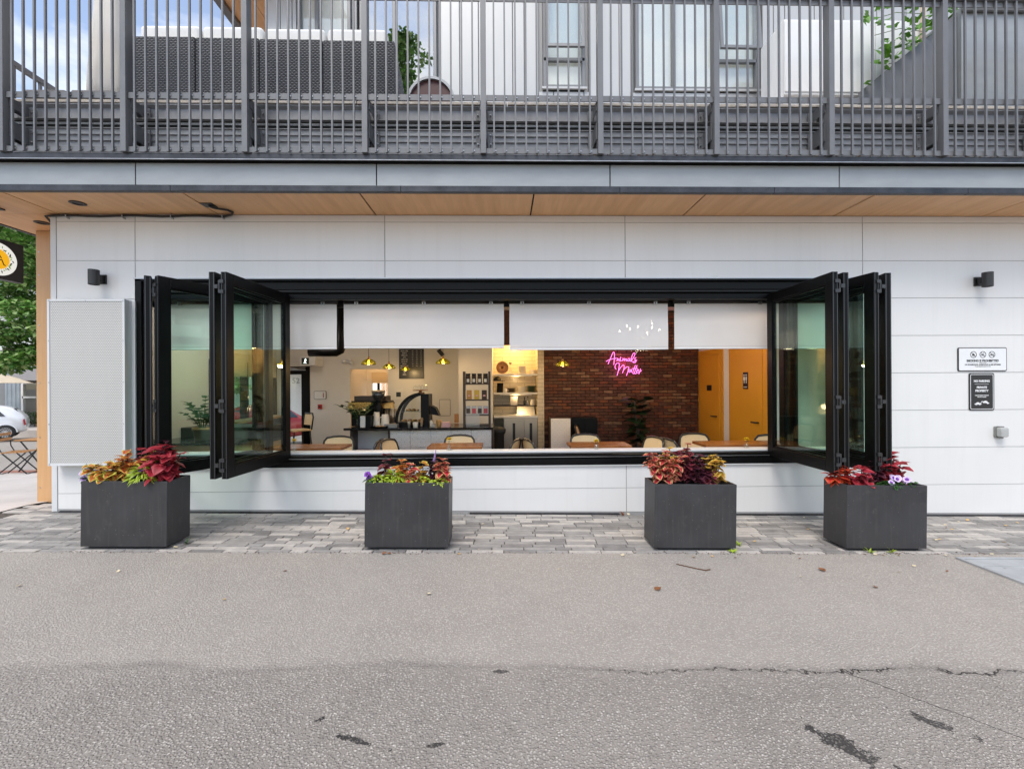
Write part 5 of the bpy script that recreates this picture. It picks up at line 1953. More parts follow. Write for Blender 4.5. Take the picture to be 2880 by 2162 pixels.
for i in range(4):
    t = thing('snack_packet', 'clear snack packet hanging on the lower rack shelf', 'packet', tuple(rkp + Vector((-.143 + i * .096, -.01, RZ[1] + .001))), group='packets on the rack')
    B().hexa([(-.04, -.025, 0), (.04, -.025, 0), (.04, .025, 0), (-.04, .025, 0), (-.038, -.006, .14), (.038, -.006, .14), (.038, .006, .14), (-.038, .006, .14)]).build('packet', 'outlet_clear', t, local=True, bevel=.006)
    B().hexa([(-.03, -.0265, .02), (.03, -.0265, .02), (.03, -.0205, .02), (-.03, -.0205, .02), (-.03, -.0135, .10), (.03, -.0135, .10), (.03, -.01, .10), (-.03, -.01, .10)]).build('contents', 'red_paint' if i % 2 else 'brown_pack', t, local=True)
t = thing('paper_sleeves', 'row of white paper bags standing on the lowest rack shelf', 'paper bags', tuple(rkp + Vector((-.06, -.08, .001))))
for i in range(13):
    B().hexa([(-.11 + i * .017, 0, 0), (-.102 + i * .017, 0, 0), (-.102 + i * .017, .06, 0), (-.11 + i * .017, .06, 0), (-.115 + i * .0172, -.01, .20), (-.107 + i * .0172, -.01, .20), (-.107 + i * .0172, .05, .20), (-.115 + i * .0172, .05, .20)]).build('paper_bag', 'paper_white', t, local=True)

# wall things: menu board, alarm, exit sign, emergency lights, breaker panels
m0, m1 = at(1123, 1065, BY), at(1192, 981, BY)
mb = thing('menu_board', 'black menu board with white price list above the display case', 'menu board', ((m0.x + m1.x) / 2, BY, m0.z))
B().box(m0.x, m1.x, BY - .02, BY - .001, m0.z, m1.z).build('board', 'sign_black', mb)
mw, mh = m1.x - m0.x, m1.z - m0.z
menu = ['BATCH COFFEE', 'ESPRESSO', 'AMERICANO', 'LATTE', 'CAPPUCCINO', 'FLAT WHITE', 'MOCHA', 'MATCHA LATTE', 'HOT CHOCOLATE', 'CHAI', 'TEA', 'HERBAL']
for i, wd in enumerate(menu):
    z = m1.z - mh * (.07 + .072 * i)
    words_on(wd, .028, 'paper_white', m0.x + mw * .22, BY - .0215, z, mb, .0006, .8)
    if i < 8:
        for j in range(3):
            words_on('%d.%02d' % (2 + (i * 7 + j) % 4, (i * 25 + j * 50) % 100), .022, 'paper_white', m0.x + mw * (.55 + .17 * j), BY - .0215, z, mb, .0004, .8)
p_ = at(1014 - 110, 1140, BY)
t = thing('fire_alarm', 'red fire alarm pull box on the white wall', 'alarm', (ax(901, BY), BY, az(1140, BY)))
B().box(-.042, .042, -.05, -.001, -.05, .05).build('box', 'pull_red', t, local=True, bevel=.005)
B().box(-.02, .02, -.056, -.051, -.02, .018).build('lever', 'sign_black', t, local=True)
t = thing('wall_cabinet', 'small white hatch with black rim on the white wall', 'hatch', (ax(901, BY), BY, az(1108, BY)))
B().prism(rrect(-.13, .13, -.09, .09, .02), -.02, -.001).build('rim', 'sign_black', t, local=True)
B().prism(rrect(-.122, .122, -.082, .082, .016), -.026, -.0205).build('door', 'cabinet_white', t, local=True)
B().box(.07, .08, -.04, -.027, -.05, .05).build('latch', 'pull_red', t, local=True)
t = thing('exit_sign', 'lit running man exit sign above the glass door', 'exit sign', (ax(861, BY - .4), BY - .4, az(1013, BY - .4)))
B().box(-.11, .20, -.03, .39, -.09, .09).build('box', 'cabinet_white', t, local=True, bevel=.006)
B().box(-.075, .075, -.036, -.0305, -.065, .065).build('panel', 'sign_black', t, local=True)
bb = B()
bb.lathe([(0, -.012), (.012, 0), (0, .012)], (.005, -.038, .045), 8)
bb.bar((.0, -.038, .03), (-.005, -.038, -.01), .022, .004, (0, 1, 0))
bb.bar((-.005, -.038, -.01), (.02, -.038, -.05), .012, .004, (0, 1, 0))
bb.bar((-.005, -.038, -.01), (-.03, -.038, -.045), .012, .004, (0, 1, 0))
bb.bar((.0, -.038, .025), (.03, -.038, .01), .010, .004, (0, 1, 0))
bb.build('running_figure', 'exit_glow', t, local=True)
t = thing('emergency_light', 'white emergency spotlights on the wall by the nook', 'emergency light', (ax(985, BY), BY, az(1015, BY)))
B().box(-.12, .0, -.05, -.001, -.03, .03).build('base', 'cabinet_white', t, local=True, bevel=.01)
for dx, dz in ((-.10, 0), (.03, .03), (.06, -.03)):
    B().tube([(dx, -.06, dz), (dx, -.12, dz - .01)], [.03, .042], 12).build('spotlight', 'cabinet_white', t, local=True, smooth=True)
B().tube([(-.0, -.03, 0), (.05, -.05, 0)], .012, 8).build('neck', 'cabinet_white', t, local=True)
t = thing('breaker_panel', 'pale flush panel door with black rim on the bar wall', 'panel', (ax(1251, BY), BY, az(1145, BY)))
B().prism(rrect(-.12, .12, -.18, .18, .02), -.012, -.001).build('rim', 'dark_wood', t, local=True)
B().prism(rrect(-.113, .113, -.173, .173, .018), -.016, -.0125).build('door', 'interior_white', t, local=True)
t = thing('notice_frame', 'small framed notice on the bar wall', 'notice', (ax(1121, BY), BY, az(1106, BY)))
B().box(-.09, .09, -.012, -.001, -.12, .12).build('paper', 'paper_white', t, local=True)
B().box(-.05, .05, -.0135, -.0125, -.06, .04).build('print', 'sign_black', t, local=True)
t = thing('card_holder', 'small wooden holder on the side of the column', 'holder', (c0 - .02, 3.2, az(1175, 3.2)))
B().box(-.08, .0, -.04, .04, -.08, .08).build('box', 'slat_wood', t, local=True)
# black duct under the ceiling by the left blind
du = thing('black_duct', 'black ventilation duct bending under the ceiling on the left', 'duct', (ax(960, 2.6), 2.6, 2.2))
e0, e1 = at(870, 989, 2.6), at(958, 989, 2.6)
B().tube([e0, e0.lerp(e1, .5), e1 + Vector((-.08, 0, 0)), e1 + Vector((-.015, 0, .03)), e1 + Vector((.01, 0, .12)), e1 + Vector((.01, 0, .9))], .085, 14).build('duct', 'frame_black', du, smooth=True)
# brick wall extras: neon words
NY = BRY - .045
def npt(zx, zy):       # zoomed sketch coordinates of the lettering
    return at(1680 + zx / 13.825, 960 + zy / 13.825, NY)
ne = thing('neon_sign', 'pink neon script reading Animals Matter on the brick wall', 'neon sign', tuple(npt(1000, 850)))
strokes = {
    'letter_a': [[(415, 885), (520, 640), (575, 500), (625, 415), (655, 440), (665, 560), (655, 760), (640, 910)], [(340, 780), (420, 735), (560, 685), (750, 655)]],
    'letter_n': [[(770, 640), (785, 690), (755, 755), (830, 680), (850, 690), (845, 755), (880, 765)]],
    'letter_i': [[(915, 600), (895, 690), (905, 755), (945, 745)]],
    'letter_m': [[(985, 650), (1000, 690), (970, 760), (1040, 665), (1060, 690), (1050, 755), (1110, 675), (1130, 690), (1125, 755), (1165, 760)]],
    'letter_a2': [[(1270, 670), (1215, 665), (1180, 720), (1200, 765), (1250, 735), (1275, 670), (1265, 750), (1300, 770)]],
    'letter_l': [[(1300, 770), (1400, 640), (1465, 490), (1440, 445), (1375, 500), (1330, 640), (1330, 760), (1390, 800)]],
    'letter_s': [[(1515, 625), (1455, 665), (1470, 720), (1505, 760), (1480, 820), (1430, 825), (1390, 800), (1450, 770), (1540, 720)]],
    'letter_m2': [[(735, 1085), (690, 1020), (700, 930), (760, 850), (830, 840), (855, 900), (830, 1080), (770, 1325)], [(820, 1140), (940, 970), (1010, 915), (1045, 960), (1025, 1100), (970, 1235)], [(1015, 1120), (1120, 1010), (1200, 990), (1225, 1030), (1190, 1170), (1130, 1335)]],
    'letter_a3': [[(1330, 1110), (1270, 1100), (1225, 1160), (1245, 1200), (1300, 1160), (1335, 1105), (1320, 1180), (1345, 1200)]],
    'letter_t': [[(1480, 920), (1400, 1130), (1380, 1230), (1410, 1255), (1450, 1225)], [(1340, 1055), (1570, 1050)]],
    'letter_t2': [[(1545, 925), (1480, 1110), (1450, 1220), (1480, 1260), (1530, 1225)]],
    'letter_e': [[(1530, 1165), (1590, 1140), (1600, 1100), (1565, 1095), (1525, 1160), (1530, 1215), (1570, 1220), (1620, 1190)]],
    'letter_r': [[(1680, 1060), (1665, 1120), (1650, 1180), (1610, 1270)], [(1620, 1190), (1650, 1180), (1725, 1125)]],
}


def smooth_line(pts, n=4):
    P = [Vector((p_[0], p_[1], 0)) for p_ in pts]
    out_ = []
    for i in range(len(P) - 1):
        a, b_, c_, d_ = P[max(i - 1, 0)], P[i], P[i + 1], P[min(i + 2, len(P) - 1)]
        for j in range(n):
            t = j / n
            out_.append(.5 * ((2 * b_) + (c_ - a) * t + (2 * a - 5 * b_ + 4 * c_ - d_) * t * t + (3 * b_ - a - 3 * c_ + d_) * t ** 3))
    out_.append(P[-1])
    return out_


for nm, ls in strokes.items():
    bb = B()
    for l_ in ls:
        bb.tube([npt(q.x, q.y) for q in smooth_line(l_)], .0044, 6)
    bb.build('neon_letter', 'neon_glow', ne, smooth=True)
lamp('neon_lamp', npt(1000, 850) + Vector((0, -.08, 0)), 3.0, (1.0, .12, .6), .15, ne)

# tin fronted side counter and dark cupboard beside the bricks
t = thing('side_counter', 'narrow tin fronted counter end in front of the bricks', 'counter', (ax(1577, 2.75), 2.75, 0))
a, c_ = ax(1549, 2.7), ax(1604, 2.7)
zt_ = az(1178, 2.7)
B().box(a, c_, 2.70, 2.73, 0, zt_).build('tin_panel', 'pressed_tin', t, bevel=.004)
B().box(a - .002, c_ + .012, 2.731, 3.15, 0, zt_ + .004).build('carcass', 'dark_wood', t)
t = thing('side_cupboard', 'black low cupboard against the brick wall', 'cupboard', (ax(1640, 2.9), 2.9, 0))
B().box(ax(1606, 2.85), ax(1680, 2.85), 2.85, 3.16, 0, zt_ - .0).build('carcass', 'frame_black', t, bevel=.005)
B().box(ax(1610, 2.85), ax(1642, 2.85), 2.838, 2.849, .05, zt_ - .03).build('cupboard_door', 'frame_black', t)
B().box(ax(1645, 2.85), ax(1677, 2.85), 2.838, 2.849, .05, zt_ - .03).build('cupboard_door', 'frame_black', t)
# fiddle leaf plant in shade in front of the bricks
t = thing('fiddle_leaf_plant', 'tall dark broad-leaved plant in front of the brick wall', 'plant', (ax(1792, 2.75), 2.75, 0))
B().lathe([(.13, 0), (.16, .3), (.15, .3), (.13, .27), (0, .27)], (0, 0, 0), 20).build('pot', 'rubber', t, local=True, smooth=True)
bs, bl = B(), B()
for i in range(3):
    a = i * 2.1
    pts = [Vector((math.cos(a) * .16 * u * u, math.sin(a) * .12 * u * u, .25 + 1.0 * u)) for u in [j / 8 for j in range(9)]]
    bs.tube(pts, .012, 6)
    for j in range(2, 9):
        for q in range(3):
            leaf_into(bl, place(pts[j], a + q * 2.1 + j * .9, RN.uniform(-.5, .3), RN.uniform(-.4, .4)), RN.uniform(.18, .26), RN.uniform(.11, .15), n=5)
bs.build('stem', 'bark', t, local=True)
o = bl.build('foliage', 'green_dark_leaf', t, local=True, smooth=True)
o['kind'] = 'stuff'

# ------------------------------------------------------------------ pendants and chandelier
def pendant(px, py, Y, w_, label, p_w):
    q = at(px, py, Y)
    t = thing('pendant_lamp', label, 'pendant lamp', tuple(q), group='lit green glass pendant lamps')
    wob = lambda a: 1 + .045 * math.cos(a * 10)
    B().lathe([(w_ * .10, w_ * .22), (w_ * .20, w_ * .21), (w_ * .42, w_ * .06), (w_ * .5, -w_ * .10), (w_ * .46, -w_ * .16)], (0, 0, 0), 48, wob=wob).build('glass_shade', 'lamp_glass', t, local=True, smooth=True)
    B().tube([(0, 0, w_ * .18), (0, 0, w_ * .40)], [.024, .014], 12).build('socket', 'copper_gold', t, local=True, smooth=True)
    B().tube([(0, 0, w_ * .38), (0, 0, CZ - q.z - .02)], .0035, 6).build('cord', 'cable_black', t, local=True)
    B().lathe([(.05, CZ - q.z - .02), (.05, CZ - q.z - .002)], (0, 0, 0), 14).build('ceiling_cap', 'cable_black', t, local=True)
    B().lathe([(0, -w_ * .14), (w_ * .06, -w_ * .11), (w_ * .085, -w_ * .03), (w_ * .05, w_ * .08), (w_ * .03, w_ * .16)], (0, 0, 0), 14).build('bulb', 'bulb_warm', t, local=True, smooth=True)
    lamp('bulb_light', q + Vector((0, 0, -w_ * .22)), p_w, (1.0, .66, .30), .04, t)
    return t


pendant(1037, 1019, 2.15, .245, 'green glass pendant lamp furthest left, above the counter plant', 6)
pendant(1094, 1031, 3.0, .235, 'green glass pendant lamp over the espresso machine', 6)
pendant(1140, 1038, 4.0, .20, 'green glass pendant lamp hanging before the menu board', 4)
pendant(1246, 1017, 2.3, .24, 'green glass pendant lamp near the column and ceiling spotlight', 8)
pendant(1582, 1024, 2.2, .22, 'green glass pendant lamp hanging before the brick wall', 9)
q = at(1238, 985, 2.5)
t = thing('track_spotlight', 'black track spotlight near the column', 'spotlight', (q.x, 2.5, q.z))
B().tube([(-.03, 0, .0), (.05, -.02, -.09)], .035, 12).build('head', 'frame_black', t, local=True)
B().tube([(0, 0, 0), (.03, 0, .06), (.03, 0, CZ - q.z)], .009, 6).build('stem', 'frame_black', t, local=True)
B().box(-.08, .14, -.015, .015, CZ - q.z - .02, CZ - q.z - .001).build('track', 'frame_black', t, local=True)
q = at(1792, 985, 1.6)
ch = thing('chandelier', 'glass bead chandelier mostly hidden behind the blind', 'chandelier', (q.x, 1.6, q.z))
bb, bc, bg_ = B(), B(), B()
for i, (px, py) in enumerate(((1743, 932), (1763, 918), (1772, 927), (1794, 921), (1834, 922), (1834, 911), (1855, 929), (1820, 938))):
    e = at(px, py, 1.6 + .12 * math.sin(i * 2.4)) - Vector((q.x, 1.6, q.z))
    bb.lathe([(0, -.014), (.011, 0), (.007, .022), (0, .032)], tuple(e), 8)
    bc.tube([(0, 0, .30), (e.x * .6, e.y * .6, .16), (e.x, e.y, e.z - .02)], .005, 5)
for i in range(60):
    a = RN.uniform(0, 6.28)
    rr = RN.uniform(.02, .26)
    bg_.lathe([(0, -.010), (.008, 0), (0, .010)], (rr * math.cos(a), rr * math.sin(a) * .6, RN.uniform(-.02, .16)), 6)
for i in range(8):
    bg_.lathe([(0, -.014), (.012, 0), (0, .014)], (.0, .0, -.05 + i * .025), 8)

emit('bulb_chandelier', (1.0, .86, .66), 60)
bb.build('candle_bulb', 'bulb_chandelier', ch, local=True, smooth=True)
bc.build('arm', 'hardware', ch, local=True)
o = bg_.build('glass_bead', 'bead', ch, local=True) if 'bead' in MATS else bg_.build('glass_bead', 'vase_glass', ch, local=True)
B().tube([(0, 0, -.02), (0, 0, CZ - q.z - .02)], .007, 6).build('rod', 'hardware', ch, local=True)
B().lathe([(.06, CZ - q.z - .02), (.06, CZ - q.z - .002)], (0, 0, 0), 14).build('ceiling_cap', 'hardware', ch, local=True)
lamp('chandelier_light', q + Vector((0, 0, .15)), 10, (1.0, .78, .5), .15, ch)
# hidden ceiling lights; two added to brighten the counter front and right wall
for i, (x, y, pw) in enumerate(((-3.7, 1.5, 17), (-1.4, .95, 9), (3.2, .62, 13), (-2.9, 5.1, 13))):
    t = thing('ceiling_light', ('round ceiling light over the left tables', 'unseen light added to brighten the counter front', 'unseen light added to brighten the wall near the yellow doors', 'round ceiling light inside the nook')[i], 'ceiling light', (x, y, CZ))
    B().lathe([(.11, -.001), (.12, -.012), (.10, -.03), (0, -.035)], (0, 0, 0), 24).build('diffuser', 'bulb_diffuse', t, local=True, smooth=True) if 'bulb_diffuse' in MATS else B().lathe([(.11, -.001), (.12, -.012), (.10, -.03), (0, -.035)], (0, 0, 0), 24).build('diffuser', 'cabinet_white', t, local=True, smooth=True)
    lamp('ceiling_lamp', (x, y, CZ - .12), pw, ((1.0, .93, .84), (1.0, .70, .40), (1.0, .75, .5), (1.0, .62, .28))[i], .1, t)

# ------------------------------------------------------------------ tables, vases, chairs
TZ = .764
def table(px0, px1, label):
    x0, x1 = ax(px0, .74), ax(px1, .74)
    w_ = .68
    xc = (x0 + x1) / 2
    t = thing('dining_table', label, 'table', (xc, .44, 0))
    n = 6
    hw = (x1 - x0) / 2
    for i in range(n):
        y0 = -.125 + i * .07
        B().box(-hw, hw, y0, y0 + .0685, TZ - .035, TZ).build('plank', 'table_wood', t, local=True, bevel=.003)
    B().tube([(0, .08, .03), (0, .08, TZ - .036)], .035, 14).build('column', 'black_metal', t, local=True, smooth=True)
    B().lathe([(.24, 0), (.24, .012), (.06, .03)], (0, .08, 0), 24).build('foot', 'black_metal', t, local=True, smooth=True)
    return xc


tx = [table(812, 990, 'wooden table nearest the open left sash'), table(1214, 1358, 'wooden table in front of the coffee counter'), table(1592, 1752, 'wooden table below the pink neon lettering'), table(1945, 2190, 'wooden table in front of the yellow doors')]


def vase(px, label, kind):
    Y = .17
    p_ = (ax(px, Y), Y, ZS + .001)
    t = thing('flower_vase', label, 'vase', p_)
    pr = {0: [(.026, 0), (.034, .004), (.036, .02), (.014, .06), (.012, .085), (.018, .095)], 1: [(.026, 0), (.028, .003), (.030, .06)], 2: [(.026, 0), (.033, .006), (.034, .035), (.014, .05), (.012, .062), (.018, .066)]}[kind]
    B().lathe(pr, (0, 0, 0), 18).build('vase', 'vase_glass', t, local=True, smooth=True)
    h = pr[-1][1]
    B().tube([(0, 0, .008), (.004, 0, h), (.002, 0, h + .03)], .002, 5).build('stem', 'stem_green', t, local=True)
    bb = B()
    for i in range(34):
        a = i * 2.4
        e = .2 + 1.1 * (i / 34)
        leaf_into(bb, place((.002, 0, h + .034), a, -1.25 + e, 0),   .038 + .010 * (i / 34), .022, n=2)
    bb.build('bloom', 'yellow_petal', t, local=True)
    bb = B()
    for a in (.4, 2.6, 4.4):
        leaf_into(bb, place((.003, 0, h + .005), a, -.4), .04, .014)
    bb.build('leaf', 'green_leaf', t, local=True)
    return t


vase(826, 'glass bud vase with a yellow flower beside the left sash', 0)
vase(1262, 'glass bud vase with a yellow flower before the coffee counter', 0)
vase(1676, 'straight glass tumbler with a yellow flower below the neon lettering', 1)
vase(2098, 'round glass bottle with a yellow flower before the yellow doors', 2)


def chair_proto():
    t = thing('cane_chair', 'x', 'chair')
    sw2, sd = .22, .21
    B().prism([(-sw2, -sd), (sw2, -sd), (sw2 * .92, sd), (-sw2 * .92, sd)], .43, .45, 'z').build('seat', 'cane', t, local=True, bevel=.006)
    fr2 = B()
    fr2.tube([(-sw2, -sd, .44), (sw2, -sd, .44), (sw2 * .92, sd, .44), (-sw2 * .92, sd, .44), (-sw2, -sd, .44)], .014, 8)
    fr2.build('seat_rim', 'cane_dark', t, local=True, smooth=True)
    for s_ in (-1, 1):
        B().tube([(s_ * .2, -sd + .02, .43), (s_ * .21, -sd, 0)], [.014, .011], 8).build('leg', 'cane_dark', t, local=True, smooth=True)
        B().tube([(s_ * .19, sd - .02, .43), (s_ * .21, sd + .03, 0)], [.014, .011], 8).build('leg', 'cane_dark', t, local=True, smooth=True)
    # back: bent wood arch, cane panel inside
    def bk(x, z):
        y = sd - .02 + (z - .45) * .22 - .35 * (x * x)
        return Vector((x, y, z))
    pts = []
    for q in ((-.205, .45), (-.215, .58), (-.218, .68), (-.205, .76), (-.17, .805), (-.08, .822), (0, .825), (.08, .822), (.17, .805), (.205, .76), (.218, .68), (.215, .58), (.205, .45)):
        pts.append(bk(*q))
    sm_ = []
    for i in range(len(pts) - 1):
        sm_ += [pts[i].lerp(pts[i + 1], u) for u in (0, .5)]
    B().tube(sm_ + [pts[-1]], .0145, 8).build('back_frame', 'cane_dark', t, local=True, smooth=True)
    bb = B()
    N_ = 12
    for i in range(N_):
        for j in range(4):
            def g(i_, j_):
                x = -.205 + .41 * i_ / N_
                zt = .815 - .06 * (abs(x) / .205) ** 4
                return bk(x, .55 + (zt - .55) * j_ / 4)
            bb.poly([g(i, j), g(i + 1, j), g(i + 1, j + 1), g(i, j + 1)])
    bb.build('cane_back', 'cane', t, local=True, smooth=True)
    B().tube([bk(-.21, .55), bk(-.1, .552), bk(.1, .552), bk(.21, .55)], .011, 8).build('back_rail', 'cane_dark', t, local=True, smooth=True)
    return t


ch0 = chair_proto()
first = [True]


def chair(px, Y, yaw, label, scale=1.0):
    loc = (ax(px, Y), Y, 0)
    if first[0]:
        first[0] = False
        o = ch0
        o.location, o.rotation_euler = loc, (0, 0, yaw)
        o['label'] = label
    else:
        o = copy_tree(ch0, None, loc, (0, 0, yaw), label)
    o['group'] = 'cane back dining chairs'
    return o


chair(934, .83, 0, 'cane chair facing us behind the table nearest the left sash')
chair(1012, .62, -1.55, 'cane chair seen from its dark side before the magazine shelf')
chair(1140, .58, 1.3, 'cane chair turned sideways left of the table before the counter')
chair(1287, .86, 0, 'cane chair facing us behind the table before the coffee counter')
chair(1400, .62, -1.9, 'cane chair edge-on in front of the black bin')
chair(1532, .62, 1.9, 'cane chair edge-on left of the side counter')
chair(1654, .86, 0, 'cane chair facing us behind the table below the neon lettering')
chair(1795, .62, -1.25, 'cane chair turned sideways right of the table below the neon lettering')
chair(1915, .62, 1.9, 'cane chair seen from its dark side left of the table by the yellow doors')
chair(1972, .84, 0, 'cane chair facing us behind the table before the yellow doors')
chair(2160, .62, -.7, 'cane chair partly behind the right sash')
chair(1662, 2.45, 1.3, 'dim cane chair standing by the black cupboard')
# bar stool by the glass door
def stool(px, Y, yaw, label):
    t = thing('bar_stool', label, 'bar stool', (ax(px, Y), Y, 0), (0, 0, yaw))
    B().prism([(-.18, -.18), (.18, -.18), (.17, .18), (-.17, .18)], .70, .73, 'z').build('seat', 'cane', t, local=True, bevel=.006)
    for sx_ in (-1, 1):
        for sy_ in (-1, 1):
            B().tube([(sx_ * .15, sy_ * .15, .70), (sx_ * .2, sy_ * .2, 0)], .015, 8).build('leg', 'cane_dark', t, local=True, smooth=True)
    for z, s_ in ((.25, .185), (.42, .173)):
        B().tube([(-s_, -s_, z), (s_, -s_, z), (s_, s_, z), (-s_, s_, z), (-s_, -s_, z)], .009, 6).build('footrest', 'cane_dark', t, local=True)
    B().tube([(-.17, .17, .72), (-.18, .20, .95), (-.14, .21, 1.02), (.14, .21, 1.02), (.18, .20, .95), (.17, .17, .72)], .014, 8).build('back_frame', 'cane_dark', t, local=True, smooth=True)
    B().hexa([(-.165, .19, .80), (.165, .19, .80), (.165, .198, .80), (-.165, .198, .80), (-.15, .208, 1.0), (.15, .208, 1.0), (.15, .216, 1.0), (-.15, .216, 1.0)]).build('cane_back', 'cane', t, local=True)


stool(838, 3.2, -.7, 'cane bar stool by the glass entrance door')
stool(760, 2.9, 1.2, 'cane bar stool behind the folding glass by the street window')
bt = thing('window_bar', 'narrow wooden bar ledge under the street window', 'bar table', (-4.6, 3.3, 0))
B().box(LX + .035, LX + .38, 2.4, 4.3, .90, .94).build('ledge', 'light_wood', bt, bevel=.004)
for y in (2.6, 4.1):
    B().box(LX + .04, LX + .34, y, y + .04, .70, .899).build('bracket', 'black_metal', bt)
# plant ledge at the left
lg = thing('plant_ledge', 'wooden bench cabinet with black stone top under the left window', 'cabinet', (-4.2, 1.3, 0))
B().box(LX + .005, -3.35, .85, 1.5, 0, .745).build('carcass', 'light_wood', lg, bevel=.004)
B().box(LX + .005, -3.32, .82, 1.55, .747, .775).build('top', 'black_stone', lg, bevel=.004)
B().box(LX + .004, -3.6, 1.58, 2.2, .2, .92).build('back_box', 'black_metal', lg)
zz_ = thing('potted_plant', 'glossy green potted plant in a gold pot behind the folding glass', 'plant', (ax(569, 1.2), 1.2, .776))
B().lathe([(.085, 0), (.09, .004), (.118, .14), (.128, .142), (.13, .185), (.118, .185), (.11, .15), (0, .15)], (0, 0, 0), 28).build('pot', 'gold_pot', zz_, local=True, smooth=True)
bs = B()
lf_m = B()
leaf_into(lf_m, Matrix.Identity(4), .095, .052, n=5)
lfm = lf_m.mesh('leaf', 'green_leaf', True)
for i in range(9):
    a = i * .75 + .2
    ln = RN.uniform(.28, .44)
    sp_ = RN.uniform(.25, .75)
    if i == 2:
        ln, sp_ = .52, .12
    pts = [Vector((math.cos(a) * (.03 + ln * sp_ * u ** 1.6), math.sin(a) * (.03 + ln * sp_ * u ** 1.6), .14 + ln * u * (1 - .12 * u))) for u in [j / 9 for j in range(10)]]
    bs.tube(pts, [.007 - .0005 * j for j in range(10)], 6)
    for j in range(3, 10):
        for s_ in (-1, 1):
            o = inst('leaf', lfm, None, pts[j], (RN.uniform(-.4, .4), RN.uniform(-.6, -.1), a + s_ * RN.uniform(.6, 1.1)), RN.uniform(.75, 1.15))
            o.parent = zz_
bs.build('stem', 'stem_green', zz_, local=True, smooth=True)
t = thing('pump_bottle', 'small pale soap carton beside the potted plant', 'carton', (ax(602, 1.2), 1.2, .776))
B().box(-.045, .045, -.03, .03, 0, .19).build('carton', 'cabinet_white', t, local=True, bevel=.004)
B().box(-.03, .03, -.033, -.0305, .03, .09).build('carton_label', 'awning_grey', t, local=True)

# ================================================================== PLANTERS AND FLOWERS
def planter(pxl, label, yaw=0.0, dy=0.0):
    w_, d_, h = .778, .315, .60
    x0 = ax(pxl, -1.2)
    xc = x0 + w_ / 2
    t = thing('planter_box', label, 'planter', (xc, -1.2 + dy, zg(xc) + .028), (0, SL, yaw), 'dark planters along the pavers')
    th = .018
    bb = B()
    X, Y0, Y1 = w_ / 2, 0, d_
    # outer shell, rim, inner faces
    O = [(-X, Y0), (X, Y0), (X, Y1), (-X, Y1)]
    I = [(-X + th, Y0 + th), (X - th, Y0 + th), (X - th, Y1 - th), (-X + th, Y1 - th)]
    base = len(bb.v)
    for ring_, z in ((O, 0), (O, h), (I, h), (I, h - .12)):
        bb.v += [(p_[0], p_[1], z) for p_ in ring_]
    for k in range(3):
        for i in range(4):
            j = (i + 1) % 4
            bb.face((base + k * 4 + i, base + k * 4 + j, base + (k + 1) * 4 + j, base + (k + 1) * 4 + i))
    bb.face([base + i for i in range(4)][::-1])
    bb.build('box', 'planter_paint', t, local=True, bevel=.004, recalc=False)
    B().box(-X + th + .002, X - th - .002, Y0 + th + .002, Y1 - th - .002, h - .13, h - .065).build('soil', 'soil', t, local=True)
    B().box(-X + .05, X - .05, Y0 + .035, Y1 - .03, -.030, -.001).build('foot', 'rubber', t, local=True)
    return t, w_, d_, h


def coleus_leaf(var, L_, W_, n=6):
    """leaf with a margin of another colour, toothed edge, raised veins"""
    mid, lf, rt_ = leaf_pts(L_, W_, fold=.22, droop=.30, n=n)
    bb = B()
    k = len(mid)
    for row in (mid, lf, rt_):
        pass
    for side in (lf, rt_):
        n0 = len(bb.v)
        inner = [m_.lerp(e, .60) + Vector((0, 0, .004 * (i % 2))) for i, (m_, e) in enumerate(zip(mid, side))]
        edge = []
        for i, e in enumerate(side):
            edge.append(e + (e - mid[i]) * (.10 if i % 2 else -.02))
        bb.v += [tuple(v) for v in mid] + [tuple(v) for v in inner] + [tuple(v) for v in edge]
        for i in range(k - 1):
            q1 = (n0 + i, n0 + i + 1, n0 + k + i + 1, n0 + k + i)
            q2 = (n0 + k + i, n0 + k + i + 1, n0 + 2 * k + i + 1, n0 + 2 * k + i)
            if side is rt_:
                q1, q2 = q1[::-1], q2[::-1]
            bb.face(q1, 0)
            bb.face(q2, 1)
    return bb.mesh('leaf', ['leaf_in_' + var, 'leaf_rim_' + var], True)


LEAF = {v: [coleus_leaf(v, 1.0, w) for w in (.62, .74)] for v in ('crimson', 'flame', 'amber', 'plum', 'maroon', 'scarlet', 'rose', 'citrus')}


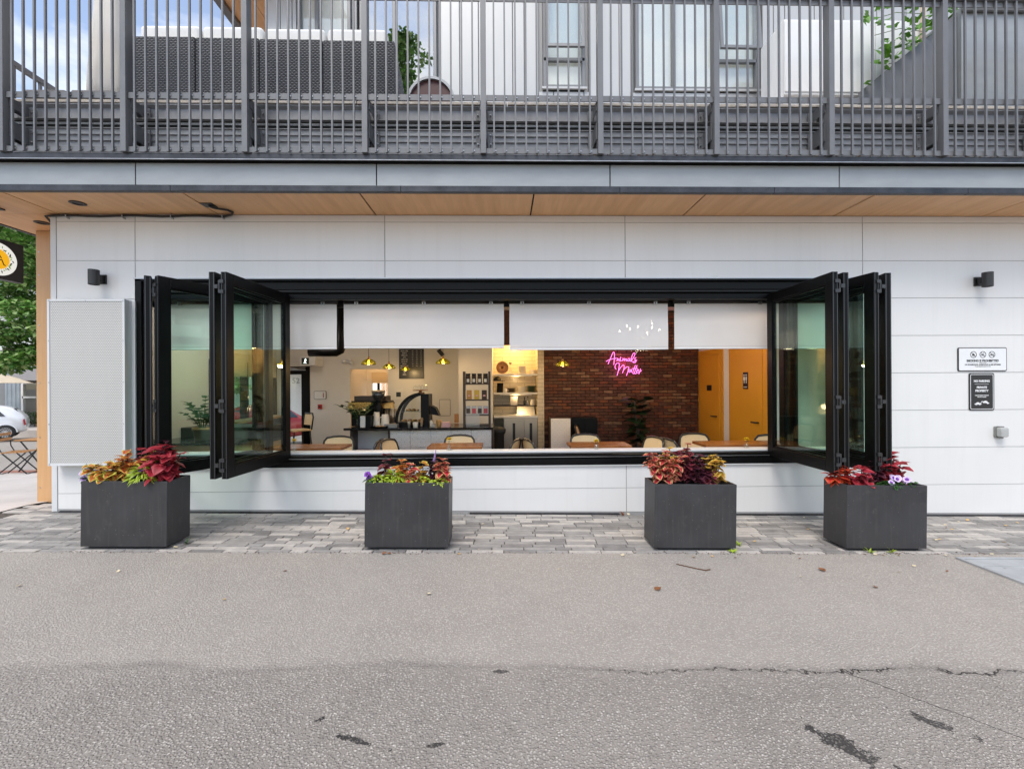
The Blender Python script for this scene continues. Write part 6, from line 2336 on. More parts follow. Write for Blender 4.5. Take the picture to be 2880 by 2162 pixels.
def coleus(pl, x, y, hgt, leafL, var, label, heads=5, spread_=.06, wide=1.0, dens=1.0):
    """a bushy coleus: several upright shoots, opposite leaf pairs turned a quarter at each node"""
    t, w_, d_, h = pl
    base = Vector(t.location) + Euler(t.rotation_euler).to_matrix() @ Vector((x, y, h - .066))
    p_ = thing('coleus_plant', label, 'plant', tuple(base))
    hgt = hgt * 1.18 + .015
    leafL *= .92
    heads = int(heads * 1.35) + 1
    spread_ *= 1.15
    bs = B()
    for s_ in range(heads):
        a = 2 * PI * s_ / heads + RN.uniform(-.4, .4)
        rr = (0 if s_ == 0 else spread_ * RN.uniform(.7, 1.2))
        hh = hgt * (1 if s_ == 0 else RN.uniform(.55, .92))
        top = Vector((math.cos(a) * rr * wide, math.sin(a) * rr * .7, hh))
        pts = [Vector((top.x * u, top.y * u, hh * u)) for u in (0, .25, .5, .75, 1)]
        bs.tube(pts, .004, 5)
        nn = max(3, int((hh / leafL) * 2.2 * dens))
        for j in range(nn):
            u = .28 + .72 * (j + 1) / nn
            c0 = Vector((top.x * u, top.y * u, hh * u))
            big = 1.0 if u < .9 else .72
            for q in range(2 if u < .93 else 4):
                yaw = a + j * 1.35 + q * (PI if u < .93 else PI / 2) + RN.uniform(-.35, .35)
                pitch = RN.uniform(.05, .6) if u < .8 else RN.uniform(-.45, .15)
                sc_ = leafL * big * RN.uniform(.6, 1.15)
                o = inst('leaf', LEAF[var][RN.randint(0, 1)], None, c0, (RN.uniform(-.35, .35), pitch, yaw), sc_)
                o.parent = p_
    bs.build('stem', 'stem_dark', p_, local=True)
    return p_


pet_m = []
for cols in (['petunia_violet', 'petunia_throat'], ['petunia_pale', 'petunia_violet']):
    bb = B()
    n = 25
    rad = [.0035, .016, .030]
    for i in range(n):
        a = 2 * PI * i / n
        lob = 1 + .10 * math.cos(5 * a)
        for r_, z in zip(rad, (-.012, .0, .004)):
            bb.v.append((r_ * (lob if r_ > .01 else 1) * math.cos(a), r_ * (lob if r_ > .01 else 1) * math.sin(a), z + (.003 * math.cos(10 * a) if r_ > .02 else 0)))
    for i in range(n):
        j = (i + 1) % n
        bb.face((i * 3, j * 3, j * 3 + 1, i * 3 + 1), 1)
        bb.face((i * 3 + 1, j * 3 + 1, j * 3 + 2, i * 3 + 2), 0)
    bb.face([i * 3 for i in range(n)][::-1], 1)
    pet_m.append(bb.mesh('flower', cols, True))


def petunia(pl, x, y, n, kind, label, spread_=.07, z=.03):
    t, w_, d_, h = pl
    base = Vector(t.location) + Euler(t.rotation_euler).to_matrix() @ Vector((x, y, h - .066))
    p_ = thing('petunia_plant', label, 'plant', tuple(base))
    bl, bs = B(), B()
    for i in range(n):
        q = Vector((RN.uniform(-spread_, spread_), RN.uniform(-.05, .03), .065 + z + RN.uniform(-.01, .05)))
        bs.tube([(q.x * .3, q.y * .3, 0), (q.x * .8, q.y * .8, q.z * .7), q], .003, 5)
        o = inst('flower', pet_m[kind], None, q, (RN.uniform(.7, 1.3), RN.uniform(-.3, .3), RN.uniform(-.6, .6)), RN.uniform(.85, 1.2))
        o.parent = p_
    for i in range(n * 6):
        q = Vector((RN.uniform(-spread_, spread_) * 1.1, RN.uniform(-.06, .04), .05 + RN.uniform(0, .05)))
        leaf_into(bl, place(q, RN.uniform(0, 6.28), RN.uniform(-.5, .5), RN.uniform(-.5, .5)), .035, .02, n=3)
    bs.build('stem', 'stem_green', p_, local=True)
    o = bl.build('foliage', 'green_leaf', p_, local=True)
    o['kind'] = 'stuff'
    return p_


def limey(pl, x, y, r_, hgt, label, n=170, L_=.075, W_=.012, mat='lime_leaf', wide=1.3):
    """mound of narrow lime leaves, some tipping over the rim"""
    t, w_, d_, h = pl
    base = Vector(t.location) + Euler(t.rotation_euler).to_matrix() @ Vector((x, y, h - .066))
    p_ = thing('lime_foliage_plant', label, 'plant', tuple(base))
    bl = B()
    for i in range(n):
        a = RN.uniform(0, 6.28)
        e = RN.uniform(0, 1) ** .6
        c0 = Vector((math.cos(a) * r_ * wide * e, math.sin(a) * r_ * .7 * e, .05 + hgt * (1 - .7 * e * e) * RN.uniform(.6, 1)))
        leaf_into(bl, place(c0, a + RN.uniform(-.6, .6), -1.0 + 1.4 * e + RN.uniform(-.3, .3), RN.uniform(-.6, .6)), L_ * RN.uniform(.7, 1.2), W_ * RN.uniform(.8, 1.3), n=3, droop=.5)
    o = bl.build('foliage', mat, p_, local=True, smooth=True)
    o['kind'] = 'stuff'
    B().tube([(0, 0, 0), (0, 0, .06)], .01, 6).build('stem', 'stem_green', p_, local=True)
    return p_


def spike(pl, x, y, hgt, label):
    """purple basil with a tall flower spike"""
    t, w_, d_, h = pl
    p_ = coleus(pl, x, y, hgt * .62, .075, 'plum', label, 3, .045)
    bs = B()
    for i in range(16):
        u = i / 15
        z = hgt * .80 + hgt * .36 * u
        r_ = .010 * (1 - .75 * u)
        for q in range(5):
            a = q * 1.257 + i * .6
            bs.lathe([(0, -.005), (.004 * (1 - .4 * u), 0), (0, .006)], (math.cos(a) * r_ + .02 * u, math.sin(a) * r_, z), 5)
    bs.build('flower_spike', 'salvia', p_, local=True)
    return p_


P1 = planter(223, 'dark grey planter box at the left, below the perforated screen')
P2 = planter(1022, 'dark grey planter box second from the left')
P3 = planter(1838, 'dark grey planter box third from the left')
P4 = planter(2378, 'dark grey planter box at the right')
# left planter
petunia(P1, -.36, .08, 11, 1, 'pale lilac petunias at the far left end of the left planter', .055, .02)
coleus(P1, -.23, .10, .17, .10, 'citrus', 'orange and lime coleus spilling over the left planter', 9, .10, 1.3, 1.2)
coleus(P1, -.09, .15, .26, .10, 'flame', 'tall orange edged coleus in the left planter', 8, .085, 1.2, 1.2)
coleus(P1, .005, .20, .27, .095, 'crimson', 'small dark crimson coleus behind the orange one in the left planter', 2, .03, 1, .6)
petunia(P1, .045, .08, 5, 0, 'violet petunias in the middle of the left planter', .05, .05)
limey(P1, .125, .07, .085, .14, 'lime green thread-leaved plant in the left planter', 240)
coleus(P1, .12, .22, .24, .09, 'amber', 'bronze coleus at the back of the left planter', 5, .06, 1.2, .9)
coleus(P1, .21, .23, .33, .085, 'plum', 'dark purple coleus behind the red one in the left planter', 5, .06, 1, .9)
coleus(P1, .29, .10, .31, .135, 'crimson', 'large crimson coleus at the right end of the left planter', 8, .10, 1.05, 1.05)
# second planter
coleus(P2, -.24, .18, .235, .125, 'maroon', 'maroon coleus on a bare stem in the second planter', 2, .03, 1, .8)
limey(P2, -.28, .08, .07, .06, 'low lime leaves trailing over the left rim of the second planter', 60, .05, .02, wide=1.5)
petunia(P2, -.36, .07, 4, 0, 'deep violet petunias at the left corner of the second planter', .03, .02)
limey(P2, -.13, .09, .06, .11, 'lime green tufted plant in the second planter', 110, .07, .012)
coleus(P2, -.07, .14, .20, .10, 'flame', 'orange edged coleus in the middle of the second planter', 4, .04)
coleus(P2, .01, .11, .17, .105, 'rose', 'bright rose coleus in the middle of the second planter', 3, .035)
coleus(P2, .12, .16, .18, .09, 'citrus', 'slender orange coleus behind the lime leaves in the second planter', 3, .04, 1, .7)
limey(P2, .10, .07, .08, .05, 'low lime leaves in the middle of the second planter', 45, .045, .02, wide=1.5)
spike(P2, .225, .17, .30, 'purple basil with a flower spike in the second planter')
coleus(P2, .315, .14, .21, .105, 'rose', 'rose and gold coleus at the right end of the second planter', 4, .035)
limey(P2, .29, .06, .07, .04, 'low lime leaves at the right end of the second planter', 40, .045, .02, wide=1.3)
# third planter
coleus(P3, -.24, .13, .29, .095, 'rose', 'cream and red coleus at the left of the third planter', 9, .105, 1.2, 1.15)
coleus(P3, -.17, .22, .30, .085, 'amber', 'golden coleus behind the cream and red one in the third planter', 5, .07)
coleus(P3, -.02, .17, .30, .105, 'maroon', 'maroon coleus in the middle of the third planter', 7, .085, 1.1)
coleus(P3, .015, .22, .34, .08, 'rose', 'pink topped coleus at the back of the third planter', 2, .03, 1, .6)
coleus(P3, .10, .13, .25, .10, 'plum', 'dark plum coleus in the third planter', 7, .09, 1.2)
coleus(P3, .235, .14, .25, .10, 'amber', 'golden bronze coleus at the right of the third planter', 6, .07, 1.0)
coleus(P3, .17, .09, .13, .09, 'maroon', 'low maroon coleus at the front rim of the third planter', 4, .06)
# right planter
coleus(P4, -.33, .16, .17, .095, 'scarlet', 'orange scarlet coleus at the left end of the right planter', 6, .065, 1.2)
coleus(P4, -.16, .11, .17, .11, 'crimson', 'low crimson coleus in the right planter', 4, .08, 1.3, .9)
petunia(P4, -.03, .22, 3, 0, 'violet petunias at the back of the right planter', .05, .07)
spike(P4, .03, .17, .40, 'purple basil with a lilac spike in the right planter')
coleus(P4, .21, .20, .27, .135, 'crimson', 'tall crimson coleus at the right of the right planter', 7, .085, 1.05)
petunia(P4, .17, .06, 8, 1, 'white and violet petunias at the front rim of the right planter', .10, .02)
limey(P4, .06, .06, .07, .03, 'low green leaves at the front rim of the right planter', 90, .045, .018, 'green_leaf', wide=1.6)

# ---- weeds in the joints
for i, (px, Y, n_, lab) in enumerate(((522, -1.05, 8, 'tiny green weed at the right foot of the left planter'), (2058, -1.235, 16, 'small green weed at the corner of the third planter'), (2076, -1.05, 12, 'feathery weed right of the third planter'), (2443, -1.235, 10, 'tiny weed below the right planter'), (2505, -1.24, 7, 'small weed sprig under the middle of the right planter'))):
    x = ax(px, Y)
    t = thing('weed', lab, 'weed', (x, Y, zg(x)))
    bl = B()
    for j in range(n_):
        leaf_into(bl, place((0, 0, .002), RN.uniform(0, 6.28), RN.uniform(-1.2, -.3)), RN.uniform(.03, .075), .012, n=3, droop=.4)
    bl.build('leaf', 'lime_leaf' if i else 'green_leaf', t, local=True)
# thin weed by the wall joint near the third planter
x = ax(1752, -.05)
t = thing('dry_weed', 'dry weed at the foot of the wall joint', 'weed', (x, -.04, zg(x)))
bl = B()
for j in range(10):
    leaf_into(bl, place((0, 0, .002), RN.uniform(0, 6.28), RN.uniform(-.9, -.1)), RN.uniform(.04, .09), .008, n=3)
bl.build('blade', 'leaf_brown', t, local=True)

# ---- fallen leaves and a twig
dl = []
for m in ('leaf_yellow', 'leaf_brown', 'leaf_pale'):
    bb = B()
    leaf_into(bb, Matrix.Identity(4), 1, .6, n=5, fold=.35, droop=-.15)
    dl.append(bb.mesh('fallen_leaf', m, True))
spots = []
for (px, py) in ((1575, 1601), (1750, 1565), (1955, 1567), (2003, 1567), (2064, 1569), (2322, 1608), (2255, 1622), (2246, 1572), (2574, 1595), (2664, 1563), (2663, 1609), (2530, 1610), (796, 1608), (333, 1610), (60, 1647), (628, 1686), (1200, 1672), (1843, 1661), (2462, 1650), (2748, 1568), (2785, 1560), (2840, 1534), (2830, 1527), (2630, 1520), (2675, 1490), (2660, 1486), (2655, 1478), (2700, 1469), (2720, 1465), (2640, 1518), (2830, 1480), (2864, 1472), (2870, 1452), (2855, 1448), (2640, 1450), (2655, 1448), (2270, 1490), (2280, 1533), (1290, 1560), (1075, 1560), (1100, 1558), (1350, 1548), (980, 1490), (1355, 1475), (500, 1540), (2120, 1525), (2100, 1477), (2260, 1457), (2826, 1600), (1770, 1449), (2460, 1562), (2480, 1561), (2525, 1562)):
    d = _fw + _r * ((px - 1440) / FPX) + _u * ((1081 - py) / FPX)
    z = 0
    for _ in range(3):
        t_ = (z - CAM_H) / d.z
        z = zg(d.x * t_)
    spots.append((d.x * t_, -CAM_D + d.y * t_, z))
for i, (x, y, z) in enumerate(spots):
    big = i == 17 or i == 5
    m = 1 if big or RN.random() < .3 else RN.choice((0, 2))
    s_ = RN.uniform(.022, .042) if not big else .062
    o = inst('fallen_leaf', dl[m], None, (x, y, z + .006), (RN.uniform(-.25, .25), RN.uniform(-.12, .12), RN.uniform(0, 6.28)), s_)
    if big:
        tag(o, ('large curled brown leaf on the asphalt left of the right planter', 'brown curled leaf on the open asphalt below the third planter')[i == 17], 'leaf', 'fallen leaves')
    else:
        where = 'on the pavers' if y > PE else 'on the asphalt'
        tag(o, 'small %s fallen leaf lying %s' % (('yellow', 'brown', 'pale')[m], where), 'leaf', 'small %s fallen leaves %s' % (('yellow', 'brown', 'pale')[m], where))
q = [at(0, 0, 0)] * 0
tw = B()
pp = []
for (px, py) in ((1902, 1586), (1930, 1592), (1958, 1598), (1985, 1603), (1997, 1600)):
    d = _fw + _r * ((px - 1440) / FPX) + _u * ((1081 - py) / FPX)
    t_ = (-.02 - CAM_H) / d.z
    pp.append(Vector((d.x * t_, -CAM_D + d.y * t_, zg(d.x * t_) + .006)))
tw.tube(pp, [.0035, .004, .004, .005, .006], 6)
tag(tw.build('twig', 'twig'), 'thin brown twig lying on the asphalt below the third planter', 'twig')

# ================================================================== BALCONY THINGS
BZ = 4.531
# wicker sofa, four sections seen from behind
sy = -.40
sx_ = [ax(374, sy), ax(553, sy), ax(733, sy), ax(912, sy), ax(1089, sy)]
for i in range(4):
    x0, x1 = sx_[i], sx_[i + 1]
    t = thing('wicker_sofa', ('wicker sofa section at the left end by the furled parasol', 'second wicker sofa section from the left', 'third wicker sofa section from the left', 'wicker sofa section at the right end beside the barrel')[i], 'sofa', ((x0 + x1) / 2, sy, BZ), group='wicker sofa sections on the balcony')
    zt = az(112 + i * 2, sy)
    B().box(x0 + .004, x1 - .004, sy, sy + .09, BZ + .05, zt).build('backrest', 'wicker', t, bevel=.012)
    B().box(x0 + .004, x1 - .004, sy + .092, sy + .75, BZ + .05, BZ + .30).build('base', 'wicker', t, bevel=.01)
    for a in (x0 + .05, x1 - .05):
        for y in (sy + .05, sy + .7):
            B().box(a - .02, a + .02, y - .02, y + .02, BZ, BZ + .05).build('foot', 'rubber', t)
    cu = B()
    B().box(x0 + .01, x1 - .01, sy + .26, sy + .74, BZ + .301, BZ + .42).build('seat_cushion', 'cushion_white', t, bevel=.03, seg=3)
    B().box(x0 + .012, x1 - .012, sy + .095, sy + .25, BZ + .31, zt + .205 + RN.uniform(-.006, .006)).build('back_cushion', 'cushion_white', t, bevel=.045, seg=4)
    if i == 3:
        bb = B()
        y0, y1 = sy, sy + .75
        bb.hexa([(x1, y0, BZ + .05), (x1 + .1, y0, BZ + .05), (x1 + .1, y1, BZ + .05), (x1, y1, BZ + .05), (x1, y0, zt - .0), (x1 + .1, y0, zt), (x1 + .1, y1, zt - .35), (x1, y1, zt - .35)])
        bb.build('arm', 'wicker', t, bevel=.012)
# furled parasol
px_ = at(322, 150, -.08)
t = thing('furled_parasol', 'closed beige parasol in its cover on the balcony', 'parasol', (px_.x, -.08, BZ))
prof = [(.16, .22), (.225, .26), (.23, .40), (.215, .65), (.19, 1.0), (.175, 1.6), (.14, 2.3), (.05, 2.7), (0, 2.75)]
bb = B()
n = 40
for r_, z in prof:
    for j in range(n):
        a = 2 * PI * j / n
        f_ = 1 + .07 * math.sin(a * 7 + z * 1.5) + .04 * math.sin(a * 13 - z * 4)
        bb.v.append((r_ * f_ * math.cos(a), r_ * f_ * math.sin(a), z))
for i in range(len(prof) - 1):
    for j in range(n):
        k_ = (j + 1) % n
        bb.face((i * n + j, i * n + k_, (i + 1) * n + k_, (i + 1) * n + j))
bb.build('canopy', 'beige_canvas', t, local=True, smooth=True)
B().tube([(0, 0, .03), (0, 0, .5)], .025, 10).build('pole', 'rail_grey', t, local=True)
B().lathe([(.24, 0), (.24, .03), (.05, .05)], (0, 0, 0), 24).build('foot', 'rail_grey', t, local=True)
# loungers low behind the rail at the left
for i, (a, b_) in enumerate(((66, 186), (202, 325))):
    y = -.42
    x0, x1 = ax(a, y), ax(b_, y)
    t = thing('balcony_bench', ('low grey cushioned bench at the far left of the balcony', 'low grey cushioned bench beside the furled parasol')[i], 'bench', ((x0 + x1) / 2, y, BZ))
    zt = az(251, y, 150)
    B().box(x0, x1, y, y + .25, zt - .09, zt).build('cushion', 'awning_grey', t, bevel=.02, seg=3)
    for q in (x0 + .05, x1 - .05):
        B().box(q - .02, q + .02, y + .04, y + .2, BZ, zt - .091).build('leg', 'rail_grey', t)
# sloping handrail on the far left
a, c_ = at(20, 172, .2), at(130, 254, 1.2)
t = thing('side_handrail', 'grey railing running back along the left side of the balcony', 'railing', (a.x, .2, BZ))
A_, B_2 = Vector((-5.95, -.2, 5.5)), Vector((-5.95, 2.6, 5.5))
B().bar(A_, B_2, .05, .06).build('handrail', 'rail_grey', t)
for i in range(9):
    y = -.1 + i * .32
    B().box(-5.965, -5.935, y, y + .03, BZ, 5.47).build('baluster', 'rail_grey', t)
# barrel drum beside the sofa
c_ = at(1213, 272, -.02)
t = thing('barrel_table', 'half round dark red drum with grey rim beside the sofa', 'drum', (c_.x, -.02, BZ))
rr = abs(ax(1279, -.02) - ax(1145, -.02)) / 2
zc = az(222, -.02) - rr
bb = B()
ring(bb, c_.x, zc, rr - .03, rr, -.06, .45, 40)
bb.build('rim', 'drum_rim', t)
B().prism([(c_.x + (rr - .031) * math.cos(2 * PI * i / 40), zc + (rr - .031) * math.sin(2 * PI * i / 40)) for i in range(40)], -.03, .40).build('drum_face', 'drum_red', t)
for s_ in (-1, 1):
    B().box(c_.x + s_ * .12 - .02, c_.x + s_ * .12 + .02, .0, .3, BZ, zc - rr + .03).build('foot', 'drum_rim', t)
# white cabinet on the right
y = .05
x0, x1 = ax(2210, y), ax(2592, y)
z0, z1 = az(268, y, 2400), az(57, y, 2400)
t = thing('white_cabinet', 'white metal cabinet with lifted lid on the right of the balcony', 'cabinet', ((x0 + x1) / 2, y, BZ))
B().box(x0, x1, y, y + .5, z0, z1).build('carcass', 'cabinet_white', t, bevel=.006)
n_ = 3
for i in range(n_):
    a, c_ = x0 + (x1 - x0) * i / n_ + .006, x0 + (x1 - x0) * (i + 1) / n_ - .006
    B().box(a, c_, y - .012, y - .001, z0 + .03, z1 - .03).build('door_panel', 'cabinet_white', t, bevel=.004)
f0, f1 = at(2158, 282, .30), at(2164, 116, .30)
bb = B().hexa([(f0.x, .29, f0.z), (x0 - .006, y, z0 - .03), (x0 - .006, y + .02, z0 - .03), (f0.x, .31, f0.z), (f1.x, .29, f1.z), (x0 - .006, y, z1), (x0 - .006, y + .02, z1), (f1.x, .31, f1.z)])
bb.build('side_flap', 'cabinet_white', t)
B().box(x0 + .02, x1 - .02, y + .05, y + .45, BZ + .1, z0 - .002).build('plinth', 'cabinet_white', t)
for q in (x0 + .06, (x0 + x1) / 2, x1 - .06):
    B().box(q - .02, q + .02, y + .1, y + .4, BZ, BZ + .1).build('foot', 'hardware', t)
# tall grey planter with slanting wing wall
y = -.16
t = thing('grey_planter_wall', 'tall charcoal metal planter with sloping side on the far right', 'planter', (at(2700, 260, y).x, y, BZ))
q0, q1, q2 = at(2424, 258, y), at(2692, 36, y), at(2692, 280, y)
B().prism([(q0.x - .05, BZ), (q0.x - .02, q0.z), (q1.x, q1.z), (q1.x, BZ)], y, y + .03).build('wing_wall', 'band_plain', t) if 'band_plain' in MATS else B().prism([(q0.x - .05, BZ), (q0.x - .02, q0.z), (q1.x, q1.z), (q1.x, BZ)], y, y + .03).build('wing_wall', 'rail_grey', t)
B().hexa([(q1.x + .01, y - .03, BZ), (q1.x + 2.2, y - .03, BZ), (q1.x + 2.2, y + .6, BZ), (q1.x + .01, y + .6, BZ), (q1.x + .0, y - .05, q1.z + .03), (q1.x + 2.2, y - .05, q1.z + .03), (q1.x + 2.2, y + .6, q1.z + .03), (q1.x, y + .6, q1.z + .03)]).build('planter_box', 'fascia_grey', t)
B().box(q1.x - .02, q1.x + 2.25, y - .10, y - .052, q1.z - .05, q1.z + .06).build('rim', 'rail_grey', t, bevel=.02)
B().box(q1.x + .03, q1.x + 2.1, y + .0, y + .55, q1.z + .031, q1.z + .05).build('soil', 'soil', t)
# vine with broad lobed leaves on a pole
vn = at(2600, 150, -.02)
t = thing('climbing_vine', 'green climbing vine with broad leaves round a pole on the right', 'vine', (vn.x, .0, BZ))
B().tube([(vn.x, -.0, BZ), (vn.x + .01, .0, 6.6)], .028, 10).build('pole', 'bamboo', t, smooth=True)
def vine_leaf():
    bb = B()
    out_ = []
    for i in range(21):
        a = -2.6 + 5.2 * i / 20
        r_ = .5 * (1 + .16 * math.cos(5 * a) + .06 * math.cos(15 * a)) * (1.0 - .12 * abs(a) / 2.6)
        out_.append((r_ * math.cos(a) + .2, r_ * math.sin(a), -.18 * (r_ * math.cos(a)) ** 2 + .10 * abs(math.sin(a))))
    bb.v = [(0.0, 0, 0)] + out_
    for i in range(20):
        bb.face((0, i + 1, i + 2))
    return bb.mesh('leaf', 'vine_green', True)
M('vine_green', (.11, .26, .03), .45, 0, .4, 6, sub=.12)
vl = vine_leaf()
clus = ((2450, 40, 40, 10), (2520, 45, 55, 14), (2580, 60, 40, 10), (2540, 120, 35, 9), (2490, 150, 30, 10), (2525, 135, 40, 10), (2470, 185, 22, 8), (2560, 110, 30, 7), (2600, 50, 40, 8), (2660, 35, 40, 10), (2720, 20, 50, 10), (2800, 18, 50, 9), (2430, 235, 8, 3), (2620, 85, 30, 6))
for (px, py, sp_, n) in clus:
    for j in range(n):
        q = at(px + RN.uniform(-sp_, sp_), py + RN.uniform(-sp_ * .6, sp_ * .6), -.06 - .25 + RN.uniform(0, .24) if px < 2640 else -.1 + RN.uniform(0, .2))
        o = inst('leaf', vl, t, q, (RN.uniform(-.5, .9), RN.uniform(-.3, 1.1), RN.uniform(-2.6, -.5)), RN.uniform(.07, .125))
bs = B()
for i in range(5):
    p0 = at(2600, 40 + i * 50, -.02)
    p1 = at(2440 + i * 20, 60 + i * 40, -.12)
    bs.tube([p0, p0.lerp(p1, .5) + Vector((0, 0, .06)), p1], .004, 5)
bs.build('stem', 'stem_green', t, smooth=True)

# ================================================================== STREET ON THE LEFT
# bistro chair and table
def bistro_chair(loc, yaw, label):
    t = thing('bistro_chair', label, 'chair', loc, (0, 0, yaw))
    for s_ in (-1, 1):
        x = s_ * .19
        B().bar((x, -.24, 0), (x, .16, .45), .012, .022, (0, 1, 0)).build('leg', 'black_metal', t, local=True)
        B().bar((x * .9, .26, 0), (x * .9, -.20, .45), .012, .022, (0, 1, 0)).build('leg', 'black_metal', t, local=True)
        B().tube([(x, .16, .45), (x, .22, .58), (x, .25, .86)], .010, 6).build('back_post', 'black_metal', t, local=True)
    B().bar((-.2, -.24, .012), (.2, -.24, .012), .014, .014).build('stretcher', 'black_metal', t, local=True)
    B().bar((-.18, .26, .012), (.18, .26, .012), .014, .014).build('stretcher', 'black_metal', t, local=True)
    for i in range(6):
        y = -.2 + i * .066
        B().box(-.2, .2, y, y + .05, .455, .473).build('seat_slat', 'slat_wood', t, local=True)
    for z in (.70, .81):
        B().box(-.21, .21, .222, .238, z, z + .055).build('back_slat', 'slat_wood', t, local=True)
    return t


gz = zl(4.2) + .0
bx = at(52, 1318, 4.3)
bistro_chair((bx.x - .05, 4.35, zl(4.35)), 1.9, 'folding bistro chair with wooden slats on the pavement at the left')
bx2 = at(104, 1300, 4.9)
t = thing('bistro_table', 'small folding bistro table with wooden slats beside the timber pier', 'table', (bx2.x + .06, 4.95, zl(4.95)))
for i in range(7):
    y = -.27 + i * .078
    B().box(-.34, .34, y, y + .066, .70, .72).build('table_slat', 'slat_wood', t, local=True)
B().box(-.33, .33, -.28, .28, .684, .698).build('frame', 'black_metal', t, local=True)
for s_ in (-1, 1):
    B().bar((-.3, s_ * .22, 0), (.26, s_ * .22, .685), .014, .026, (1, 0, 0)).build('leg', 'black_metal', t, local=True)
    B().bar((.3, s_ * .2, 0), (-.26, s_ * .2, .685), .014, .026, (1, 0, 0)).build('leg', 'black_metal', t, local=True)


